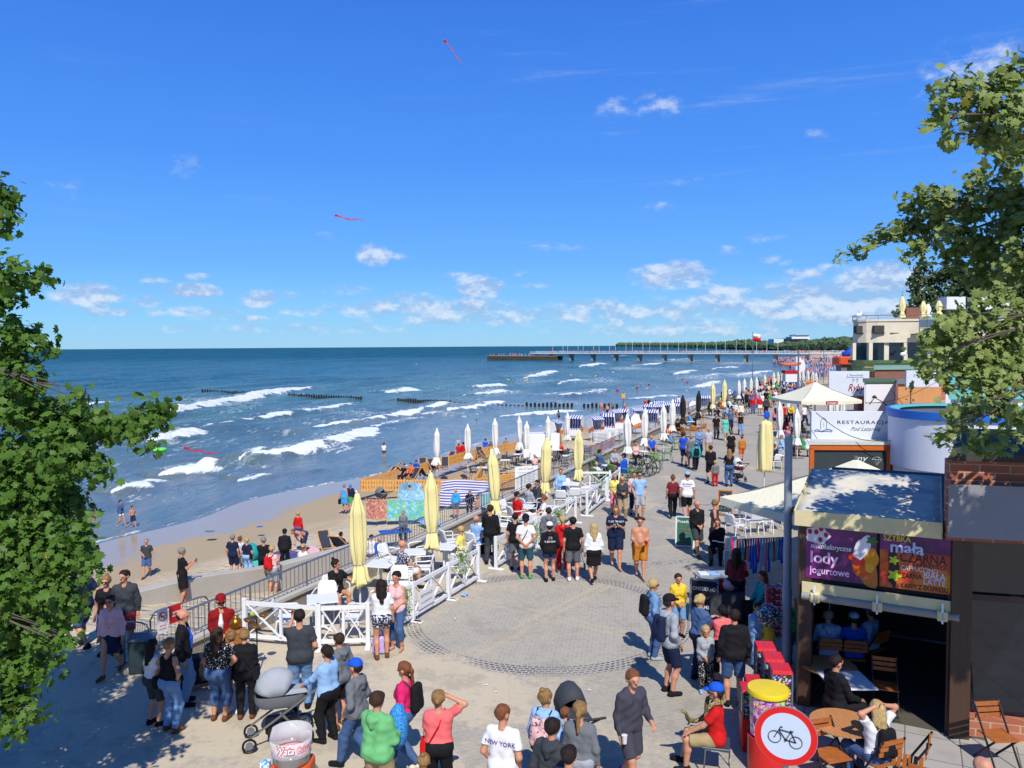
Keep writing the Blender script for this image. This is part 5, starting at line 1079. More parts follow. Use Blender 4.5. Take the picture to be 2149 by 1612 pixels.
# --- far terrace restaurant
dp=90; H_=lambda y,d=dp:CH-(y-721)/F*d; Xp=lambda px,d=dp:(px-CX)/F*d
T_=thing("terrace_restaurant","cream round-cornered restaurant with dark windows and roof terrace beyond the kiosks","building",(Xp(1800),dp,0)); ox,oy=Xp(1800),dp
def arcpoly(r=0): 
    c=[(8-r,16),(2.6-r,6.2),(1.1-r,3.8),(.6-r,2.6),(.7-r*.9,1.5),(1.3-r*.7,.75-r*.4),(2.4-r*.4,.25-r*.7),(4.2,-.1-r),(7,-.3-r),(20,-.6-r)]; return c+[(20,16)]
extr("upper_wall",arcpoly(),7.55,9.05,REND,T_); extr("lower_wall_band",arcpoly(.05),6.62,7.55,REND,T_); extr("parapet",arcpoly(.12),9.05,9.3,REND,T_)
extr("window_band",arcpoly(-.35),4.6,6.62,GLASSD,T_); extr("floor_slab",arcpoly(.6),4.25,4.6,GREENR,T_); extr("yellow_band",arcpoly(.2),3.75,4.25,mat((210,190,120),.7,.1),T_); extr("green_ledge",arcpoly(.7),3.3,3.75,GREENR,T_); extr("brick_base",arcpoly(.0),0,3.3,BRICK,T_)
for x0,x1 in ((1800,1807),(1826,1834),(1858,1868),(1895,1903),(1943,1952),(1990,2000)):
    a=MB(); xa,xb=Xp(x0)-ox,Xp(x1)-ox; y0=1.5 if xa<1.2 else (.5 if xa<4 else 0); a.box(((xa+xb)/2,y0+.1,5.6),(xb-xa,.6,2.0)); a.build("pillar",REND,T_)
for x0,x1 in ((1806,1821),(1834,1855),(1868,1894)):
    a=MB(); xa,xb=Xp(x0)-ox,Xp(x1)-ox; y0=1.55 if xa<1.2 else (.45 if xa<4 else .0); a.box(((xa+xb)/2,y0,8.15),(xb-xa,.9,.85)); a.build("opening",mat((70,66,62),.8,.3,3),T_); s=MB(); s.box(((xa+xb)/2,y0-.48,7.68),(xb-xa+.1,.2,.08)); s.build("sill",DARK,T_)
bl=MB(); xa,xb=Xp(1908)-ox,Xp(1990)-ox; bl.box(((xa+xb)/2,-1.0,7.55),(xb-xa,2.4,.12)); bl.build("balcony_slab",GREY,T_)
r_=MB(); [r_.cyl((xa+(xb-xa)*i/5,-2.15,7.6),(xa+(xb-xa)*i/5,-2.15,9.2),.06,n=5) for i in range(6)]; [r_.cyl((xa,-2.15,z),(xb,-2.15,z),.05,n=5) for z in(8.2,9.2)]; r_.build("balcony_railing",STEEL,T_)
g_=MB(); g_.box(((xa+xb)/2,-2.1,8.7),(xb-xa,.03,.85)); g_.build("glass_panel",mat((90,110,125),.15,.1),T_)
r_=MB(); pts=[(x,y,z) for x,y,_ in [(p[0],p[1],0) for p in arcpoly(.1)[1:-1]] for z in(9.75,)]; r_.tube(pts,.04,5); [r_.cyl((x,y,9.3),(x,y,9.75),.03,n=4) for x,y,_ in pts]; r_.build("roof_railing",STEELD,T_)
ch=MB(); ch.box((Xp(1966)-ox,6,9.9),(1.7,1.2,1.9)); ch.build("chimney",BRICKD,T_)
for x0,x1,y0,y1 in ((2005,2045,622,648),(2070,2140,622,660)): a=MB(); a.box(((Xp(x0)+Xp(x1))/2-ox,3,(H_(y0)+H_(y1))/2),(Xp(x1)-Xp(x0),2,H_(y0)-H_(y1))); a.build("roof_box",WREND,T_)
def roofparasol(px,ytop,ybot,c,lb):
    t=parasol(px,ybot,1,c,lb) if 0 else None
    p=D(px,ybot,92); hgt=(ybot-ytop)/F*92; t=thing("closed_parasol",lb,"parasol",p,0,"closed parasols on the roof terrace"); k=MB(); r=.35; a0=px
    k.lathe([(.02,hgt),(.12,hgt*.97),(r*.6,hgt*.85),(r*.9,hgt*.7),(r,hgt*.5),(r*.55,hgt*.30),(r*.6,hgt*.25),(r*1.1,hgt*.08),(r*1.1,0.02)],20,fn=lambda a,z,j:1+.15*math.sin(5*a+a0+z)); k.build("canopy",PARC[c],t,smooth='all'); m_=MB(); m_.cyl((0,0,-.9),(0,0,hgt+.2),.06,n=6); m_.build("pole",STEEL,t)
for a in ((1893,622,668,'y',"leftmost cream parasol on the roof terrace, apart from the rest"),(1937,632,666,'y',"cream parasol on the roof terrace left of the brick chimney"),(1947,638,666,'w',"thin white parasol beside the chimney on the roof terrace"),(1970,631,662,'y',"cream parasol on the roof terrace in front of the brick chimney")): roofparasol(*a)
rnd=random.Random(5)
# --- far pier
pA=G(1245,757,SEA); pB=G(1590,759.5,SEA); dv=(pB-pA); L_=dv.length; dv=dv/L_; sp=L_/6.4; pn_=Vector((-dv.y,dv.x,0)); rz=math.atan2(dv.y,dv.x); P0=pA-dv*52; 
T_=thing("pier","long white concrete pier on dark piles far across the bay","pier",P0,rz); CW=mat((226,228,226),.7,.06,.2); LL=L_+52+75
a=MB(); a.box((LL/2,0,5.1),(LL,8,.55)); a.build("deck",CW,T_); a=MB(); a.box((LL/2,0,4.6),(LL,6,.4)); a.build("deck_beam",CW,T_)
for i in range(-2,9): a=MB(); a.box((52+sp*i,0,1.9),(1.3,4.5,4.6)); a.box((52+sp*i,0,4.2),(2.2,6,.4)); a.build("pile",mat((172,164,150),.9,.15,.6),T_)
a=MB(); [a.box((LL*i/150,s*3.9,6.0),(.12,.12,1.2)) for i in range(151) for s in(-1,1)]; o=a.build("railing_posts",CW,T_); o["kind"]="stuff"; a=MB(); [a.box((LL/2,s*3.9,z),(LL,.12,.12)) for s in(-1,1) for z in(6.0,6.55)]; a.build("handrail",CW,T_)
for i in range(13):
    for s in(-1,1): a=MB(); x=20+i*13+(4 if s>0 else 0); a.cyl((x,s*3.6,5.4),(x,s*3.6,13.5),.10,n=5); a.build("lamp_mast",CW,T_)
Q_=D(1108,752,575); a=MB(); T2=thing("landing_stage","low dark landing stage at the seaward end of the pier","pier",(P0.x-18,P0.y+14,SEA),rz); a.box((14,0,1.6),(64,9,2.8)); a.build("quay_wall",mat((88,72,52),.9,.25,.3),T2); a=MB(); a.box((14,0,3.1),(65,9.6,.35)); a.build("quay_deck",mat((170,160,140),.8,.1,.5),T2)
# crowd on the pier (uncountable specks)
a=MB(); rr=random.Random(8)
def speck(b,x,y,z,h,mi): b.cm=mi; b.cyl((x,y,z),(x,y,z+h*.55),.16*h/1.7,.22*h/1.7,5); b.cyl((x,y,z+h*.5),(x,y,z+h*.85),.25*h/1.7,.2*h/1.7,5); b.ico((x,y,z+h*.93),.12*h/1.7,1)
CROWDM=[cloth(c) for c in("lgr","sal","pet","lbl","dgr","pnk","gry","jean")]+[skin(0)]
for i in range(150):
    t=rr.uniform(0,LL*.97); p=P0+dv*t+pn_*rr.uniform(-3.4,3.4); speck(a,p.x,p.y,5.45+SEA,1.8,rr.randrange(9))
for i in range(60): p=Vector((P0.x-18,P0.y+14,SEA))+dv*rr.uniform(-16,44)+pn_*rr.uniform(-4,4); speck(a,p.x,p.y,3.3+SEA,1.8,rr.randrange(9))
o=a.build("pier_crowd",CROWDM); tag(o,"tiny people strolling along the distant pier","crowd",kind="stuff")
# far beach crowd, wind shades and boards
a=MB()
for i in range(950):
    px=rr.uniform(1625,1795); py=rr.uniform(745,792)
    if py>770 and px<1665: continue
    if py<752 and px<1690: continue
    p=G(px,py,-3.4); speck(a,p.x,p.y,-3.5,rr.uniform(1.3,2.1),rr.choice((0,0,1,2,3,3,5,7,7,8,8,8)))
    if rr.random()<.22: a.cm=rr.choice((7,3,0,1)); a.box((p.x+2,p.y+2,-2.9),(rr.uniform(2,5),.3,1.1),rr.uniform(0,3))
for i in range(700):
    px=rr.uniform(1500,1800); t=(px-1500)/300; py=rr.uniform(726.5,731+t*9)
    p=G(px,py,-3.2); q=p.length/600; speck(a,p.x,p.y,-3.5,rr.uniform(1.5,2.2),rr.choice((0,0,1,5,3,8,8,0)))
    if rr.random()<.4: a.cm=rr.choice((7,3,0,1,5)); a.box((p.x+2,p.y+2,-2.8),(rr.uniform(3,8),.4,1.4),rr.uniform(0,3))
o=a.build("beach_crowd",CROWDM); tag(o,"dense crowd of bathers on the distant beach","crowd",kind="stuff")
# far hotel
Hd=1350; hp=D(1620,721,Hd); T_=thing("hotel","white hotel blocks rising from the forest on the far coast","building",(hp.x,hp.y,0)); s_=Hd/F
for nm,x0,x1,y0,y1,m_,k in (("wing",1618,1638,711,722,WREND,0),("glass_wing",1636,1662,710,722,GLASSD,1),("glass_wing",1658,1692,709,722,GLASSD,2),("main_block",1655,1692,706.5,711,WREND,0),("tower",1664,1692,702,708,WREND,1),("roof",1664,1692,702.5,703.6,GREY,0)):
    b=MB(); b.box(((((x0+x1)/2)-1620)*s_,k*3,(CH+(722-(y0+y1)/2)*s_)),((x1-x0)*s_,30-k*2,(y1-y0)*s_)); b.build(nm,m_,T_)
# --- kiosk row
def signboard(name,label,cat,P,w_,h_,rz,m,fr=None,depth=.18,group=None):
    t=thing(name,label,cat,P,rz,group); b=MB(); b.box((0,0,0),(w_,depth,h_)); b.build("panel",m,t,bevel=.01)
    if fr: 
        f=MB(); [f.box((0,-depth/2-.02,s*h_/2),(w_+.08,.06,.08)) for s in(-1,1)]; [f.box((s*w_/2,-depth/2-.02,0),(.08,.06,h_)) for s in(-1,1)]; f.build("frame",fr,t)
    return t
INK=mat((38,40,44),.6,.02); 
def onsign(t,body,size,x,z,m=INK,depth=.18,**k): return text("lettering",body,size,frame((x,-depth/2,z),(1,0,0),(0,0,1),.006),m,t,**k)
def line3(mb,pts,y,r): mb.tube([(x,y,z) for x,z in pts],r,4)
d=27.; P=D(1783,893,d); t=signboard("restaurant_sign","white restaurant sign with a lighthouse drawing above the orange-framed chalkboard","sign",P,2.62,.98,R(-5),WREND)
onsign(t,"RESTAURACJA",.20,.42,.10,width=1.72,height=.155,bold=.008,spacing=1.2); onsign(t,"Pod Latarnią",.19,.50,-.13,mat((70,74,80),.6,.02),shear=.5,width=1.0,height=.17)
b=MB(); y=-.10; line3(b,[(-1.0,-.14),(-1.0,.15),(-.97,.22),(-.90,.28),(-.83,.22),(-.80,.15),(-.80,-.14)],y,.006); [b.box((-.9,y,-.02+i*.06),(.012,.01,.02)) for i in range(3)]; b.build("lighthouse_drawing",INK,t)
b=MB(); line3(b,[(-1.22,-.17),(-1.1,-.13),(-1.0,-.20),(-.9,-.17),(-.8,-.13),(-.7,-.13),(-.6,-.18)],y,.012); line3(b,[(-1.2,-.21),(-1.05,-.19),(-.95,-.21),(-.8,-.19),(-.62,-.21)],y,.010); b.build("wave_drawing",mat((60,95,150),.6,.02),t)
P=D(1783,965,26.2); t=thing("kiosk","kiosk with orange frame and dark chalkboard under the white restaurant sign","kiosk",(P.x,P.y,0),R(-5))
b=MB(); b.slab([(-1.25,.08),(1.25,.08),(2.3,2.3),(-.2,2.3)],0,3.1); b.build("hut",DWOOD,t); b=MB(); b.slab([(-1.4,-.1),(1.4,-.1),(2.6,2.45),(-.25,2.45)],3.12,3.22); b.build("roof",mat((205,205,195),.6,.1),t); f=MB(); f.box((0,-.02,3.02),(2.62,.1,.16)); [f.box((s*1.25,-.02,2.0),(.14,.1,2.0)) for s in(-1,1)]; f.build("orange_frame",ORAW,t); c=MB(); c.box((0,.03,2.2),(2.4,.06,1.6)); o=c.build("chalkboard",mat((52,62,66),.8,.1,4),t)
ck=mat((225,225,220),.8,.05); text("lettering","ny",.3,frame((.42,-.002,2.6),(1,0,0),(0,0,1)),ck,o,shear=.3,width=.35); b=MB(); g_=[(.72,2.62),(.80,2.70),(.96,2.70),(1.04,2.62),(.88,2.44),(.72,2.62),(1.04,2.62)]; b.tube([(x,-.005,z) for x,z in g_],.006,4); b.tube([(x,-.005,z) for x,z in((.80,2.70),(.83,2.62),(.88,2.44),(.93,2.62),(.96,2.70))],.006,4); b.build("gem_drawing",ck,o)
# round white tower with blue rim
P=Vector((14.85,25.6,0)); t=thing("round_kiosk","round white building with a blue rim and a small line drawing","building",P); n=40
b=MB(); b.lathe([(2.2,0),(2.2,4.15)],n,cap=True); b.build("wall",WREND,t,smooth=True); b=MB(); b.lathe([(2.26,2.5),(2.30,2.5),(2.30,4.1),(2.26,4.1)],n,cap=False); b.build("sign_band",mat((224,228,240),.5,.04),t,smooth=True)
b=MB(); b.lathe([(2.24,4.1),(2.36,4.1),(2.36,4.36),(2.24,4.36),(2.24,4.1)],n,cap=False); b.build("blue_rim",mat((35,110,205),.45,.06),t,smooth=True); b=MB(); b.lathe([(0,4.20),(2.0,4.2)],n,cap=False); b.build("flat_roof",mat((110,105,100),.9,.2,3),t); b=MB(); b.lathe([(1.95,4.1),(2.24,4.36),(1.95,4.3)],n,cap=False); b.build("roof_upstand",TEALR,t,smooth=True)
def oncyl(pts,r_=2.31): return [(r_*math.sin(a),-r_*math.cos(a),z) for a,z in pts]
b=MB(); a0=-.50; b.tube(oncyl([(a0+.05,3.05),(a0,3.25),(a0+.04,3.45),(a0+.12,3.52),(a0+.20,3.65),(a0+.27,3.58),(a0+.26,3.35),(a0+.18,3.2),(a0+.17,3.05),(a0+.1,2.93),(a0+.05,3.05)]),.012,4); [b.tube(oncyl([(a0+.05,z),(a0+.21,z+.03)]),.006,4) for z in(3.2,3.3,3.4)]; b.build("emblem",mat((60,80,105),.6,.02),t)
for i,c_ in enumerate("CJA"): a=-.92+i*.06; text("lettering",c_,.34,frame(oncyl([(a,3.62)])[0],(math.cos(a),math.sin(a),0),(0,0,1)),mat((110,116,130),.6,.02),t,width=.10)
# ryby stall sign and box
P=D(1781,805,60); t=signboard("fish_stall_sign","white sign with red script reading Ryby beside the open cream parasol","sign",P,3.0,1.9,R(-4),WREND)
onsign(t,"Ryby",.8,.55,-.40,mat((150,25,50),.5,.03),shear=.35,width=1.25,bold=.012); onsign(t,"J. Rewiński",.3,.42,.62,mat((70,72,78),.6,.02),width=1.2,height=.22); b=MB(); [b.tube([(x,-.11,.30),(x+.12,-.11,.38),(x+.16,-.11,.25),(x+.05,-.11,.12)],.02,4) for x in(.2,.5)]; b.tube([(-.2,-.11,.48),(1.05,-.11,.48)],.01,4); b.build("shrimp_drawing",mat((120,122,128),.6,.02),t)
P=D(1935,795,47); t=signboard("fish_stall_sign","pale blue shaded sign with grey script behind the topiary ball","sign",P,1.9,1.0,R(-4),WREND); onsign(t,"J. Rewiński",.3,.1,.2,mat((80,84,92),.6,.02),width=1.3,height=.2); b=MB(); [b.tube([(x,-.11,-.05),(x+.12,-.11,.03),(x+.16,-.11,-.1),(x+.05,-.11,-.23)],.015,4) for x in(.0,.25)]; b.build("shrimp_drawing",mat((120,122,128),.6,.02),t)
def hut(label,px0,px1,y0,d,depth,m,roof=None,rh=.15,name="kiosk",z0=0,ov=.15,extra=None):
    a=D(px0,y0,d); b_=D(px1,y0,d); w_=b_.x-a.x; h_=a.z; t=thing(name,label,"kiosk",((a.x+b_.x)/2,d,z0)); k_=(a.x+.1)/d; q=MB(); pg=lambda o:[(-w_/2-o,-o),(w_/2+o,-o),(w_/2+o+k_*(depth+o),depth+o),(-w_/2-o+k_*(depth+o),depth+o)]; q.slab(pg(0),0,h_-z0); q.build("walls",m,t)
    r=MB(); r.slab(pg(ov),h_-z0+.002,h_-z0+rh+.002); r.build("roof",roof or GREENR,t); return t,w_,h_
t,w_,h_=hut("white boxy stall with a green roof right of the Ryby sign",1814,1880,803,55,4,WREND,GREENR,.12); b=MB(); b.box((-w_/2+1.1,-.02,h_-.75),(2.0,.04,1.3)); b.build("panel",mat((240,240,244),.5,.02),t)
P=D(1940,807,50); hut("orange rendered kiosk behind the topiary tree",1885,1975,806,50,5,mat((212,150,95),.8,.1,2),GREY,.1)
t,w_,h_=hut("brick kiosk under a green roof below the terrace restaurant",1836,1912,776,68,5,BRICKD,mat((130,170,150),.5,.1),.25)
hut("low kiosk with a turquoise roof half hidden by the maple",1985,2085,806,40,3.5,WREND,TEALR,.35); hut("shaded white kiosk with turquoise trim behind the round building",1995,2149,838,33,4,WREND,TEALR,.3)
t=thing("topiary_tree","small ball-clipped potted tree in front of the orange kiosk","tree",D(1911,845,45)-Vector((0,0,.0))); 
bl=[((t.location.x,t.location.y,t.location.z+z),r) for z,r in((.85,.34),(.15,.28))]; leaves("crown",bl,.10,LM3,t,tuple(t.location),2.4,3,clump=.06,simple=True); b=MB(); b.cyl((0,0,-.5),(0,0,.8),.03,n=6); b.build("trunk",BARK,t); b=MB(); b.lathe([(.16,-.9),(.2,-.45),(.0,-.48)],12); b.build("pot",ORAW,t)
for i,(px,py,dd,w_,h_) in enumerate([(1808,850,50,.9,1.2)]):
    P=G(px,870,0); t=thing("brick_pillar","short brick pillar with a yellow top beside the Ryby stall","pillar",(P.x,P.y,0)); b=MB(); b.box((0,0,1.0),(1.1,.8,2.0)); b.build("shaft",BRICK,t); b=MB(); b.box((0,0,2.2),(1.25,.9,.4)); b.build("cap",mat((215,190,90),.7,.1),t)
# open parasols: apex px, apex y, depth, half size, edge z, apex z
def openparasol(P,hs,ez,az,rz,m,label,valm=None,logo=None,dot=None,group="open cream parasols"):
    t=thing("open_parasol",label,"parasol",(P[0],P[1],0),rz,group); k=MB(); n=6; vs=[];fs=[]
    C_=[(-1,-1),(1,-1),(1,1),(-1,1)]
    for s in range(4):
        a=Vector((C_[s][0]*hs,C_[s][1]*hs,ez)); b=Vector((C_[(s+1)%4][0]*hs,C_[(s+1)%4][1]*hs,ez)); o=len(vs)
        for i in range(n+1):
            for j in range(n+1):
                e=a.lerp(b,j/n); q=i/n; p=Vector((0,0,az)).lerp(e,q); p.z+=-.10*math.sin(PI*q)*hs/2+ -.10*hs*.5*math.sin(PI*j/n)*q*q*.6; vs.append(p)
        fs+=[(o+i*(n+1)+j,o+(i+1)*(n+1)+j,o+(i+1)*(n+1)+j+1,o+i*(n+1)+j+1) for i in range(n) for j in range(n)]
        o=len(vs)
        for j in range(n+1): p=a.lerp(b,j/n); p.z+=-.06*hs*.5*math.sin(PI*j/n); vs+=[p,p-Vector((0,0,.22))]
        fs+=[(o+2*j,o+2*j+1,o+2*j+3,o+2*j+2) for j in range(n)]
    k.add(vs,fs); o=k.build("canopy",m,t,smooth='all'); p=MB(); p.cyl((0,0,0),(0,0,az+.08),.045,n=8); p.build("pole",STEEL,t); b=MB(); b.box((0,0,.05),(.9,.9,.1)); b.build("base",GREY,t)
    r=MB(); [r.beam((0,0,az-.1),(x*hs*.97,y*hs*.97,ez-.02),.02,.03) for x,y in C_]; r.build("ribs",STEEL,t)
    if dot:
        for s in range(4):
            a=PI/2*s; M_=Matrix.Rotation(a,4,'Z')@frame((0,-hs*.90,ez+(az-ez)*.10-.10*hs*.5*.55+.015),(1,0,0),Vector((0,hs,az-ez)),.02); b=MB(); b.lathe([(0,0),(.12*dot,0)],16,cap=False); b.v=[tuple(M_@Vector(v)) for v in b.v]; b.build("red_seal",mat((175,35,30),.6,.05),t)
            text("lettering",logo or "",.22*dot,Matrix.Rotation(a,4,'Z')@frame((0,-hs*.965,ez+(az-ez)*.035-.10*hs*.5*.5+.02),(1,0,0),Vector((0,hs,az-ez)),.02),mat((60,95,70),.6,.02),t,width=.7*dot) if logo else None
    elif logo:
        M_=frame((0,-hs-.005,ez-.16),(1,0,0),(0,0,1),.012); b=MB(); b.box((0,-hs-.004,ez-.15),(.85,.01,.24)); b.build("logo_plate",mat((190,30,30),.5,.03),t); text("lettering",logo,.2,M_@Matrix.Translation((0,0,.006)),WPL,t,width=.7,bold=.015)
    return t
openparasol((20.9,54),2.15,2.75,3.9,R(8),PARC['c'],"open cream parasol with a small red logo on its edge, farther along the promenade",logo="ŻYWIEC")
openparasol((9.25,21.0),2.5,2.22,3.4,R(30),PARC['c'],"large open cream parasol dappled with shade over the white chairs",dot=1.6,logo="Pilsner Urquell")
# --- near stall with awning and posters
SA=Vector((5.18,13.85,0)); SB=Vector((7.25,12.75,0)); sd=(SB-SA).normalized(); sn=Vector((sd.y,-sd.x,0))   # sn points to the viewer
sback=-sn
def SV(px,py,off=0):
    d_=ray(px,py); o=Vector((0,0,CH)); p0=SA+sn*off; t_=((p0-o).dot(sn))/d_.dot(sn); return o+d_*t_
T_=thing("snack_stall","dark timber snack stall with cream awning and bright posters, closest on the right","stall",SA,0); og=SA
def rel(p): return Vector(p)-og
def quadobj(name,P,m,parent=T_,th=.03,smooth=False):
    b=MB(); b.add([rel(p) for p in P],[(0,1,2,3)]); o=b.build(name,m,parent); 
    if th: s_=o.modifiers.new("t",'SOLIDIFY'); s_.thickness=th; s_.offset=0
    return o
for nm,pa,pb,mt in (("timber_post",1692,1692,TIMB),("timber_post",2004,2004,TIMB)):
    a=SV(pa,1180); b=MB(); q=Vector((a.x,a.y,0))+sback*.06; b.box(rel(q)+Vector((0,0,1.75)),(.20,.20,3.5),math.atan2(sd.y,sd.x)); b.build(nm,mt,T_,bevel=.01)
AW=NT("streaked_tarpaulin"); o_=AW.c.outputs["Object"]; st=AW.noise(2.2,6,.65,AW.mapping((.6,.6,5),vec=o_)); AW.base(AW.mix(AW.rng(st,.42,.66),(.60,.56,.44),(.30,.33,.36))); AW.rough(.7); AW.bump(AW.noise(3,4,.6,o_),.6,.05); AW=AW.m  # cream tarpaulin colour mottled with blue-grey streaks
CRM=mat((226,212,160),.7,.08,3,.25,14)
fl=SV(1668,1066,.15); fr=SV(1976,1117,.15); fz=(fl.z+fr.z)/2+.06; fl.z=fr.z=fz; bl=fl+sback*2.3+Vector((0,0,.42)); br=fr+sback*2.3+Vector((0,0,.42))
b=MB(); vs=[];n=14;m_=8
for i in range(m_+1):
    for j in range(n+1): p=fl.lerp(fr,j/n).lerp(bl.lerp(br,j/n),i/m_); p=p+Vector((0,0,-.05*math.sin(PI*i/m_)-.03*math.sin(PI*j/n*4)**2*math.sin(PI*i/m_))); vs.append(rel(p))
b.add(vs,[(i*(n+1)+j,i*(n+1)+j+1,(i+1)*(n+1)+j+1,(i+1)*(n+1)+j) for i in range(m_) for j in range(n)]); o=b.build("awning",AW,T_,smooth='all'); s_=o.modifiers.new("t",'SOLIDIFY'); s_.thickness=.02
dz=Vector((0,0,-.27)); quadobj("valance",[fl+Vector((0,0,.0)),fr,fr+dz,fl+dz],CRM); quadobj("awning_side",[fl,bl,bl+dz,fl+dz],CRM); quadobj("awning_side",[br,fr,fr+dz,br+dz],AW)
# posters
PURP=NT("purple_print"); o_=PURP.c.outputs["Object"]; PURP.base(PURP.mix(PURP.rng(PURP.noise(1.6,3,.5,o_),.35,.7),(.045,.004,.06),(.24,.015,.20))); PURP.rough(.35); PURP=PURP.m
ORAP=NT("orange_print"); o_=ORAP.c.outputs["Object"]; ORAP.base(ORAP.mix(ORAP.rng(ORAP.noise(2.2,3,.5,o_),.38,.62),(.42,.025,.012),(.62,.16,.02))); ORAP.rough(.35); ORAP=ORAP.m
z1=SV(1688,1104).z; z0=SV(1692,1207).z; pl=SV(1692,1150); pm_=SV(1843,1150); pr=SV(2004,1150)
def PP(p,z,off=0): return Vector((p.x,p.y,z))+sn*off
zt=z1+.02; zb=z0-.02
quadobj("poster_backboard",[PP(pl-sd*.05,zt+.06),PP(pr+sd*.02,zt+.06),PP(pr+sd*.02,zb-.08),PP(pl-sd*.05,zb-.08)],DARK,th=.05)
po=quadobj("yoghurt_ice_poster",[PP(pl,zt,.05),PP(pm_-sd*.02,zt,.05),PP(pm_-sd*.02,zb,.05),PP(pl,zb,.05)],PURP,th=.01)
pc=quadobj("coffee_poster",[PP(pm_+sd*.03,zt,.05),PP(pr-sd*.03,zt,.05),PP(pr-sd*.03,zb,.05),PP(pm_+sd*.03,zb,.05)],ORAP,th=.01)
W1=(pm_-pl).length; W2=(pr-pm_).length; HH=zt-zb
def PT(x,y,which=0,off=.062): # poster coordinates 0..1
    b0=pl if which==0 else pm_+sd*.03; w_=W1-.02 if which==0 else W2-.06; return rel(PP(b0+sd*(x*w_),zb+y*HH,off))
def ptext(body,x,y,w_,h_,c,par,which=0,bold=.01,shear=0,off=.062,rgb=None): 
    m_=mat(c,.4,.03); text("lettering",body,.2,frame(PT(x,y,which,off),sd,(0,0,1),0),m_,par,bold=bold,shear=shear,width=w_*(W1 if which==0 else W2),height=h_*HH)
def pblob(cx,cy,rx,ry,c,par,which=0,off=.06,n=18,wob=0,rot=0,name="print"):
    b=MB(); o0=PT(cx,cy,which,off); w_=W1 if which==0 else W2; vs=[o0]
    for i in range(n):
        a=2*PI*i/n; k=1+wob*math.sin(a*5+cx*9)+wob*.6*math.sin(a*9); dx=rx*w_*k*math.cos(a); dy=ry*HH*k*math.sin(a); vs.append(o0+sd*(dx*math.cos(rot)-dy*math.sin(rot))+Vector((0,0,dx*math.sin(rot)+dy*math.cos(rot))))
    b.add(vs,[(0,1+i,1+(i+1)%n) for i in range(n)]); b.build(name,mat(c,.4,.12,14),par)
pblob(.17,.84,.17,.17,(225,228,240),po,wob=.12,name="milk_splash"); [pblob(x,y,.032,.05,(190,25,35),po,off=.064,name="strawberry") for x,y in((.06,.9),(.15,.9),(.22,.97),(.29,.86),(.21,.76))]
ptext("niskokaloryczne",.36,.62,.56,.13,(240,240,245),po,bold=.015,shear=.2); ptext("lody",.27,.38,.40,.30,(250,150,225),po,bold=.03); ptext("lody",.27,.38,.38,.27,(255,215,248),po,off=.066); ptext("jogurtowe",.34,.14,.56,.18,(250,150,225),po,bold=.02); ptext("jogurtowe",.34,.14,.55,.16,(255,215,248),po,off=.066)
for i,(x,y,rx,ry,c,r_) in enumerate([(.86,.28,.13,.36,(200,120,40),.35),(.80,.34,.14,.22,(215,95,20),0),(.92,.5,.10,.2,(235,150,20),0),(.78,.42,.06,.09,(220,60,15),0),(.9,.32,.06,.09,(245,175,40),0),(.70,.50,.10,.08,(200,50,20),0),(.78,.66,.09,.22,(225,222,228),-.3),(.84,.74,.07,.2,(240,238,240),-.2),(.72,.42,.05,.07,(140,20,50),0)]): pblob(x,y,rx,ry,c,po,off=.058+.002*i,wob=.05,rot=r_,name="ice_cream_picture")
pblob(.93,.84,.07,.07,(60,120,50),po,off=.078,wob=.3,name="fruit_leaf")
b=MB(); b.add([PT(0,.70,1,.058),PT(1,.70,1,.058),PT(1,1,1,.058),PT(0,1,1,.058)],[(0,1,2,3)]); b.build("purple_strip",PURP,pc)
ptext("SZYBKA",.24,.93,.36,.12,(235,225,20),pc,1,bold=.01); ptext("mała",.38,.77,.44,.22,(200,215,245),pc,1,bold=.02); ptext("CZARNA",.60,.60,.60,.18,(70,8,40),pc,1); ptext("ESPRESSO",.68,.47,.42,.08,(90,12,12),pc,1); ptext("CAPPUCCINO",.55,.40,.48,.09,(235,225,210),pc,1); ptext("CZARNA",.42,.26,.32,.10,(60,8,20),pc,1); ptext("BIAŁA",.76,.31,.28,.12,(225,232,250),pc,1,bold=.01); ptext("LATTE",.76,.19,.28,.10,(205,215,245),pc,1); ptext("KAWY Z EKSPRESU",.62,.07,.60,.09,(40,10,20),pc,1,bold=.01)
pblob(.19,.4,.07,.4,(50,8,40),pc,1,.060,wob=.16,name="figure_shape"); pblob(.20,.52,.06,.07,(190,215,40),pc,1,.064,wob=.35,name="yellow_flash"); pblob(.21,.24,.08,.09,(190,215,40),pc,1,.064,wob=.35,name="yellow_flash"); pblob(.09,.36,.08,.12,(235,90,15),pc,1,.058,wob=.1,name="flame"); pblob(.95,.2,.09,.15,(235,150,20),pc,1,.056,wob=.1,name="flame")
# rolled cream tarpaulin under the posters
a=PP(pl-sd*.05,zb-.22,.1); c_=PP(pr+sd*.08,zb-.24,.1); quadobj("tarpaulin_flap",[a+Vector((0,0,.15)),c_+Vector((0,0,.15)),c_+Vector((0,0,-.04)),a+Vector((0,0,-.04))],CRM); b=MB(); b.cyl(rel(a-Vector((0,0,.1))),rel(c_-Vector((0,0,.1))),.075,n=12); b.build("rolled_tarpaulin",mat((150,148,140),.6,.25,3,.3,8),T_,smooth=True)
for x in(.09,.5,.9): p=rel(a.lerp(c_,x)); b=MB(); b.box(p+sn*.09+Vector((0,0,-.05)),(.03,.02,.34),math.atan2(sd.y,sd.x)); b.build("strap",WPL,T_); b=MB(); b.box(p+sn*.02+Vector((0,0,-.1)),(.16,.16,.17),math.atan2(sd.y,sd.x)); b.build("tarpaulin_knot",CRM,T_,bevel=.02)
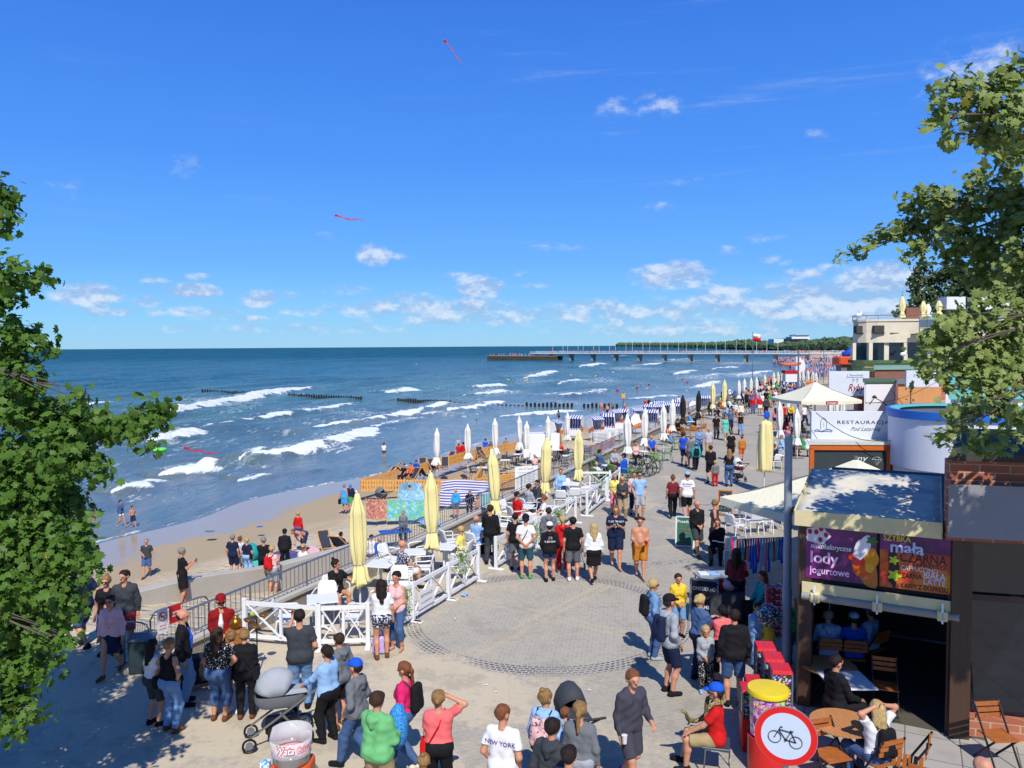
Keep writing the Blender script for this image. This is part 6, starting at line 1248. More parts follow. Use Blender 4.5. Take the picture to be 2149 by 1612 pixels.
# roof, back wall, sides
R0=SA+sback*.2; R1=SB+sback*.2+sd*.2
quadobj("stall_roof",[R0+Vector((0,0,3.42)),R1+Vector((0,0,3.42)),R1+sback*4.6+Vector((0,0,3.6)),R0+sback*4.6+Vector((0,0,3.6))],DARK,th=.1)
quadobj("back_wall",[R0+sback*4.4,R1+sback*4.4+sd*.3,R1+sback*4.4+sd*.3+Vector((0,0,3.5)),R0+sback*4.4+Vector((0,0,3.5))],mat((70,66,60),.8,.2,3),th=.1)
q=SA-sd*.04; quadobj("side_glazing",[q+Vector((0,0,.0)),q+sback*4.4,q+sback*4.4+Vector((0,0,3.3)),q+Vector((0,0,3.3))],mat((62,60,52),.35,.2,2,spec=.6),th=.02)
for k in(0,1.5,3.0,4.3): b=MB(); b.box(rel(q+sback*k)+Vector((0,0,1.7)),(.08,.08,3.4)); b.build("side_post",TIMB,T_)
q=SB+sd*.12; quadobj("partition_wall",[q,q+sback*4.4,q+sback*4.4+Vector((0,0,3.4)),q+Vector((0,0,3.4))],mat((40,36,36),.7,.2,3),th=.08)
# terrace slab under the stall
b=MB(); SL=[SA-sd*.3+sn*.0,SB+sd*9,SB+sd*9+sn*8,SA+sn*8-sd*.3]; b.add([(p.x,p.y,.008) for p in SL],[(0,1,2,3)]); PVL=NT("pale_slabs"); br_=PVL.n("ShaderNodeTexBrick"); PVL.link(PVL.mapping(rot=(0,0,R(27))),br_.inputs["Vector"]); br_.inputs["Scale"].default_value=1; br_.inputs["Brick Width"].default_value=.8; br_.inputs["Row Height"].default_value=.8; br_.offset=0; br_.inputs["Mortar Size"].default_value=.01; br_.inputs["Color1"].default_value=(.36,.34,.31,1); br_.inputs["Color2"].default_value=(.32,.30,.27,1); br_.inputs["Mortar"].default_value=(.12,.1,.08,1); PVL.base(PVL.mix(PVL.rng(PVL.noise(2,5),.5,.8,0,.5),br_.outputs["Color"],(.2,.17,.13))); PVL.rough(.9); tag(b.build("pavement",PVL.m),kind="structure")
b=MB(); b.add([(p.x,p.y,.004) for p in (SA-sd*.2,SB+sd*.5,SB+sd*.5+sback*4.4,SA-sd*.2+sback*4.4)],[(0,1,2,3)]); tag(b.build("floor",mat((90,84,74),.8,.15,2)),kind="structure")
# right-hand brick building with the dark roof and the grey sailcloth
q0=SB+sd*.35; T2=thing("brick_cafe","brick café with dark flat roof, grey cloth panel and glass front at the right edge","building",q0); og=q0
e=sd.lerp(Vector((1,-.1,0)),.55).normalized(); en=Vector((e.y,-e.x,0)); q0=q0-e*.5; q1=q0+e*6
def Q4(name,a,b_,z0,z1,m,off=0,th=.04): return quadobj(name,[Vector((a.x,a.y,z0))+en*off,Vector((b_.x,b_.y,z0))+en*off,Vector((b_.x,b_.y,z1))+en*off,Vector((a.x,a.y,z1))+en*off],m,T2,th)
Q4("brick_wall",q0,q1,3.3,4.62,BRICK,0,.2); bd=Vector((.55,.83,0)); rp=[q0+en*.25+Vector((0,0,4.68)),q1+en*.25+Vector((0,0,4.68)),q1+bd*2.8+Vector((0,0,4.8)),q0+bd*2.8+Vector((0,0,4.8))]; quadobj("flat_roof",rp,mat((70,66,64),.85,.3,2,.4,12),T2,.12)
Q4("brick_side",q0-e*0,q0+bd*2.6,3.3,4.6,BRICK,0,.0)
SAIL=mat((150,150,154),.85,.06,3,.5,120); a=q0+e*.0; vs=Q4("cloth_panel",a-e*.06,q1,3.42,4.27,SAIL,.42,.02)
Q4("glass_front",q0+e*.4,q1,.35,3.3,GLASSD,-.3,.02); Q4("brick_plinth",q0+e*.4,q1,0,.32,BRICK,-.2,.2)
for k in(.4,1.75,3.1,4.5): b=MB(); p=rel(q0+e*k-en*.25); b.box(p+Vector((0,0,1.8)),(.12,.1,3.0),math.atan2(e.y,e.x)); b.build("window_post",TIMB,T2)
b=MB(); b.beam(rel(q0+e*.4-en*.24)+Vector((0,0,2.3)),rel(q1-en*.24)+Vector((0,0,2.3)),.06,.1); b.build("transom",TIMB,T2); 
b=MB(); p=rel(q0+e*.25+en*.0); b.box(p+Vector((0,0,1.7)),(.30,.16,3.4),math.atan2(e.y,e.x)); b.build("entrance_post",TIMB,T2)
# ------------------------------------------------ people close by (labels are built from their clothes and where they stand)
pp=person
pp(237,1418,1.62,180,'L:pkl','K:nvy','p:brn','walking from the tree towards the low wall',pose='walk',arms='down',fem=True,shoes='brn',glasses=1,label="woman in navy dress, pink cardigan and sunglasses walking by the maple tree",sk=0)
pp(266,1372,1.8,165,'H:dgr','S:mar','s:dbr','just behind the walking woman in navy',turn=30)
pp(228,1372,1.68,175,'T:blk','S:jean','b:dbl','in sunglasses beside the man in maroon shorts',fem=True,glasses=1)
pp(178,1362,1.82,-60,'T:nvy','S:jean','s:brn','walking away partly behind the maple leaves',pose='walk',arms='swingf,swingb')
pp(384,1269,1.66,60,'D:blk','N','s:gry','barefoot on the sandy ramp by the concrete wall',z=-.9,arms='phone',fem=True,shoes=None,ex=('phone',),pose='cross')
pp(309,1212,1.75,170,'T:dgr','S:jean','s:gry','striding alone across the wet sand',z=-3.75,pose='walk',arms='down,belly',shoes='brn')
pp(388,1478,1.76,75,'J:blk','P:lje','m:dbr','watching the red-suited busker',arms='down',turn=10,ex=('front:blu',),label="man in black blazer, blue shirt and jeans beside the no smoking sign")
pp(324,1522,1.5,35,'T:wht','S:dgr','l:blk','among the onlookers, in the tree shade',fem=True,kind='girl')
pp(359,1535,1.6,30,'S:blk','P:lje','s:dbl','hands on hips in front of the black-blazered man',fem=True,arms='hips',ex=('sling:blk:-1',),shoes='brn')
pp(461,1512,1.64,5,'T:blk','C:jean','l:brn','with long hair in front of the busker',fem=True,build=1.26,arms='down,hips',patt='dot',shoes='brn')
pp(490,1498,1.5,12,'T:nvy','X:blk','b:dbl','squeezed between the two dark-haired onlookers',fem=True,patt='dot',kind='girl',shoes='wht')
pp(517,1508,1.58,-8,'J:blk','P:blk','s:dbl','with a small leather bag watching the busker',fem=True,arms='fold',ex=('sling:blk:1',),shoes='brn')
pp(468,1432,1.72,165,'J:drd','P:drd','c:drd','performing',arms='belly',ex=('front:wht',),label="busker in dark red suit, flat cap and mask behind his music box",glasses=1,turn=-10)
pp(632,1490,1.82,-18,'T:dgr','P:lje','s:dbr','filming the busker over the white fence',arms='photo,pocket',build=1.12,ex=('phone:-1',),label="man in dark grey tee and light jeans filming the busker")
pp(690,1556,1.6,-62,'L:lbl','P:blk','k:dbr','pushing the grey pram',fem=True,arms='push',build=1.08)
pp(715,1528,1.64,-55,'H:gry','S:blk','s:brn','behind the woman with the grey pram',kind='boy',arms='pocket',shoes='brn')
pp(750,1612,1.70,-70,'H:gry','P:jean','c:blu','walking left past the pram',arms='pocket',pose='walk')
pp(795,1722,1.8,25,'H:lgn','S:khk','s:brn','holding a blue patterned towel',arms='push,carry',build=1.1)
pp(852,1612,1.66,-75,'L:mag','P:jean','p:gin','in a face mask, walking left',fem=True,ex=('pack:blk',),shoes='crm',pose='walk')
pp(922,1692,1.66,0,'T:sal','P:blk','k:dbl','shading her eyes with one hand',fem=True,arms='belly,headr',ex=('sling:red:-1',),build=1.08)
pp(892,1775,1.2,10,'T:pnk','P:nvy','b:dbl','at the bottom edge beside the coral-topped woman',fem=True)
pp(1057,1752,1.76,22,'T:wht','S:gry','s:gin','with purple NEW YORK lettering on the back',turn=25,ex=('print:NEW YORK:b:.082:pur:1.29',),arms='pocket')
pp(1146,1690,1.66,28,'H:lbl','P:blk','b:dbl','wearing a pink flowered backpack',fem=True,turn=25,ex=('pack:pkl:dark',))
pp(1160,1795,1.78,32,'H:dgr','P:blk','s:dbr','in front of the topknot woman')
pp(1195,1860,1.72,28,'T:nvy','P:blk','s:dbr','at the very bottom of the family group')
rw=pp(1217,1728,1.68,15,'L:gry','P:lgr','p:dbl','with a braid, carrying the baby',fem=True,arms='fold,down')
pp(G(1187,1700)+Vector((0,.05,.80)),0,.80,30,'T:lgr','P:lgr','s:gin','',pose='sit',arms='hug',patt='dark',kind='baby',shoes=None,label="baby in a speckled grey shirt carried by the braided woman")
pp(1320,1655,1.80,150,'J:char','S:char','s:gin','walking alone across the paving with a paper cup',pose='walk',arms='carry,down',ex=('cup:wht:1',),shoes='blu',lean=6,turn=10)
pp(1404,1456,1.86,70,'H:lgr','S:nvy','c:blk','standing at the edge of the stall shade',arms='pocket',ex=('pack:nvy',))
pp(1370,1382,1.66,80,'J:lje','P:jean','k:blo','in sunglasses on the dark stone ring',fem=True,glasses=1,ex=('pack:blk',),shoes='lgr')
pp(1423,1337,1.42,175,'H:yel','S:lje','p:brn','with hands clasped by the stall shade',fem=True,kind='girl',arms='belly')
pp(1468,1428,1.68,60,'J:jean','P:nvy','k:blo','hugging',fem=True,arms='hug',label="blonde woman in denim jacket with white hood hugging a friend")
pp(1480,1452,1.24,180,'L:lgr','P:blk','l:blo','with a dotted belt bag, in front of the shoppers',fem=True,patb='dot',arms='belly',kind='little girl',shoes='lbl')
pp(1515,1436,1.52,-10,'T:sal','C:blk','k:blk','being hugged in the stall shade',fem=True,kind='girl',arms='push')
pp(1540,1482,1.76,5,'J:blk','S:jean','s:dbr','standing in the shade of the vending machines',arms='down')
pp(1588,1400,1.3,170,'L:lbl','P:lje','s:brn','in the shade beside the gumball machine',arms='belly')
pp(1545,1300,1.7,20,'J:mar','P:blk','l:dbr','beside the rack of scarves',fem=True,arms='carry')
pp(1600,1310,1.62,-100,'L:teal','P:blk','l:red','seated in the shade by the scarf rack',fem=True,pose='sit',arms='lap')
pp(1668,1392,1.35,200,'H:grn','S:gry','s:blo','half hidden behind the stall post',kind='boy')
pp(1502,1618,1.76,-75,'T:red','S:khk','c:blu','seated, holding a python',pose='sit',arms='push,carry',label="seated man in red shirt and blue cap holding a python",glasses=1)
# centre
pp(1082,1196,1.66,15,'T:blk','S:gry','s:dbr','left of the man with hands behind his back',shoes='nvy')
pp(1104,1214,1.8,0,'T:wht','S:pet','c:blk','with hands behind his back',arms='behind',shoes='grn',ex=('sling:blk:-1',))
pp(1154,1220,1.64,-4,'H:blk','X:dje','c:wht','with white lettering on his back',kind='boy',ex=('print:ƎB|K.BROKA:b:.11:wht:1.32',),arms='pocket')
pp(1181,1202,1.64,0,'H:red','P:red','p:blo','with a white belt, walking away',fem=True,shoes='wht')
pp(1203,1219,1.78,-2,'T:blk','S:gry','s:dbr','walking away beside the woman in red',shoes='wht',pose='stand')
pp(1246,1223,1.64,-3,'L:wht','K:blk','l:blo','walking away on the stone ring',fem=True,pose='walk',build=1.1,arms='down')
pp(1292,1192,1.84,182,'T:nvy','S:nvy','s:gin','bearded and barefoot, hands raised',arms='chest',build=1.22,shoes=None,pose='walk',ex=('print:CUSTOM BIKE|xMWx|CUSTOM:f:.07:wht:1.33','sling:blk:-1'))
pp(1343,1213,1.72,186,'N','S:orc','s:brn','holding a red cup, barefoot on the paving',arms='carry',build=1.25,shoes=None,pose='walk',ex=('cup:red:-1',))
pp(1030,1184,1.78,15,'L:blk','P:dgr','s:brn','waiting on tables at the terrace',label="waiter in black shirt and dark trousers between the terrace tables",arms='carry,down')
pp(1152,1180,1.66,0,'H:gry','P:lbl','s:brn','leaning by the white fence planter',fem=True)
pp(1290,1080,1.58,178,'T:pye','C:pnk','s:gry','reading by the terrace fence',fem=True,arms='belly')
pp(1306,1092,1.64,176,'J:dgr','P:khk','l:blo','with sunglasses by the terrace fence',fem=True,glasses=1,arms='fold')
pp(1330,1080,1.66,170,'T:pkl','C:nvy','s:red','behind the blonde in a dark cardigan',fem=True)
pp(1342,1090,1.80,178,'T:lbl','S:lgr','s:brn','in sunglasses, hands in pockets',arms='pocket',glasses=1)
pp(1412,1087,1.62,8,'T:mar','P:blk','b:gin','carrying a cream tote bag',fem=True,ex=('tote:crm:1',),pose='walk')
pp(1442,1092,1.80,8,'T:wht','S:blk','c:lbl','hand in hand with the tote-bag woman',ex=('print:mmmmmm|mmmmm:b:.075:pur:1.34',),pose='walk')
pp(1462,1168,1.74,165,'J:blk','S:dgr','m:dbr','striding past the green menu board',pose='walk',arms='belly')
pp(1500,1160,1.68,-70,'S:dgr','P:blk','s:dbl','hand on hip beside the white chairs',fem=True,arms='down,hips')
pp(1505,1178,1.70,200,'L:blk','P:blk','s:red','sitting on a white chair under the parasol',pose='sit',arms='lap')
pp(1435,978,1.82,40,'T:blu','S:nvy','s:brn','standing by the wicker chairs')
pp(1450,985,1.80,20,'T:gry','S:gry','s:gry','beside the man in bright blue')
pp(1461,988,1.45,5,'H:teal','P:blk','c:sky','with a dark rucksack running off',ex=('pack:blk',),pose='walk',kind='boy')
pp(1467,958,1.68,175,'J:lje','P:jean','s:dbr','with yellow belt bag, arms crossed',fem=True,arms='fold')
pp(1487,962,1.76,178,'T:wht','P:khk','m:gry','with navy stripes and open grey jacket',patt='stripe')
pp(1503,922,1.75,175,'T:blk','P:dgr','s:dbr','walking left of the woman in turquoise')
pp(1522,925,1.70,178,'D:trq','N','k:dbr','at the middle of the promenade',fem=True,pose='walk',label="woman in long turquoise dress walking up the promenade",shoes='wht')
pp(1533,905,1.7,170,'T:jean','P:nvy','m:gry','behind the woman in turquoise')
pp(1554,914,1.68,182,'S:blk','P:lje','l:dbr','in sunglasses, light jeans',fem=True,glasses=1,pose='walk')
pp(1534,968,1.70,15,'T:blk','K:blk','k:gin','ahead of the child in orange',fem=True,build=1.1)
pp(1557,968,1.42,5,'T:orc','S:org','s:gin','facing away on the promenade',pose='walk')
pp(1491,1014,1.78,0,'L:blk','S:blk','s:brn','walking away with a small child',arms='fold')
pp(1501,1021,1.18,4,'T:gry','P:red','s:blo','at the side of the man in black')
pp(1530,1021,1.72,6,'T:blk','P:jean','l:dbl','pushing a pushchair away',fem=True,arms='push')
pp(1555,888,1.72,170,'J:crm','P:gry','s:gry','behind the light-jeans woman')
pp(1580,869,1.68,182,'J:red','P:jean','s:brn','leading the crowd down the promenade',fem=True,build=1.15)
pp(1594,868,1.66,178,'J:red','S:wht','s:dbr','next to the taller red jacket')
pp(1608,874,1.74,0,'H:dgr','P:blk','s:dbr','with a dark hood, walking away')
pp(1609,895,1.40,0,'J:blu','S:gry','s:dbr','walking away behind the grey hood')
pp(1627,902,1.66,4,'T:pnk','X:dje','l:dbr','by the white parasol',fem=True)
pp(1660,888,1.64,200,'L:yel','P:blk','p:blo','bending by the white parasols',fem=True,lean=20,arms='table')
# seated on the terraces (chair with each)
def seated(px,py,H,face,top,bot,hair,where,ck='w',z=0,arms='table',cl=None,**kw):
    g=G(px,py,z); r=pp(g+Vector((0,0,0)),0,H,face,top,bot,hair,where,pose='sit',arms=arms,**kw)
    if ck: chair(ck,g-Vector((math.sin(R(face)),math.cos(R(face)),0))*.02,0,face,cl or " ".join(f"chair of the {kw.get('kind') or ('woman' if kw.get('fem') else 'man')} in {NAMES.get(top[2:],'')} {where}".split()[:16]))
    return r
seated(706,1282,1.68,140,'T:blk','X:blk','b:dbr','at the front terrace table',fem=True,arms='out,lap',turn=-50)
seated(845,1238,1.75,60,'T:nvy','S:wht','x:brn','on the middle terrace',patt='floral',turn=30)
seated(1000,1170,1.7,40,'T:lbl','P:blk','m:gry','behind the yellow-shirted diner')
seated(968,1192,1.62,-70,'T:pye','P:wht','s:blo','beside the standing waiter',fem=True)
seated(1085,1110,1.75,60,'T:red','P:wht','s:dbr','on the far terrace')
seated(1110,1090,1.75,60,'H:lgr','P:nvy','s:dbr','behind the man in red')
seated(1128,1080,1.75,-120,'J:dgr','P:dgr','s:dbr','against the parapet')
seated(1142,1112,1.60,-90,'T:wht','P:pye','k:gin','beside the yellow bag',fem=True)
seated(1177,1046,1.66,190,'L:lbl','P:lje','s:gin','alone by the parapet',fem=True)
seated(1258,1000,1.76,60,'H:jean','P:nvy','s:dbr','at the green café table',ck='g')
seated(1252,1018,1.4,40,'T:wht','P:nvy','s:blo','left of the blue jacket',ck='g',kind='child')
seated(1290,992,1.64,180,'L:lgr','P:nvy','s:gin','behind the child in red',ck='g',fem=True)
seated(1290,1010,1.2,40,'H:red','P:nvy','s:red','at the green café table',ck='g',kind='child')
seated(1310,1012,1.78,-60,'J:blu','P:nvy','c:nvy','at the green café table',ck='g')
seated(1334,975,1.66,170,'S:pkl','P:blk','s:dbr','beside the bicycles',ck='g',fem=True)
seated(1367,962,1.74,175,'T:blu','S:dje','m:gry','leaning forward at the green table',ck='g')
seated(1404,930,1.62,160,'S:org','P:lje','l:dbr','between the white parasols',ck='g',fem=True)
seated(1422,918,1.75,70,'T:blk','P:blk','s:dbr','in a wicker chair under the black parasol',ck='r')
seated(1447,902,1.75,100,'L:sky','P:blk','s:brn','in a wicker chair between the black parasols',ck='r')
seated(1468,892,1.75,-100,'T:wht','P:blk','c:crm','in a wicker chair right of the black parasol',ck='r')
seated(1625,985,1.76,-20,'L:nvy','P:nvy','s:gin','behind the big closed cream parasol')
seated(1640,960,1.7,120,'L:lbl','P:lje','s:gry','at the shaded tables by the tall parasols',fem=True)
# inside the stall
seated(1736,1420,1.72,10,'H:lbl','P:nvy','s:gry','inside the snack stall, left of three',ck='b'); seated(1790,1425,1.7,15,'T:blu','P:nvy','c:lbl','inside the snack stall, middle of three',ck='b'); seated(1825,1405,1.66,-30,'T:lbl','P:nvy','c:blu','inside the snack stall, right of three',ck='b')
seated(1752,1545,1.78,75,'J:blk','P:blk','s:dbr','at the shaded stall table',ck=None)
seated(1838,1655,1.70,-20,'T:wht','P:jean','l:blo','with hands clasped behind her head',ck='b',arms='head',fem=True,ex=('pack:blk',))
pp(2055,1900,1.75,150,'T:nvy','P:blk','x:brn','at the lower right corner',turn=10)
# on the beach
Z1=-3.05
pp(490,1212,1.8,10,'T:nvy','S:nvy','s:gry','behind the concrete wall',z=Z1)
pp(505,1206,1.62,-60,'T:wht','K:lgr','b:gin','between two navy tops behind the concrete wall',z=Z1,fem=True,arms='fold')
pp(520,1210,1.62,8,'T:nvy','P:lbl','s:blo','with black shoulder bag behind the concrete wall',z=Z1,fem=True,ex=('sling:blk:1',))
pp(572,1252,1.68,20,'T:pkl','S:lgr','k:blo','taking a photo on the ramp',z=-1.6,fem=True,arms='phone',ex=('pack:red',),turn=-30)
pp(555,1228,1.7,-10,'T:blk','P:blk','s:gry','carrying a child on the ramp',z=-1.8,arms='hug')
pp(598,1198,1.7,-10,'J:blk','P:blk','c:blk','leaning forward near the end of the wall',z=-2.6,lean=15)
pp(590,1248,1.7,190,'H:blk','P:nvy','c:blk','sitting behind the railing',z=-1.9,pose='floor',arms='lap',glasses=1)
pp(626,1236,1.66,185,'L:nvy','P:nvy','l:gin','sitting behind the railing in sunglasses',z=-2.1,pose='floor',arms='lap',fem=True,glasses=1)
pp(638,1236,1.68,178,'S:wht','P:wht','s:blo','standing on the ramp by the railing',z=-2.4,fem=True,arms='pocket',glasses=1,build=1.1)
pp(627,1146,1.68,25,'L:red','S:jean','s:blo','walking alone on the sand',z=Z1,fem=True,pose='walk',shoes=None)
pp(640,1162,1.72,-140,'N','S:dje','s:gin','sunburnt, bending over a towel',z=Z1,lean=70,arms='table',sk=0,shoes=None)
pp(716,1158,1.7,30,'H:nvy','P:nvy','s:dbr','sitting in a beach chair with a blue towel',z=Z1,pose='floor',arms='lap')
pp(780,1165,1.75,20,'T:wht','S:gry','s:brn','left of the big blue jacket on the sand',z=Z1,arms='pocket',pose='floor')
pp(797,1172,1.8,25,'T:blu','P:nvy','m:gry','sitting on the sand by the railing',z=Z1,pose='floor',arms='carry',build=1.25)
pp(847,1142,1.64,185,'L:gry','P:dgr','s:gry','walking along behind the railing',z=Z1,fem=True,patt='dark',arms='belly')
pp(723,1074,1.68,15,'Z:sky','N','s:gry','beside the woman in green at the pallet corner',z=-3.5,fem=True,shoes=None,ex=('tote:blk:-1',))
pp(736,1072,1.66,170,'J:nvy','K:grn','c:sky','beside the woman in the blue dress on the sand',z=-3.5,fem=True,shoes=None,build=1.15)
pp(860,1040,1.2,60,'N','S:red','s:brn','kneeling by the pushchair',z=Z1,arms='push',pose='floor',shoes=None)
pp(957,1085,1.55,0,'H:sky','S:gry','s:blo','before the striped windbreak',z=Z1,kind='child',shoes=None)
pp(985,1083,1.6,170,'H:blk','P:blk','s:gin','bending beside the windbreak',z=Z1,lean=35,arms='table')
pp(1003,1072,1.7,185,'N','S:blk','s:dbr','with hands behind his head by the windbreak',z=Z1,arms='head',pose='floor',shoes=None)
pp(806,965,1.62,10,'T:wht','X:gry','p:brn','wading alone in the shallows',z=-4.15,fem=True,shoes=None)
pp(197,1103,1.15,60,'T:mag','X:nvy','b:brn','paddling with a yellow bucket',z=-4.0,fem=True,shoes=None,kind='little girl',pose='walk')
pp(254,1106,1.6,100,'J:jean','X:wht','k:dbr','paddling with two children',z=-4.0,fem=True,shoes=None,pose='walk')
pp(279,1108,1.3,120,'N','S:dje','s:dbr','in swim shorts at the water edge',z=-4.0,shoes=None,pose='walk',kind='boy')
for a in [(1019,960,1.75,10,'T:blu','S:wht','s:dbr','at the water beyond the deck chairs'),(1030,965,1.68,185,'J:dgr','P:blk','l:dbr','at the water beside the man in blue'),(1019,968,1.2,0,'T:nvy','S:wht','s:dbr','by the pallet fence corner'),(1062,958,1.72,180,'T:gry','S:dgr','s:dbr','carrying a bag along the pallet fence'),(962,955,1.7,170,'H:lgr','S:red','s:gry','hooded, at the water behind two lifeguards'),
 (1119,965,1.75,100,'N','S:dje','s:dbr','tanned, by the white beach tent'),(1172,885,1.75,90,'T:nvy','S:nvy','s:dbr','walking through the wash'),(1170,952,1.7,180,'S:blk','X:blk','k:gry','in a black swimsuit behind the beach bar'),(1260,900,1.72,5,'T:dgr','S:dgr','s:dbr','between the first beach baskets'),(1262,865,1.7,10,'N','S:pnk','s:blo','at the groyne end'),(1275,874,1.75,180,'N','S:blk','s:dbr','in black trunks at the water'),
 (1286,865,1.72,180,'T:gry','S:dgr','m:gry','strolling by the groyne'),(1310,866,1.7,170,'N','S:red','s:gin','by the warning post'),(1354,860,1.75,175,'T:red','P:lje','s:dbr','strolling at the water edge'),(1362,858,1.7,175,'J:blk','P:blk','s:dbr','behind the man in red at the water edge'),(1366,862,1.6,180,'T:wht','X:wht','l:dbr','at the water edge'),(1376,862,1.7,10,'N','S:blk','s:dbr','bathing beyond the baskets'),(1424,853,1.7,10,'T:wht','X:pnk','p:dbr','on the beach beyond the black parasols')]:
    pp(a[0],a[1],a[2],a[3],*a[4:8],z=-3.8 if a[1]<880 or a[0]<1100 else -3.2,shoes=None,fem=a[6][0] in 'lk',pose='walk' if a[2]>1.3 else 'stand')
for a in [(963,965,'J:red','P:blu','s:red',"lifeguard in red and blue sitting on the pallet fence"),(973,962,'J:red','P:red','s:dbr',"lifeguard in red sitting on the pallet fence")]: person(G(a[0],a[1]+10,-3.3)+Vector((0,0,.45)),0,1.72,15,a[2],a[3],a[4],'',pose='sit',arms='lap',label=a[5])
for a in [(848,1012,'T:blk','P:nvy','s:dbr','k'),(862,1010,'T:org','S:blk','s:dbr','k'),(874,1002,'H:blu','P:nvy','s:gin','k')]: seated(a[0],a[1],1.7,-150 if a[0]!=874 else 10,a[2],a[3],a[4],'in a deck chair inside the pallet fence',ck=None,z=-3.0,arms='lap')
for a in [(1160,958,'T:pye','S:blk','s:red'),(1178,960,'S:red','P:blk','s:gin'),(1122,990,'T:pkl','P:blu','s:gry')]: seated(a[0],a[1],1.7,160,a[2],a[3],a[4],'at a beach bar table',ck=None,z=-3.0,arms='table',fem=a[2][0]=='S')
# crowd farther up the promenade: a few figures built once, clothes varied per copy
CR_=[]
for i in range(9):
    fem=i%2; P_,J,k=build_person((1.76,1.66,1.72,1.64,1.7,1.25,1.78,1.68,1.74)[i],('walk','stand','stand','walk','stand','stand','walk','sit','sit')[i],('down','fold','pocket','swingf,swingb','belly','down','carry','table','table')[i],('T:gry','L:gry','H:gry')[i%3],('P:blk','S:blk','C:blk')[(i//2)%3],('s:dbr','l:brn','s:gry','p:blo','s:brn','s:blo','c:nvy','l:dbr','s:gry')[i],'blk',0,(1,1.05,1.15)[i%3],.045,seed=50+i,female=bool(fem),hand=False)
    t=bpy.data.objects.new("person",None); place_parts(t,P_,k); CR_.append((t,i))
def varied(src,p,rz,i,where,rr):
    r=src.copy(); col.objects.link(r); r.name="person"; r.location=p; r.rotation_euler=(0,0,rz); tc_=rr.choice(['wht','blk','nvy','gry','red','lbl','pnk','dgr','lgr','blu','jean','pye','grn','wht','sal','org','pur']); bc_=rr.choice(['blk','nvy','jean','dgr','khk','lje','gry'])
    nm="";
    for ch in CH_[src.name]:
        c=ch.copy(); col.objects.link(c); c.parent=r; n=ch.name.split('.')[0]
        if n in('t_shirt','sweater','hoodie','trousers','shorts','cropped_trousers'):
            up_=n in('t_shirt','sweater','hoodie'); c.material_slots[0].link='OBJECT'; c.material_slots[0].material=cloth(tc_ if up_ else bc_)
            if up_: nm=n.replace('_','-')
            else: nb=n.replace('cropped_trousers','capris')
    tag(r,f"person in {NAMES[tc_]} {nm} and {NAMES[bc_]} {nb} {where}","person","people in the promenade crowd"); return r
rr=random.Random(12)
def crowd(n,x0,x1,y0,y1,where,sit=False,fn=None):
    for _ in range(n):
        for _t in range(20):
            px=rr.uniform(x0,x1); py=rr.uniform(y0,y1)
            if fn is None or fn(px,py): break
        s,i=CR_[rr.choice((7,8))] if sit else CR_[rr.choice((0,1,2,3,4,5,6,0,3))]; varied(s,G(px,py),rr.choice((0,PI))+rr.uniform(-.5,.5) if not sit else rr.uniform(0,6),i,where,rr)
crowd(54,1552,1660,826,860,"in the crowd by the cream parasols",fn=lambda x,y:(y-826)<(1690-x)*.5)
crowd(40,1590,1705,812,830,"far up the promenade",fn=lambda x,y:x>1560+(840-y)*1.0)
crowd(10,1640,1700,830,900,"under the farther open parasol")
crowd(12,1510,1600,830,862,"sitting at tables by the parapet",True,fn=lambda x,y:(x-1511)*-.28+862>y-4 and y>838+(1520-x)*.5 and x+y*2.0<3260)
crowd(9,1480,1560,862,885,"sitting by the parked bicycles",True,fn=lambda x,y:x<1545)
crowd(12,1640,1700,905,975,"sitting in shade by the kiosk",True)

for s,i in CR_:
    for ch in CH_[s.name]: bpy.data.objects.remove(ch)
    bpy.data.objects.remove(s)
pp(802,1382,1.66,-15,'T:wht','X:nvy','l:dbr','by the corner of the white fence',fem=True,patb='floral',build=1.08,arms='face,down',label="woman in white blouse and navy floral shorts at the white fence corner",shoes='brn')
pp(834,1364,1.70,-160,'S:pkl','C:jean','k:dbr','',fem=True,arms='belly,down',shoes=None,label="woman in pale pink top and blue jeans leaning by the fence planter")
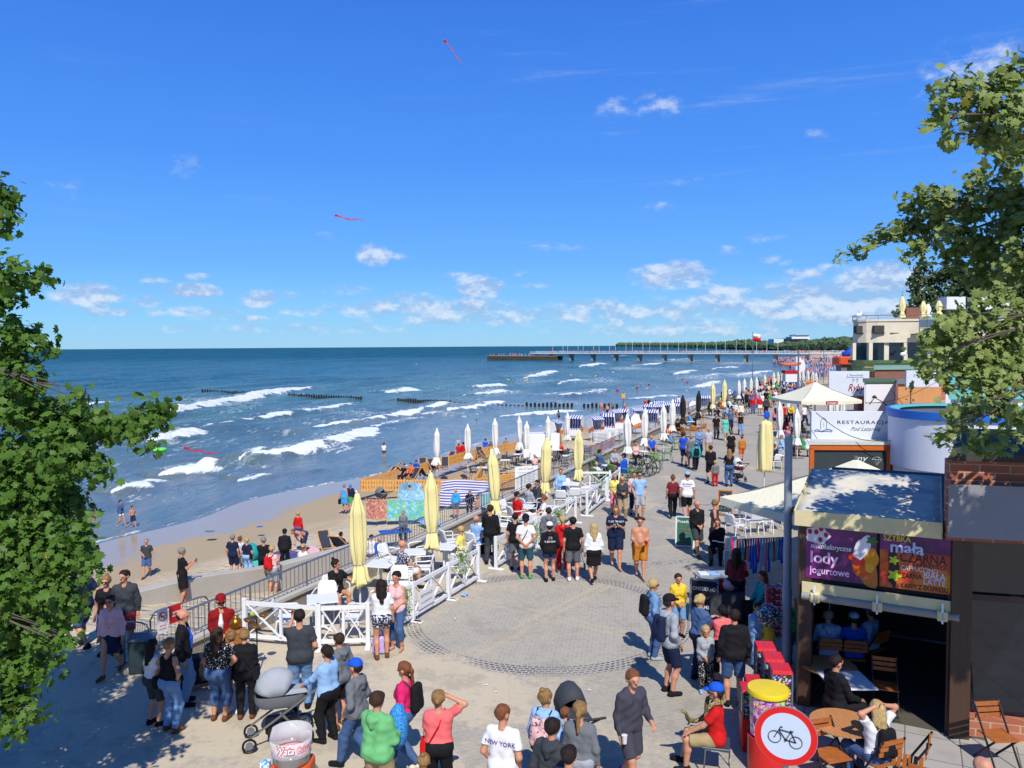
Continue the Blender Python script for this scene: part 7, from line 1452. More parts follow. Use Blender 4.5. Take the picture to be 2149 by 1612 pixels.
# ------------------------------------------------ terraces
for a in [(757,1292,3.02,'y',"pale yellow closed parasol, nearest of the row, by the front terrace"),(909,1207,2.95,'y',"pale yellow closed parasol behind the fence with the hanging planter"),(1042,1124,3.0,'y',"pale yellow closed parasol right beside the waiter"),(1142,1078,3.0,'y',"pale yellow closed parasol behind the yellow-shirted woman at the parapet"),(1212,1042,2.9,'y',"pale yellow closed parasol by the back fence of the last white terrace"),
 (1318,984,2.9,'w',"white closed parasol left of the parked bicycles"),(1352,962,2.9,'w',"white closed parasol behind the parked bicycles"),(1392,950,2.95,'w',"white closed parasol with flared hem at the green chairs"),(1409,930,2.9,'w',"white closed parasol just left of the black ones"),(1433,912,2.9,'k',"left one of the two black closed parasols"),(1464,898,2.95,'k',"right one of the two black closed parasols"),
 (1496,880,3.2,'y',"shorter of the two tall yellowish parasols past the black ones"),(1519,876,3.35,'y',"taller of the two yellowish parasols past the black ones"),(1551,851,2.7,'w',"slim white parasol right of the tall yellowish pair"),(1575,846,2.8,'c',"cream parasol next to the flagpole"),(1605,831,2.7,'c',"first cream parasol right of the flagpole"),(1623,826,2.8,'c',"second cream parasol right of the flagpole"),(1641,826,2.85,'c',"third cream parasol right of the flagpole"),(1665,820,2.6,'w',"white parasol left of the tall lamp post"),(1678,816,2.7,'w',"white parasol just right of the tall lamp post"),(1686,818,2.8,'w',"white parasol of the far group, second from the right"),(1696,822,3.0,'w',"rightmost tall white parasol of the far group"),
 (1588,840,2.7,"w","white parasol squeezed between the flagpole and the cream row"),(1633,824,2.8,"c","cream parasol half behind the second and third cream ones"),(1653,823,2.7,"w","white parasol beside the lifeguard stand"),(1705,822,2.8,"c","cream parasol at the left edge of the far lamp post"),(1713,826,2.8,"w","white parasol under the Ryby sign, left side"),(1561,846,2.7,"w","white parasol between the slim one and the flagpole"),(1638,943,2.95,'w',"white closed parasol right of the man in yellow"),(1673,962,2.85,'w',"white closed parasol in front of the shaded tables"),(1741,905,2.8,'w',"left white parasol of three above the restaurant sign"),(1753,900,2.6,'w',"middle white parasol of three above the restaurant sign"),(1767,905,2.5,'w',"right white parasol of three above the restaurant sign")]:
    parasol(a[0],a[1],a[2],a[3],a[4],seed=a[1],skirt=.76 if a[3]=='y' else .9,lean=.05 if a[3]=='y' else 0)
parasol(1603,1035,3.2,'y',"very wide pale yellow closed parasol beside the open cream one",r=.29,seed=3,skirt=.62)
for a in [(917,1002,3.6,"white parasol with flared hem at the left end of the beach bar"),(982,992,3.7,"white parasol with red lettering beside the sitting lifeguards"),(1040,982,3.9,"white parasol rising behind the waiter's yellow one"),(1092,966,3.7,"tallest white parasol of the pair at the middle of the beach bar"),(1104,983,3.7,"white parasol right beside the tallest one in the beach bar"),(1152,962,3.6,"white parasol right of the white beach tent"),(1190,945,3.5,"white parasol at the right end of the beach bar")]:
    parasol(a[0],a[1],a[2],'w',a[3],z=-3.05,group="closed white parasols of the beach bar",seed=a[1],r=.2)
def Fx(a,b,lb,n=2,**k): xfence(G(*a),G(*b),lb,n,**k)
Fx((515,1348),(668,1362),"white braced fence panel behind the man filming the busker"); Fx((670,1362),(773,1358),"white braced fence panel in front of the nearest table",2); Fx((800,1345),(866,1306),"white fence panel behind the two women at the corner",1)
Fx((867,1306),(941,1260),"white fence panel carrying the restaurant notice",2,sign=True); Fx((942,1259),(1004,1221),"white fence panel under the planter, next to the paving circle",2); Fx((1041,1196),(1122,1150),"white fence panel left of the man with hands behind his back",2,sign=True); Fx((1126,1148),(1208,1098),"white fence panel behind the walkers, by the grey-hooded person",2); Fx((1232,1084),(1272,1052),"white fence panel left of the group in pastel tops",2); Fx((1275,1050),(1300,1026),"short white fence panel behind the pastel group",1); Fx((1196,1034),(1280,1034),"white fence panel closing the last white terrace",2)
planter(968,1186,.0+.75,"trailing flower pot on the fence right of the yellow parasol") ; planter(845,1272,.6,"flower pot behind the woman in the pink top"); planter(1172,1092,.55,"green flower pot behind the grey-hooded person"); planter(1258,1030,.6,"flower pot beside the coral-trousered woman"); planter(1122,1125,.5,"flower pot beside the man with the black cap")
for a in [(604,1338,80,"white chair behind the left fence panel, facing the table"),(683,1300,178,"white chair at the back of the nearest table"),(742,1338,-80,"white chair right of the nearest table"),(838,1262,175,"white chair in front of the man in the floral shirt"),(820,1205,120,"white chair against the parapet beside the floral shirt"),(888,1225,-90,"white chair right of the floral-shirted man"),(880,1190,-120,"white chair behind the floral-shirted man's table"),(945,1165,60,"white chair below the railing, left of the yellow top"),(962,1218,0,"white chair just behind the planter fence"),(1004,1160,180,"white chair in front of the pale blue shirt"),(1062,1130,100,"white chair right behind the waiter"),(1070,1098,120,"white chair beside the man in red"),(1108,1125,-20,"white chair left of the yellow bag"),(1178,1070,10,"white chair before the long-haired woman at the parapet"),(1205,1065,0,"left white chair of the last terrace table"),(1225,1062,-10,"white chair in the corner by the last fence"),(1240,1050,-90,"white chair at the right of the last terrace"),(1196,1048,150,"white chair beside the last yellow parasol"),
 (1543,1128,60,"white chair left of the tilted white table"),(1582,1120,-10,"white chair under the open cream parasol, left"),(1605,1118,10,"white chair under the open cream parasol, right"),(1572,1092,170,"white chair at the far side under the open parasol"),(1628,1112,-80,"white chair left of the thick lamp post"),(1520,1182,-30,"white chair with its back to the menu boards")]:
    chair('w',*a)
for a in [(678,1322,"white café table at the front fence"),(800,1240,"white café table beside the tie of the first yellow parasol"),(868,1212,"white café table before the floral-shirted man"),(932,1200,"white café table at the yellow-topped woman"),(1020,1150,"white café table before the waiter"),(1100,1105,"white café table beside the man in red"),(1158,1108,"white café table with yellow bag"),(1198,1052,"white café table at the last yellow parasol"),(1552,1108,"white café table tilted under the open parasol"),(1600,1100,"white café table under the middle of the open parasol")]: table('tw',*a[:2],a[2],rot=random.uniform(-15,15))
for a in [(1275,1008,"green café table of the family in hoodies"),(1350,975,"green café table between white parasols"),(1395,935,"green café table at the pair of children"),(1450,905,"small café table under the black parasols"),(1640,985,"shaded café table beside the wide parasol")]: table('tg',*a[:2],a[2])
for a in [(1378,985,170,"green chair beside the seated man in bright blue"),(1420,945,-60,"green chair under the flared white parasol"),(1330,1018,-100,"green chair beside the bicycle wheels"),(1262,978,150,"green chair against the parapet"),(1400,968,-90,"green chair standing on the open paving"),(1235,985,80,"green chair nearest to the last yellow parasol")]: chair('g',*a)
for a in [(1455,918,20,"wicker chair in front of the black parasols"),(1472,912,-30,"wicker chair beside the man with yellow-bag woman"),(1438,920,60,"wicker chair beside the man in bright blue")]: chair('r',*a)
ub=MB(); 
b_=[(1338,1003,20,(30,30,32)),(1350,1000,28,(180,182,186)),(1362,996,35,(40,40,44)),(1545,876,10,(120,30,40)),(1556,872,15,(40,40,44))]
for i,(x,y,r_,c) in enumerate(b_): bicycle(G(x,y),R(r_),["black bicycle nearest to the seated group in hoodies","silver bicycle in the middle of the parked row","dark bicycle with its wheels showing at the right of the parked row","dark red bicycle beside the far terrace benches","dark bicycle right of the dark red one"][i],c)
# ------------------------------------------------ beach bar
def palletfence(pts,label,z=-3.05,h=.78,wall=False):
    P=[G(a,b,z) for a,b in pts]; t=thing("pallet_fence",label,"fence",P[0],0,"fences built of wooden pallets"); n=0
    for i in range(len(P)-1):
        d=P[i+1]-P[i]; L_=d.length; d.normalize(); k=max(1,int(L_/1.2)); w_=L_/k; nn=Vector((-d.y,d.x,0)); rz=math.atan2(d.y,d.x)
        for j in range(k):
            c=P[i]+d*(w_*(j+.5))-P[0]; b=MB()
            if wall: [b.box(c+nn*s*.06+Vector((0,0,.06+q*.135)),(w_*.97,.022,.095),rz) for q in range(int(h/.135)) for s in(-1,1)]; [b.box(c+d*(s*w_*.45)+Vector((0,0,h/2)),(.09,.1,h),rz) for s in(-1,0,1)]
            else: [b.box(c+d*((q-3.5)*w_/8.2)+nn*s*.06+Vector((0,0,h/2+random.uniform(-.01,.01))),(.105,.022,h),rz) for q in range(8) for s in(-1,1)]; [b.box(c+Vector((0,0,q)),(w_*.97,.09,.09),rz) for q in(.08,h/2,h-.08)]
            b.build("pallet",PINE,t)
palletfence([(757,1031),(900,1031),(1035,1030)],"front row of upright pallets facing the windbreaks"); palletfence([(757,1030),(880,996),(985,965),(1060,948),(1180,928)],"long row of upright pallets along the seaward side of the beach bar"); palletfence([(998,1034),(1086,1020),(1150,998)],"wall of stacked horizontal pallets beside the notice board",h=1.05,wall=True); palletfence([(998,1033),(1010,1008)],"short end of the stacked pallet wall",h=1.05,wall=True)
P=G(1105,1036,-3.05); t=thing("notice_board","white notice board with faint small print behind the railing","sign",P,R(20)); b=MB(); b.box((0,0,1.0),(1.6,.05,1.6)); o=b.build("panel",WPL,t); scribble(o,frame((0,-.03,1.62),(1,0,0),(0,0,1)),1.0,.12,INK,3); b=MB(); [b.box((-.05+.05*(i%3),-.029,1.4-i*.1),(1.2-.2*(i%2),.004,.02)) for i in range(8)]; b.build("small_print",mat((150,160,170),.6,.02),o); [b2.cyl((s*.7,0,0),(s*.7,0,.3),.03,n=6).build("leg",STEEL,t) for s,b2 in((-1,MB()),(1,MB()))]
for i,a in enumerate([(812,1010,-120),(826,1000,-110),(850,1006,60),(866,1014,-150),(888,990,170),(910,992,150),(934,988,175),(895,1008,40),(1008,964,165),(1022,972,120),(990,975,60),(942,975,-150)]): chair('d',a[0],a[1],a[2],["leftmost dark deck chair at the pallet corner","second dark deck chair from the pallet corner","dark deck chair of the reclining man","dark deck chair close to the front pallets","dark deck chair with white print, facing the promenade","dark deck chair below the leftmost white parasol","dark deck chair right of the leftmost white parasol","dark deck chair in the middle of the sand floor","dark deck chair behind the round notice print","dark deck chair folded low by the lifeguards' parasol","dark deck chair between two white parasols","dark deck chair close to the seaward pallets"][i],z=-3.05)
rr=random.Random(4); tb=[(1012,1002),(1060,985),(1088,972),(1115,958),(1150,978),(1170,962),(1190,975),(1215,958)]
wh=["left end of","near the yellow parasols in","centre front of","centre back of","beside the notice board of","behind the red-vested diner in","right front of","right end of"]
for i,(x,y) in enumerate(tb):
    table('tk',x,y,f"white-topped bar table at the {wh[i]} the beach bar",z=-3.05); 
    for q,(dx,dy,f,nm) in enumerate(((-17,2,80,"left"),(17,0,-90,"right"),(0,-7,175,"far"))): chair('k',x+dx,y+dy,f+rr.uniform(-15,15),f"black chair {nm} of the table {wh[i]} beach bar".replace(" of the beach bar"," beach bar"),z=-3.05)
b=MB(); P=G(1135,962,-3.2); t=thing("beach_tent","plain white box tent behind the beach bar parasols","tent",P,R(15)); b.box((0,0,1.1),(2.9,2.0,2.2)); b.build("tent_cloth",WPL,t,bevel=.08); b=MB(); [b.cyl((s*1.45,-1,0),(s*1.45,-1,2.25),.04,n=5) for s in(-1,1)]; b.build("frame",STEEL,t)
pos_=["at the left edge of the group, hood turned away","second from the left, behind the white parasol","left of the stacked sunbeds","behind the stacked sunbeds","third behind the stacked sunbeds","right of the bathers in trunks","left of the first white parasol","closed, with its white side showing","behind the second white parasol","between the white parasols","nearest to the parapet","farther back between parasols","behind the third white parasol","left of the black parasols","behind the left black parasol","white and upright left of the right black parasol","right of the black parasols","past the tall yellowish parasols"]
for i,a in enumerate([(1168,926,120),(1208,914,200),(1252,917,150),(1276,909,190),(1293,899,150),(1306,897,200),(1337,894,160),(1336,906,90),(1362,884,200),(1381,884,170),(1368,899,200),(1382,876,190),(1400,880,180),(1421,872,190),(1424,882,200),(1457,872,100),(1480,862,190),(1532,850,190)]): basket(a[0],a[1],a[2],f"blue-striped beach basket {pos_[i]}")
sb=None
for k,(x,y) in enumerate([(1261,931),(1276,926),(1292,923)]):
    for j in range(8):
        if sb is None:
            b=MB(); [b.box((0,-.8+q*.16,.0),(.62,.10,.025)) for q in range(11)]; [b.beam((s*.31,-.95,.0),(s*.31,.95,.0),.05,.06) for s in(-1,1)]; [b.box((s*.28,q,-.06),(.05,.05,.12)) for s in(-1,1) for q in(-.6,.6)]; sb=b.build("sunbed",WPL); o=sb
        else: o=sb.copy(); col.objects.link(o)
        p=G(x,y,-3.05); o.location=p+Vector((0,0,.2+j*.13)); o.rotation_euler=(0,0,R(-70)); tag(o,f"white plastic sunbed, level {['bottom','second','third','fourth','fifth','sixth','seventh','top'][j]} of the {['left','middle','right'][k]} stack","sunbed","stacked white sunbeds")
# windbreaks, towels, things on the sand
ORF=patch("red_floral_cloth",((.55,.16,.10),(.65,.42,.28),(.30,.10,.12)),9); BLF=patch("blue_seaside_cloth",((.10,.36,.62),(.30,.60,.70),(.18,.50,.14)),4); BLF2=patch("pale_blue_cloth",((.25,.52,.72),(.45,.68,.78),(.2,.42,.6)),3); NST=stripes("navy_striped_cloth",(.08,.09,.35),(.72,.72,.76),6); TST=stripes("turquoise_striped_cloth",(.10,.55,.58),(.62,.78,.78),7,'x')
windbreak([(768,1090),(790,1092),(811,1090)],1.15,ORF,"red patterned windbreak below the pushchair"); windbreak([(813,1092),(850,1093),(893,1093)],1.15,BLF,"blue windbreak with sea pictures behind the woman at the railing"); windbreak([(835,1060),(865,1062),(894,1060)],.95,BLF2,"pale blue windbreak behind the one with sea pictures"); windbreak([(838,1045),(858,1037),(885,1040)],.8,BLF2,"light blue windbreak closest to the front pallets")
windbreak([(922,1062),(960,1064),(1000,1062),(1032,1058)],.95,NST,"navy and white striped windbreak beyond the railing"); windbreak([(925,1040),(955,1036),(1000,1038),(1030,1040)],.9,NST,"striped windbreak under the pallet fence"); windbreak([(1006,1088),(1030,1076)],1.2,TST,"turquoise striped windbreak close to the railing"); windbreak([(1222,952),(1242,955),(1268,946),(1290,938)],.8,patch("bright_beach_cloth",((.7,.08,.12),(.75,.3,.12),(.1,.35,.7)),1.5,(.45,.5)),"red, orange and blue windbreak near the stacked sunbeds")
towel(532,1178,1.0,2.0,30,'trq',"turquoise towel spread behind the navy-dressed trio",z=-3.02); towel(612,1166,1.2,2.2,60,'red',"red and white striped towel behind the woman in white",z=-3.0,pat='stripe'); towel(655,1160,1.3,2.0,50,'pkl',"pale towel beside the sunburnt man",z=-3.0); towel(440,1116,.5,.4,0,'gry',"grey cloth lying alone on the wet sand",z=-3.3); towel(545,1106,.35,.3,0,'blu',"small blue bag lying on the open sand",z=-3.2); towel(905,1098,1.0,1.6,30,'lbl',"pale blue towel by the striped windbreak",z=-3.0)
b=MB(); b.ico((0,0,.42),.42,2); o=b.build("beach_bag",cloth('teal'),None,smooth='all'); o.location=G(526,1178,-3.05); tag(o,"round teal beach bag behind the navy-dressed trio","bag")
chair('d',716,1164,20,"low beach chair draped with a blue towel",z=-3.05,group="folding chairs on the open sand"); chair('d',686,1164,150,"empty striped folding chair beside the sunburnt man",z=-3.05,group="folding chairs on the open sand")
pram(G(800,1064,-3.05),R(-30),"grey pushchair parked behind the red windbreak",'dgr','gry',.95); P=G(830,1142,-3.05); t=thing("camping_table","blue cloth-covered camping table beside the big blue jacket","table",P,R(20)); b=MB(); b.box((0,0,.62),(1.5,.8,.06)); b.build("tabletop",cloth('blu'),t,bevel=.02); [MB().cyl((x*.65,y*.3,0),(x*.65,y*.3,.6),.02,n=5).build("leg",STEEL,t) for x in(-1,1) for y in(-1,1)]
for x,y,lb in((1308,868,"slim yellow and blue marker post at the end of the groyne"),):
    P=G(x,y,-3.9); t=thing("marker_post",lb,"post",P); b=MB(); b.cyl((0,0,0),(0,0,3.2),.09,n=8); b.build("pole",mat((70,110,170),.5,.1),t); b=MB(); b.box((0,-.1,2.7),(.5,.06,.7)); b.build("sign_plate",mat((235,170,50),.5,.1),t)
# groyne posts
gp=None; line=[(425,822),(480,825),(550,828),(604,831),(690,835),(760,838),(835,842),(910,845),(990,849),(1060,851),(1130,854),(1300,856)]; gm=mat((38,34,26),.9,.4,3,.5,6); n=0
def gpt(s):
    for i in range(len(line)-1):
        if s<=line[i+1][0]: t=(s-line[i][0])/(line[i+1][0]-line[i][0]); return line[i][1]+t*(line[i+1][1]-line[i][1])
x=425.
while x<1302:
    gap=(555<x<604) or (762<x<834) or (1205<x<1222); st=5.2 if x<1000 else 8.6
    if not gap:
        if gp is None: b=MB(); b.cyl((0,0,-1),(0,0,.62),.24,.21,7); b.ico((0,0,.62),.2,1); gp=b.build("groyne_post",gm); o=gp
        else: o=gp.copy(); col.objects.link(o)
        k=.75 if x<1000 else 1.0; 
        if 948<x<1100: k=.5
        o.location=G(x,gpt(x),SEA)+Vector((0,0,-.05 if k>.5 else -.15)); o.scale=(1,1,k*random.uniform(.85,1.2)); part=["seaward stretch of the groyne, breaking the long wave","middle stretch of the groyne in open water","half-sunken stretch of the groyne behind the parasols","landward stretch of the groyne beside the bathers"][0 if x<560 else (1 if x<948 else (2 if x<1100 else 3))]
        tag(o,f"dark wet timber post in the {part}","post","groyne posts standing in the sea")
    x+=st
# buoys, swimmer, kites, gulls
for x,y,c,lb in [(1067,800,'yel',"first yellow buoy from the left, on the white foam line"),(1106,798,'yel',"yellow buoy left of the breaking wave"),(1180,803,'yel',"orange-yellow buoy on the foam crest"),(1198,789,'yel',"pale yellow buoy below the pier end"),(1250,791,'yel',"yellow-green buoy in the open water"),(1287,783,'wht',"white buoy farthest to the right below the pier"),(1362,810,'red',"right-hand red buoy in the open water"),(1337,817,'red',"middle red buoy in the open water"),(1296,822,'red',"left red buoy beside the marker post"),(1432,798,'red',"red buoy left of the tall yellowish parasols"),(1442,805,'red',"red buoy nearest the tall yellowish parasols"),(997,812,'org',"orange buoy left of the broken crest"),(874,766,'yel',"lone yellow buoy far out at sea")]:
    b=MB(); b.ico((0,0,.15),.30,2); o=b.build("buoy",cloth(c),None,smooth='all'); o.location=G(x,y,SEA)+Vector((0,0,.15)); tag(o,lb,"buoy","swimming area buoys")
P=G(335,948,SEA); t=thing("swim_ring","lime green swim ring with a bather, left of the fallen kite tail","swim ring",P+Vector((0,0,.1))); b=MB(); b.tube([(.55*math.cos(a),.55*math.sin(a),.1) for a in np.linspace(0,2*PI,17)[:-1]],.17,8,True); b.build("ring",mat((110,230,90),.4,.05),t,smooth='all')
person(P+Vector((0,0,-1.0)),0,1.5,160,'N','S:dje','s:dbr','',label="bather sitting in the lime green swim ring",shoes=None,arms='belly')
person(G(1000,884,SEA)+Vector((0,0,-1.45)),0,1.7,60,'N','S:blk','s:dbr','',label="swimmer up to the neck beyond the beach bar parasols",shoes=None)
for pts,dd,lb in [([(934,86),(943,96),(952,110),(962,124),(969,130)],60,"red kite tail drifting high in the middle of the sky"),([(705,452),(720,457),(735,461),(748,460),(760,462)],70,"small red kite tail above the sea on the left"),([(389,940),(405,945),(425,947),(440,952),(458,950)],55,"red kite tail low over the waves")]:
    P=[D(a,b_,dd) for a,b_ in pts]; P=catmull(P,5); b=MB(); w_=.06; vs=[]; 
    for i,p in enumerate(P): q=p-P[0]; s=w_*(1-.5*i/len(P))*(1+.3*math.sin(i)); vs+=[(q.x,q.y,q.z-s),(q.x+.05*math.sin(i),q.y,q.z+s)]
    b.add(vs,[(2*i,2*i+2,2*i+3,2*i+1) for i in range(len(P)-1)]); b.ico((0,0,0),.12,1); o=b.build("kite",mat((205,35,60),.6,.1),None); o.location=P[0]; s_=o.modifiers.new("t",'SOLIDIFY'); s_.thickness=.02; tag(o,lb,"kite")
for P,lb in ((D(1895,750,88.5),"white gull resting on the green ledge of the terrace restaurant"),(D(1802,668,90),"white gull standing on the left roof corner of the terrace restaurant")):
    t=thing("gull",lb,"gull",P,.5); b=MB(); b.ico((0,0,.35),.3,2,0,(1.5,.75,.8)); b.ico((.42,0,.62),.16,2); b.cyl((.25,0,.4),(.42,0,.6),.16,.12,8); b.build("body",mat((235,235,235),.7,.05),t,smooth='all'); b=MB(); b.cyl((.56,0,.62),(.72,0,.58),.04,.01,6); b.build("beak",cloth('yel'),t); b=MB(); [b.cyl((0,s*.1,0),(0,s*.1,.2),.02,n=4) for s in(-1,1)]; b.build("legs",cloth('org'),t)
# ------------------------------------------------ poles, flag, inflatables
lamp(1650,1412,4.75,"thick grey steel lamp post rising beside the snack stall",r=.078,m=mat((150,162,178),.4,.06,3,spec=.6))
def pole(px,py,h,lb,r,z=0,name="lamp_post",cat="lamp post"):
    t=thing(name,lb,cat,G(px,py,z)); b=MB(); b.cyl((0,0,0),(0,0,h),r,r*.7,8); b.build("pole",STEEL,t,smooth=True); b=MB(); b.cyl((0,0,0),(0,0,.5),r*1.5,n=8); b.build("base",STEEL,t); return t
t=pole(1674,905,6.1,"slender grey lamp post crossing the open cream parasol",.09)
t=pole(1579,836,8.0,"tall flagpole with a white and red flag",.07,name="flagpole",cat="flagpole"); 
for k,c in((0,'wht'),(1,'red')):
    b=MB(); vs=[]; 
    for i in range(7): x=i*.16; yy=.12*math.sin(i*1.1); vs+=[(x,yy,7.85-k*.42-.03*i),(x,yy,7.43-k*.42-.05*i)]
    b.add(vs,[(2*i,2*i+2,2*i+3,2*i+1) for i in range(6)]); o=b.build("flag",cloth(c),t,smooth='all'); s_=o.modifiers.new("t",'SOLIDIFY'); s_.thickness=.01
pole(1697,800,9,"thin lamp post on the beach left of the Ryby sign",.08,z=-3); pole(1728,815,8.2,"thin lamp post directly left of the Ryby sign",.08,z=-3)
P=G(1660,782,-3.2)
for i,(x,y,h) in enumerate([(1670,792,6),(1676,793,5.8),(1682,790,5)]):
    p=G(x,y,-3); t=thing("feather_flag",["left white feather flag on the crowded beach","middle white feather flag on the crowded beach","right white feather flag on the crowded beach"][i],"flag",p,0,"feather flags"); b=MB(); b.cyl((0,0,0),(0,0,h),.05,n=5); b.build("pole",STEEL,t); b=MB(); b.add([(0,0,1.5),(1.0,0,1.7),(1.1,.1,h*.7),(.6,.1,h*.98),(0,0,h)],[(0,1,2,3,4)]); o=b.build("flag",mat((225,225,235),.6,.1),t); s_=o.modifiers.new("t",'SOLIDIFY'); s_.thickness=.02
P=D(1785,752,125); t=thing("inflatable_slide","blue and orange inflatable slide left of the terrace restaurant","slide",(P.x,P.y,-3)); b=MB(); z0=P.z+3; b.box((-.3,0,z0-.4),(4.2,3,1.4)); b.build("orange_base",mat((225,85,40),.5,.1),t,bevel=.2); b=MB(); b.tube([(-1.2,0,z0+.5),(0,0,z0+1.0),(.9,0,z0+2.2),(1.5,0,z0+3.6)],[.5,.6,.6,.5],8); b.build("blue_chute",mat((30,90,210),.4,.1),t,smooth='all'); b=MB(); b.box((-.3,0,(z0-1.1)/2),(3.2,2,z0-1.1)); b.build("support",mat((120,120,120),.7,.2),t)
P=G(1657,828,0); t=thing("lifeguard_tower","red and white lifeguard stand beyond the cream parasols","lifeguard tower",P); b=MB(); b.box((0,0,2.2),(1.5,1.2,1.1)); b.build("cabin",cloth('wht'),t); b=MB(); b.box((0,0,2.95),(1.7,1.4,.35)); b.build("roof",cloth('red'),t); [MB().cyl((x*.7,y*.5,0),(x*.7,y*.5,1.7),.07,n=5).build("leg",cloth('blu'),t) for x in(-1,1) for y in(-1,1)]
P=G(1658,796,-3); t=thing("lifeboat","orange rescue boat on its stand beyond the parasols","boat",(P.x,P.y,-3),.2); b=MB(); b.tube([(-3,0,4.2),(-1.5,.7,4.0),(1.5,.7,4.0),(3,0,4.3),(1.5,-.7,4.0),(-1.5,-.7,4.0)],.35,7,True); b.build("hull_tube",cloth('org'),t,smooth='all'); b=MB(); b.box((0,0,2),(.3,.3,4)); b.build("stand",cloth('blu'),t)
# ------------------------------------------------ front: busker, pram, machines, boards, sign
P=G(498,1440); t=thing("music_box","brass and wicker music box on a stand before the busker","music box",P); BR_=mat((190,130,50),.3,.15,9,metal=.8); b=MB(); b.box((0,0,.95),(.34,.28,.34)); b.build("wicker_box",mat((170,110,50),.7,.35,40,.6,60),t,bevel=.03); b=MB(); b.lathe([(.0,1.14),(.09,1.15),(.12,1.22),(.10,1.30),(.05,1.34),(.06,1.37),(0,1.38)],16); b.build("brass_pot",BR_,t,smooth='all'); b=MB(); [b.cyl((.12*math.cos(a),.12*math.sin(a),.8),(.3*math.cos(a),.3*math.sin(a),0),.014,n=6) for a in(.3,2.4,4.5)]; b.build("tripod",mat((30,30,32),.5,.1),t)
P=G(541,1418); t=thing("juggling_stand","black stand carrying brass dishes and fruit beside the white fence","stand",P); b=MB(); b.cyl((0,0,0),(0,0,1.15),.014,n=7); b.build("pole",mat((25,25,27),.5,.1),t); b=MB(); b.box((0,0,.015),(.34,.34,.03)); b.build("base_plate",mat((190,190,185),.6,.1),t); 
for x,z,y in((-.16,1.12,0),(.12,1.2,.05),(-.02,1.02,-.08)): b=MB(); b.lathe([(0,-.04),(.07,-.02),(.1,.03),(.09,.03),(.0,-.01)],14,(x,y,z)); b.build("brass_dish",BR_,t,smooth='all')
b=MB(); b.ico((-.08,0,1.24),.05,2); b.build("fruit",mat((170,190,60),.5,.1),t,smooth='all')
P=G(420,1440); t=thing("equipment_cart","dark cart and bags of the busker between the onlookers","cart",P,.4); b=MB(); b.box((0,0,.35),(.7,.45,.5)); b.build("bag",mat((22,22,24),.8,.2,5,.4,10),t,bevel=.08); b=MB(); b.tube([(-.3,.2,.1),(-.32,.25,1.0),(.1,.25,1.02),(.12,.2,.1)],.014,6); b.build("handle",STEEL,t,smooth='all'); 
for s in(-1,1): b=MB(); b.cyl((s*.3,-.2,.1),(s*.36,-.2,.1),.1,n=12); b.build("wheel",mat((25,25,25),.7,.1),t,smooth=True)
def barrier(a,b_,lb,h=1.05):
    a,b_=G(*a),G(*b_); d=b_-a; L_=d.length; t=thing("crowd_barrier",lb,"barrier",a,math.atan2(d.y,d.x)); b=MB(); b.tube([(0,0,0),(0,0,h-.15),(.08,0,h-.03),(.2,0,h),(L_-.2,0,h),(L_-.08,0,h-.03),(L_,0,h-.15),(L_,0,0)],.019,7); b.build("frame",STEEL,t,smooth='all'); b=MB(); b.cyl((0,0,.22),(L_,0,.22),.014,n=6); [b.cyl((L_*(i+1)/15,0,.22),(L_*(i+1)/15,0,h),.007,n=4) for i in range(14)]; b.build("bars",STEEL,t); [MB().beam((x,-.25,.02),(x,.25,.02),.05,.02).build("foot",STEEL,t) for x in(.02,L_-.02)]; return t
barrier((318,1392),(440,1345),"steel barrier with the no smoking sign at the head of the ramp"); barrier((262,1392),(316,1400),"short steel barrier end beside the man in maroon shorts",.9)
P=G(300,1408); t=thing("waste_bin","dark green street bin in the tree shade beside the barrier","bin",P,.2); b=MB(); b.box((0,0,.33),(.45,.4,.66)); b.build("body",mat((40,56,58),.6,.15,5),t,bevel=.03); b=MB(); b.box((0,0,.69),(.5,.45,.06)); b.build("lid",mat((90,110,120),.5,.1),t,bevel=.02)
pa,pb=G(318,1392),G(440,1345); dd=(pb-pa).normalized(); nn=Vector((dd.y,-dd.x,0))
def plate(s,z,w_,h_,m,lb):
    p=pa+dd*s+nn*.03+Vector((0,0,z)); t=thing("warning_sign",lb,"sign",p,math.atan2(dd.y,dd.x)); b=MB(); b.box((0,0,0),(w_,.012,h_)); b.build("plate",m,t); return t
t=plate(.26,.82,.24,.52,WPL,"white no smoking sign hanging on the steel barrier"); rd=mat((205,30,35),.5,.03); b=MB(); b.tube([(.085*math.cos(a),-.010,.09+.085*math.sin(a)) for a in np.linspace(0,2*PI,25)[:-1]],.010,5,True); b.beam((-.06,-.012,.15),(.06,-.012,.03),.006,.016); b.build("prohibition_ring",rd,t); b=MB(); b.box((0,-.009,.09),(.10,.004,.016)); b.build("cigarette",INK,t); text("lettering","ZAKAZ",.05,frame((0,-.006,-.10),(1,0,0),(0,0,1),.004),rd,t,width=.15,bold=.01); text("lettering","PALENIA",.05,frame((0,-.006,-.17),(1,0,0),(0,0,1),.004),rd,t,width=.17,bold=.01)
t=plate(.56,.88,.28,.38,rd,"red sign beside the no smoking sign on the barrier"); text("lettering","ZT",.14,frame((0,-.006,0),(1,0,0),(0,0,1),.004),WPL,t,bold=.02)
pram(G(592,1556),R(16),"grey pram with carrycot and hood pushed across the front",'gry','lgr',1.0)
pram(G(1200,1600),R(-75),"black-hooded pram among the family at the bottom",'blk','dgr',1.0); pram(G(1205,1188),R(100),"white-framed pushchair ahead of the man in grey shorts",'blk','wht',.8); pram(G(1548,1010),R(-80),"pushchair pushed by the long-haired woman in jeans",'drd','wht',.9)
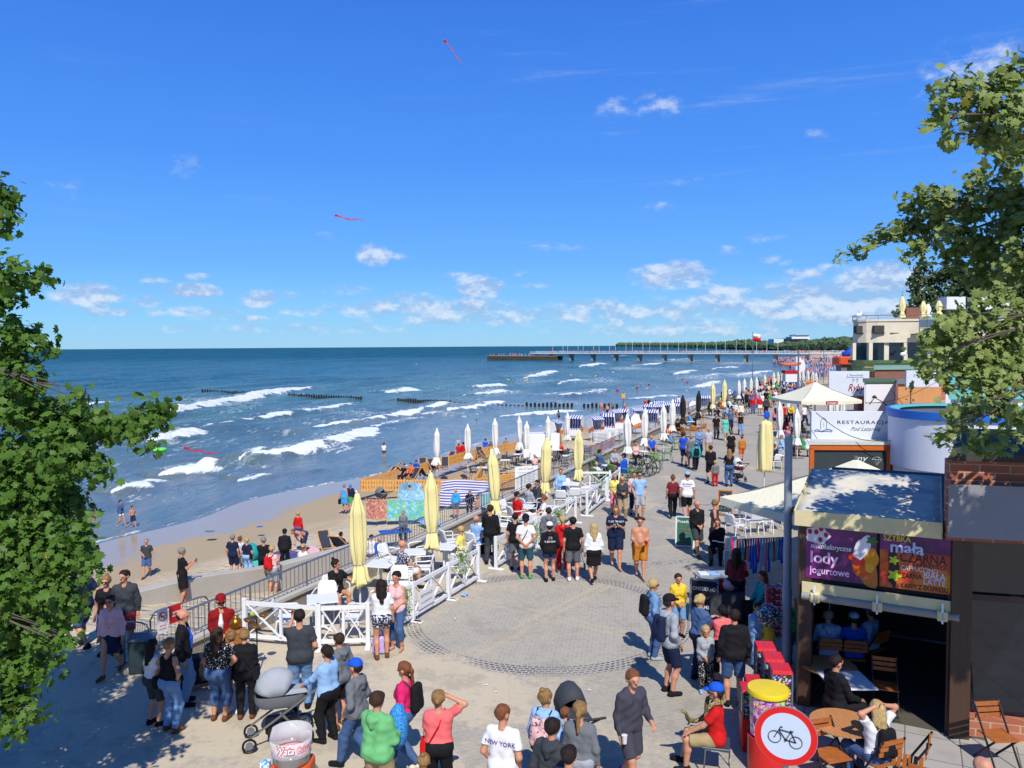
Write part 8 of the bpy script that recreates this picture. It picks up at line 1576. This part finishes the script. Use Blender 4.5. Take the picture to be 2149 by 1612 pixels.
# blue patterned towel bundle, purple bag
P=G(828,1700)+Vector((.05,.1,1.15)); b=MB(); b.ico((0,0,0),.24,3,.06,(.6,.75,1.35)); o=b.build("towel_bundle",patm('sky','swirl'),None,smooth='all'); o.location=P; tag(o,"bright blue swirl-patterned towel bundled in the green-jacketed man's arms","towel")
P=G(797,1372); t=thing("plastic_bag","purple holographic bag standing between the feet at the fence","bag",P); b=MB(); b.box((0,0,.2),(.30,.16,.38)); b.build("bag_body",patch("holographic_print",((.45,.3,.65),(.3,.45,.75),(.6,.35,.6)),10),t,bevel=.04); b=MB(); b.tube([(-.08,0,.38),(-.05,0,.5),(.05,0,.5),(.08,0,.38)],.008,5); b.build("handle",cloth('pur'),t)
# cotton candy machine
P=D(611,1560,10.7); t=thing("cotton_candy_machine","cotton candy machine with clear bowl and red Wata lettering at the bottom edge","cotton candy machine",(P.x,P.y,0)); zb=P.z-.24; b=MB(); b.box((0,0,zb/2+.2),(.55,.5,zb-.45)); b.build("cabinet",mat((228,100,40),.45,.06),t,bevel=.03); 
for s in(-1,1): b=MB(); b.cyl((s*.33,0,.22),(s*.38,0,.22),.22,n=20); b.build("wheel",mat((30,30,30),.6,.1),t,smooth=True)
b=MB(); b.lathe([(.10,zb-.08),(.245,zb),(.275,zb+.13),(.27,zb+.13),(.24,zb+.02),(.0,zb-.0)],32); b.build("metal_bowl",mat((170,172,175),.3,.1,5,metal=.7),t,smooth=True); b=MB(); b.lathe([(0,zb+.01),(.06,zb+.02),(.055,zb+.10),(0,zb+.11)],16); b.build("spinner_head",STEELD,t,smooth=True); b=MB(); b.lathe([(.10,zb+.03),(.2,zb+.05),(.25,zb+.10),(.255,zb+.12)],24,cap=False); b.build("pink_sugar",mat((225,150,155),.7,.2,12),t,smooth='all')
CLR=NT("clear_plastic"); CLR.base((.9,.9,.9)); CLR.rough(.12); CLR.b.inputs["Alpha"].default_value=.42; CLR=CLR.m
b=MB(); n=24; vs=[]; 
for i in range(n+1): a=-PI*1.0+(PI*2)*i/n; hh=.22 if math.sin(a)<.2 else .30; vs+=[(.275*math.cos(a),.275*math.sin(a),zb+.13),(.29*math.cos(a),.29*math.sin(a),zb+.13+hh)]
b.add(vs,[(2*i,2*i+2,2*i+3,2*i+1) for i in range(n)]); o=b.build("clear_guard",CLR,t,smooth='all'); o.modifiers.new("t",'SOLIDIFY').thickness=.004
def wlet(body,a0,w_,z,m,sz,off,bold):
    me=textmesh(body,sz,bold,.25); xs=[v.co.x for v in me.vertices]; cx=(min(xs)+max(xs))/2; k=w_/(max(xs)-min(xs))
    for v in me.vertices: a=a0+(v.co.x-cx)*k/.29; r_=.288+off; v.co=Vector((r_*math.sin(a),-r_*math.cos(a),z+v.co.y))
    me.materials.clear(); me.materials.append(m); link("lettering",me,t)
wlet("Wata",-.02,.27,zb+.27,rd,.15,.004,.075); wlet("Wata",-.02,.25,zb+.27,WPL,.145,.010,.02); wlet("Cukrowa",1.05,.30,zb+.26,rd,.12,.004,.055); wlet("Cukrowa",1.05,.29,zb+.26,WPL,.12,.009,.0)
b=MB(); b.box((0,0,.0),(.13,.1,.2)); o=b.build("drinks_carton",patch("carton_print",((.08,.3,.7),(.3,.55,.85),(.7,.8,.9)),14),None,bevel=.006); o.location=D(557,1612,10.6); 
tb_=MB(); tb_.box((0,0,-.13),(.5,.4,.04)); [tb_.cyl((x*.2,y*.15,-.13),(x*.2,y*.15,-o.location.z),.015,n=5) for x in(-1,1) for y in(-1,1)]; q=tb_.build("side_table",STEEL); q.location=o.location; tag(q,"small metal side table left of the cotton candy machine","table"); tag(o,"blue and white carton beside the cotton candy machine","carton")
# menu boards
GB_=mat((40,105,85),.7,.1,5); aboard(1438,1146,196,.95,.56,mat((215,225,215),.5,.05),GB_,[("Prazdroj",(235,235,235),.13),("~.8",(225,120,110),.10),("~.75",(225,120,110),.09),("~.55",(225,120,110),.09),("~.6",(225,120,110),.09),("~.5",(225,120,110),.09),("~.65",(225,120,110),.09)],"green menu board with red seal and pink writing on the promenade")
aboard(1522,1080,196,.92,.52,mat((205,125,60),.6,.1),mat((45,58,62),.8,.1,6),[("Są",(235,235,235),.08),("Twoje",(240,240,240),.13),("KALSY",(240,240,240),.15),("~.75",(140,200,215),.09),("Czarna K",(240,240,240),.09)],"orange-framed chalkboard by the tip of the open parasol")
aboard(1478,1300,200,.95,.62,mat((120,128,130),.6,.08),mat((30,30,32),.8,.1,6),[("ONESIERTO",(235,235,235),.12),("~.6",(235,235,235),.12),("TAMS",(235,235,235),.11),("~.5",(235,235,235),.1)],"grey-framed board with bold white letters behind the shoppers")
P=G(1497,1265); t=thing("display_table","small table stacked with papers and white leaflets in the shade","table",P,R(10)); b=MB(); b.box((0,0,.72),(.9,.5,.04)); b.build("tabletop",mat((150,160,170),.6,.1),t); [MB().cyl((x*.4,y*.2,0),(x*.4,y*.2,.7),.018,n=5).build("leg",STEEL,t) for x in(-1,1) for y in(-1,1)]; 
for i in range(3): b=MB(); b.box((0,0,0),(.24,.3,.02)); o=b.build("leaflet_stack",cloth(('wht','lbl','lgr')[i])); o.location=P+Vector((-.25+i*.24,0,.755)); o.rotation_euler=(0,0,.2*i); tag(o,["white stack of leaflets at the left of the shaded table","pale blue stack of leaflets in the middle of the shaded table","grey stack of leaflets at the right of the shaded table"][i],"leaflets")
# scarf rack
P=G(1588,1235); t=thing("scarf_rack","metal rack hung with bright scarves in the shade by the lamp post","clothes rack",P,R(8)); b=MB(); [b.tube([(-.75,y,0),(-.75,y,1.35),(.75,y,1.35),(.75,y,0)],.016,6) for y in(-.0,)]; [b.beam((s*.75,-.3,.02),(s*.75,.3,.02),.03,.03) for s in(-1,1)]; b.build("frame",STEEL,t,smooth='all'); rr=random.Random(2)
for i in range(20): b=MB(); x=-.70+i*.073; h_=rr.uniform(.55,.95); n=5; vs=[]; [vs.extend([(x-.03,-.02-.03*math.sin(q*1.3+i),1.35-h_*q/n),(x+.032,-.02-.03*math.cos(q*1.1+i),1.35-h_*q/n)]) for q in range(n+1)]; b.add(vs,[(2*q,2*q+1,2*q+3,2*q+2) for q in range(n)]); o=b.build("scarf",cloth(rr.choice(['mag','red','trq','org','pur','lbl','pnk','yel','blu','teal','drd'])),t,smooth='all'); o.modifiers.new("t",'SOLIDIFY').thickness=.008
# vending machines
RED=mat((215,32,28),.35,.05,6,spec=.6); CAPS=NT("toy_capsules"); vo=CAPS.n("ShaderNodeTexVoronoi"); vo.inputs["Scale"].default_value=24; CAPS.link(CAPS.c.outputs["Object"],vo.inputs["Vector"]); hsv=CAPS.n("ShaderNodeHueSaturation"); hsv.inputs["Saturation"].default_value=.9; CAPS.link(vo.outputs["Color"],hsv.inputs["Color"]); CAPS.base(CAPS.mix(CAPS.rng(vo.outputs["Distance"],.3,.6),hsv.outputs[0],(.03,.03,.03))); CAPS.rough(.15); CAPS=CAPS.m
def vend(P,rz,lb,h=1.35,w_=.32,cap=CAPS,k=0):
    t=thing("vending_machine",lb,"vending machine",P,rz,"red capsule vending machines"); b=MB(); b.box((0,0,h*.27),(w_,.34,h*.54)); b.build("cabinet",RED,t,bevel=.01); b=MB(); b.box((0,0,h*.75),(w_*.9,.30,h*.40)); b.build("capsules",cap,t); b=MB(); [b.box((sx*w_*.47,sy*.155,h*.75),(.025,.025,h*.42)) for sx in(-1,1) for sy in(-1,1)]; b.build("corner_frame",STEEL,t)
    b=MB(); b.add([(-w_*.52,-.18,h*.955),(w_*.52,-.18,h*.955),(w_*.52,.18,h*.97),(-w_*.52,.18,h*.97),(-w_*.48,-.16,h),(w_*.48,-.16,h),(w_*.48,.16,h*1.01),(-w_*.48,.16,h*1.01)],[(0,1,5,4),(1,2,6,5),(2,3,7,6),(3,0,4,7),(4,5,6,7),(3,2,1,0)]); b.build("lid",RED,t,bevel=.01); b=MB(); b.cyl((0,-.19,h*.4),(0,-.17,h*.4),.06,n=14); b.cyl((0,0,h*1.0),(0,0,h*1.025),.014,n=8); b.build("coin_dial",STEEL,t,smooth=True); b=MB(); b.box((0,-.18,h*.2),(.12,.03,.1)); b.build("prize_flap",STEELD,t)
dk_=["third and nearest of the row of red-lidded capsule machines","middle one of the row of red-lidded capsule machines","farthest of the row of three red-lidded capsule machines"]
for i,(x,y) in enumerate([(1638,1396),(1622,1372),(1606,1350)]): P=G(x,y,1.38); vend((P.x,P.y,0),R(-8),dk_[i])
for i,(x,y) in enumerate([(1572,1440),(1582,1424)]): P=G(x,y,1.0); vend((P.x,P.y,0),R(-8),["low red machine with glass front left of the yellow-lidded drum","second low red machine behind the yellow-lidded drum"][i],h=1.0,w_=.26)
bx=MB(); bx.box((0,0,0),(.34,.3,.12)); proto=None
for k,(x,y) in enumerate([(1623,1262),(1606,1300)]):
    P=G(x,y+70,0)
    for j in range(8 if k==0 else 5):
        if proto is None: proto=bx.build("toy_box",patch("red_box_print",((.5,.03,.03),(.75,.5,.45),(.3,.02,.05)),9),None,bevel=.008); o=proto
        else: o=proto.copy(); col.objects.link(o)
        o.location=P+Vector((0,0,.10+j*.135)); o.rotation_euler=(0,0,R(-8)); tag(o,f"red printed box, {['lowest','second','third','fourth','fifth','sixth','seventh','top'][j]} in the {['taller','shorter'][k]} pile behind the capsule machines","box","piled red boxes behind the capsule machines")
DRUMC=NT('capsule_balls'); vo=DRUMC.n('ShaderNodeTexVoronoi'); vo.inputs['Scale'].default_value=9; DRUMC.link(DRUMC.c.outputs['Object'],vo.inputs['Vector']); DRUMC.base(DRUMC.mix(DRUMC.rng(vo.outputs['Distance'],.4,.75),vo.outputs['Color'],(.02,.02,.03))); DRUMC.rough(.12); DRUMC=DRUMC.m
P=G(1612,1440,1.30); t=thing("capsule_drum","round clear capsule machine with a wide yellow lid and purple print","vending machine",(P.x,P.y,0)); b=MB(); b.lathe([(.30,0),(.30,.55)],28); b.build("base",RED,t,smooth=True); b=MB(); b.lathe([(.26,.55),(.27,1.2)],28); b.build("capsules",DRUMC,t,smooth=True); b=MB(); b.lathe([(.0,1.20),(.31,1.20),(.315,1.25),(.30,1.28),(0,1.30)],36,cap=False); b.build("yellow_lid",mat((240,210,30),.4,.04),t,smooth=True)
b=MB(); vs=[]; n=10
for i in range(n+1): a=-1.15+1.2*i/n; vs+=[(.285*math.sin(a),-.285*math.cos(a),.60),(.285*math.sin(a),-.285*math.cos(a),1.18)]
b.add(vs,[(2*i,2*i+2,2*i+3,2*i+1) for i in range(n)]); o=b.build("printed_sheet",patch("purple_toy_print",((.16,.03,.22),(.5,.15,.5),(.75,.45,.5)),8),t,smooth='all'); text("lettering","Model",.10,frame((-.17,-.245,1.10),(.88,-.47,0),(0,0,1),.02),mat((240,205,60),.4,.03),o,width=.22)
P=G(1612,1275,1.25); t=thing("gumball_machine","globe gumball machine with yellow base in the shade","vending machine",(P.x,P.y,0)); b=MB(); b.lathe([(.16,0),(.12,.2),(.14,.75),(.10,.9)],18); b.build("base",cloth('yel'),t,smooth=True); b=MB(); b.ico((0,0,1.08),.24,3); b.build("globe",CAPS,t,smooth='all'); b=MB(); b.lathe([(0,1.30),(.1,1.31),(0,1.34)],12,cap=False); b.build("lid",RED,t)
# the no bicycles sign
P=D(1649,1545,7.9); t=thing("no_bicycles_sign","round red-rimmed no bicycles sign at the bottom right","traffic sign",P,R(-20)); sp_=.306
b=MB(); n=48
def disc(r_,y,name,m,r0=0):
    b=MB(); 
    if r0: b.add([(q*math.cos(a),y,q*math.sin(a)) for a in np.linspace(0,2*PI,n+1)[:-1] for q in(r0,r_)],[(2*i,(2*i+2)%(2*n),(2*i+3)%(2*n),2*i+1) for i in range(n)])
    else: b.add([(0,y,0)]+[(r_*math.cos(a),y,r_*math.sin(a)) for a in np.linspace(0,2*PI,n+1)[:-1]],[(0,1+i,1+(i+1)%n) for i in range(n)])
    return b.build(name,m,t)
b.cyl((0,.0,0),(0,.014,0),sp_+.004,n=n); b.build("plate",mat((180,184,188),.4,.05,metal=.5),t); disc(sp_,-.003,"red_rim",mat((225,24,22),.35,.03,6,spec=.5),sp_*.795); disc(sp_*.80,-.002,"white_field",mat((205,218,236),.35,.03,6,spec=.5))
b=MB(); tl=R(-9)
def BP(x,y): return (x*math.cos(tl)-y*math.sin(tl),-.008,x*math.sin(tl)+y*math.cos(tl))
for cx in(-.105,.105): b.tube([BP(cx+.062*math.cos(a),-.035+.062*math.sin(a)) for a in np.linspace(0,2*PI,25)[:-1]],.0038,5,True); b.ico(BP(cx,-.035),.007,1)
for a,c in(((-.105,-.035),(-.075,.055)),((-.075,.055),(.045,.055)),((-.072,.045),(.005,-.035)),((.005,-.035),(.045,.065)),((.005,-.035),(.105,-.035)),((.045,.055),(.105,-.035)),((-.075,.055),(-.066,.085)),((-.066,.085),(-.045,.088)),((.030,.068),(.065,.070))): b.beam(BP(*a),BP(*c),.007,.008,(0,1,0))
b.ico(BP(.005,-.035),.016,1); b.build("bicycle_symbol",mat((16,16,18),.5,.03),t); b=MB(); b.cyl((0,.04,-P.z),(0,.04,.28),.03,n=10); b.build("post",STEEL,t,smooth=True); b=MB(); [b.box((0,.022,z),(.1,.02,.04)) for z in(-.12,.12)]; b.build("bracket",STEELD,t)
# café tables and chairs in front of the stall, python, bench
P=G(1768,1518,.73); table('to',Vector((P.x,P.y,.01)),0,"round slatted table in the sun beside the blonde woman"); P=G(1740,1398,.73); table('to',Vector((P.x,P.y,.01)),0,"round slatted table inside the stall behind the dark-haired man"); P=G(1775,1440,.73); table('tk',Vector((P.x+.1,P.y+.2,.01)),0,"shaded square table beside the dark-haired man")
for x,y,f,lb in((1745,1585,165,"slatted chair between the sign and the round table"),(1945,1655,35,"dark slatted chair with only its back in view"),(1905,1600,-60,"slatted chair in shade right of the blonde woman"),(2095,1545,175,"slatted chair against the café window"),(1858,1440,200,"slatted chair inside the stall, right side")): P=G(x,y,.45); chair('b',Vector((P.x,P.y,.01)),0,f,lb)
rt_,J,k,o=PEOPLE[0],0,0,0
sn_=[p for p in PEOPLE if 'python' in p['label']][0]; W=lambda x,y,z: world(sn_,(x,y,z))
b=MB(); pts=[W(-.22,.50,.98),W(-.16,.44,.92),W(-.05,.42,.80),W(.05,.38,.72),W(.12,.28,.70),W(.14,.16,.80),W(.13,.14,.98),W(.12,.10,1.08),W(.06,-.08,1.12),W(-.06,-.10,1.12),W(-.13,.08,1.07),W(-.12,.15,.92),W(-.10,.17,.78)]; org=pts[0].copy(); P_=catmull(pts,5); b.tube([p-org for p in P_],[.018+.017*min(1,min(i,len(P_)-1-i)/10) for i in range(len(P_))],8); o=b.build("python",patch("python_skin",((.20,.15,.05),(.42,.33,.13),(.05,.035,.02)),26),None,smooth='all'); o.location=org; tag(o,"brown patterned python draped round the seated man's neck","snake")
t=thing("metal_stool","curved steel seat frame under the seated snake man","stool",(sn_.location.x,sn_.location.y,0),sn_.rotation_euler.z); b=MB(); b.box((0,0,.44),(.42,.42,.03)); b.build("seat",STEELD,t,bevel=.01); b=MB(); [b.tube([(s*.2,-.2,0),(s*.2,-.2,.42),(s*.2,.15,.42),(s*.2,.18,0)],.016,6) for s in(-1,1)]; b.build("frame",STEEL,t,smooth='all')
# table under the heap of bags
P=G(1520,1300); t=thing("bag_heap","navy and red bags heaped on a table behind the shoppers","bags",P); b=MB(); b.box((0,0,.35),(.8,.6,.7)); b.build("table_box",mat((60,64,70),.7,.1),t); 
for i,c in enumerate(('nvy','red','pkl','blu')): b=MB(); b.ico((-.25+i*.17,.05*(i%2),.82),.2,2,.12,(1,.8,.7)); b.build("bag",cloth(c),t,smooth='all')
# litter on the paving
for x,y,c,s_,lb in [(886,1268,'blu',.16,"crumpled blue wrapper below the fence notice"),(972,1247,'lbl',.2,"pale blue flyer on the ground by the planter fence"),(935,1288,'wht',.05,"small white scrap left of the paving circle"),(957,1300,'wht',.05,"second white scrap nearer the paving circle"),(1018,1440,'wht',.05,"white scrap on the sand below the circle"),(1045,1455,'crm',.06,"cream scrap near the bottom of the sandy paving"),(700,1470,'wht',.06,"white scrap between the pram and the woman in magenta"),(1240,1450,'wht',.05,"white scrap on the pavers left of the walking man"),(1160,1350,'wht',.04,"tiny white scrap inside the paving circle")]:
    b=MB(); n=5; vs=[(i*s_/n*1.4,j*s_/n,.01+random.uniform(0,.25)*s_) for j in range(n) for i in range(n)]; b.add(vs,[(j*n+i,j*n+i+1,j*n+i+n+1,j*n+i+n) for j in range(n-1) for i in range(n-1)]); o=b.build("litter",cloth(c)); o.location=G(x,y)+Vector((0,0,.004)); o.rotation_euler=(0,0,x); tag(o,lb,"litter",None)
# wires and fittings over the kiosks
for i,(a,b_,lb) in enumerate([((1712,866,26.6),(1870,925,25.5),"thin black cable slung across the restaurant sign"),((1815,846,48),(1965,802,46),"thin cable strung in front of the orange kiosk"),((1868,815,30),(1985,900,27),"loose cable hanging down to the round building roof"),((1700,890,30),(1862,862,27),"upper thin cable running to the round building")]):
    A_=D(*a); B_=D(*b_); pts=[A_.lerp(B_,k/8)-Vector((0,0,.35*math.sin(PI*k/8))) for k in range(9)]; b=MB(); b.tube([p-A_ for p in pts],.012,4); o=b.build("cable",mat((25,25,28),.6,.05)); o.location=A_; tag(o,lb,"cable","cables over the kiosks")
P=D(1856,838,47); t=thing("wall_lamp","black curved lamp arm in front of the white boxy stall","lamp",P); b=MB(); b.tube([(-.9,0,-.3),(-.6,0,.1),(-.2,0,-.1),(.3,0,-.5)],.03,5); b.build("arm",mat((25,25,28),.5,.05),t,smooth='all'); b=MB(); b.lathe([(.0,.15),(.08,.12),(.16,-.02),(.14,-.02)],12,(-.6,0,.1),cap=False); b.build("lamp_shade",mat((40,40,44),.5,.05),t,smooth='all')
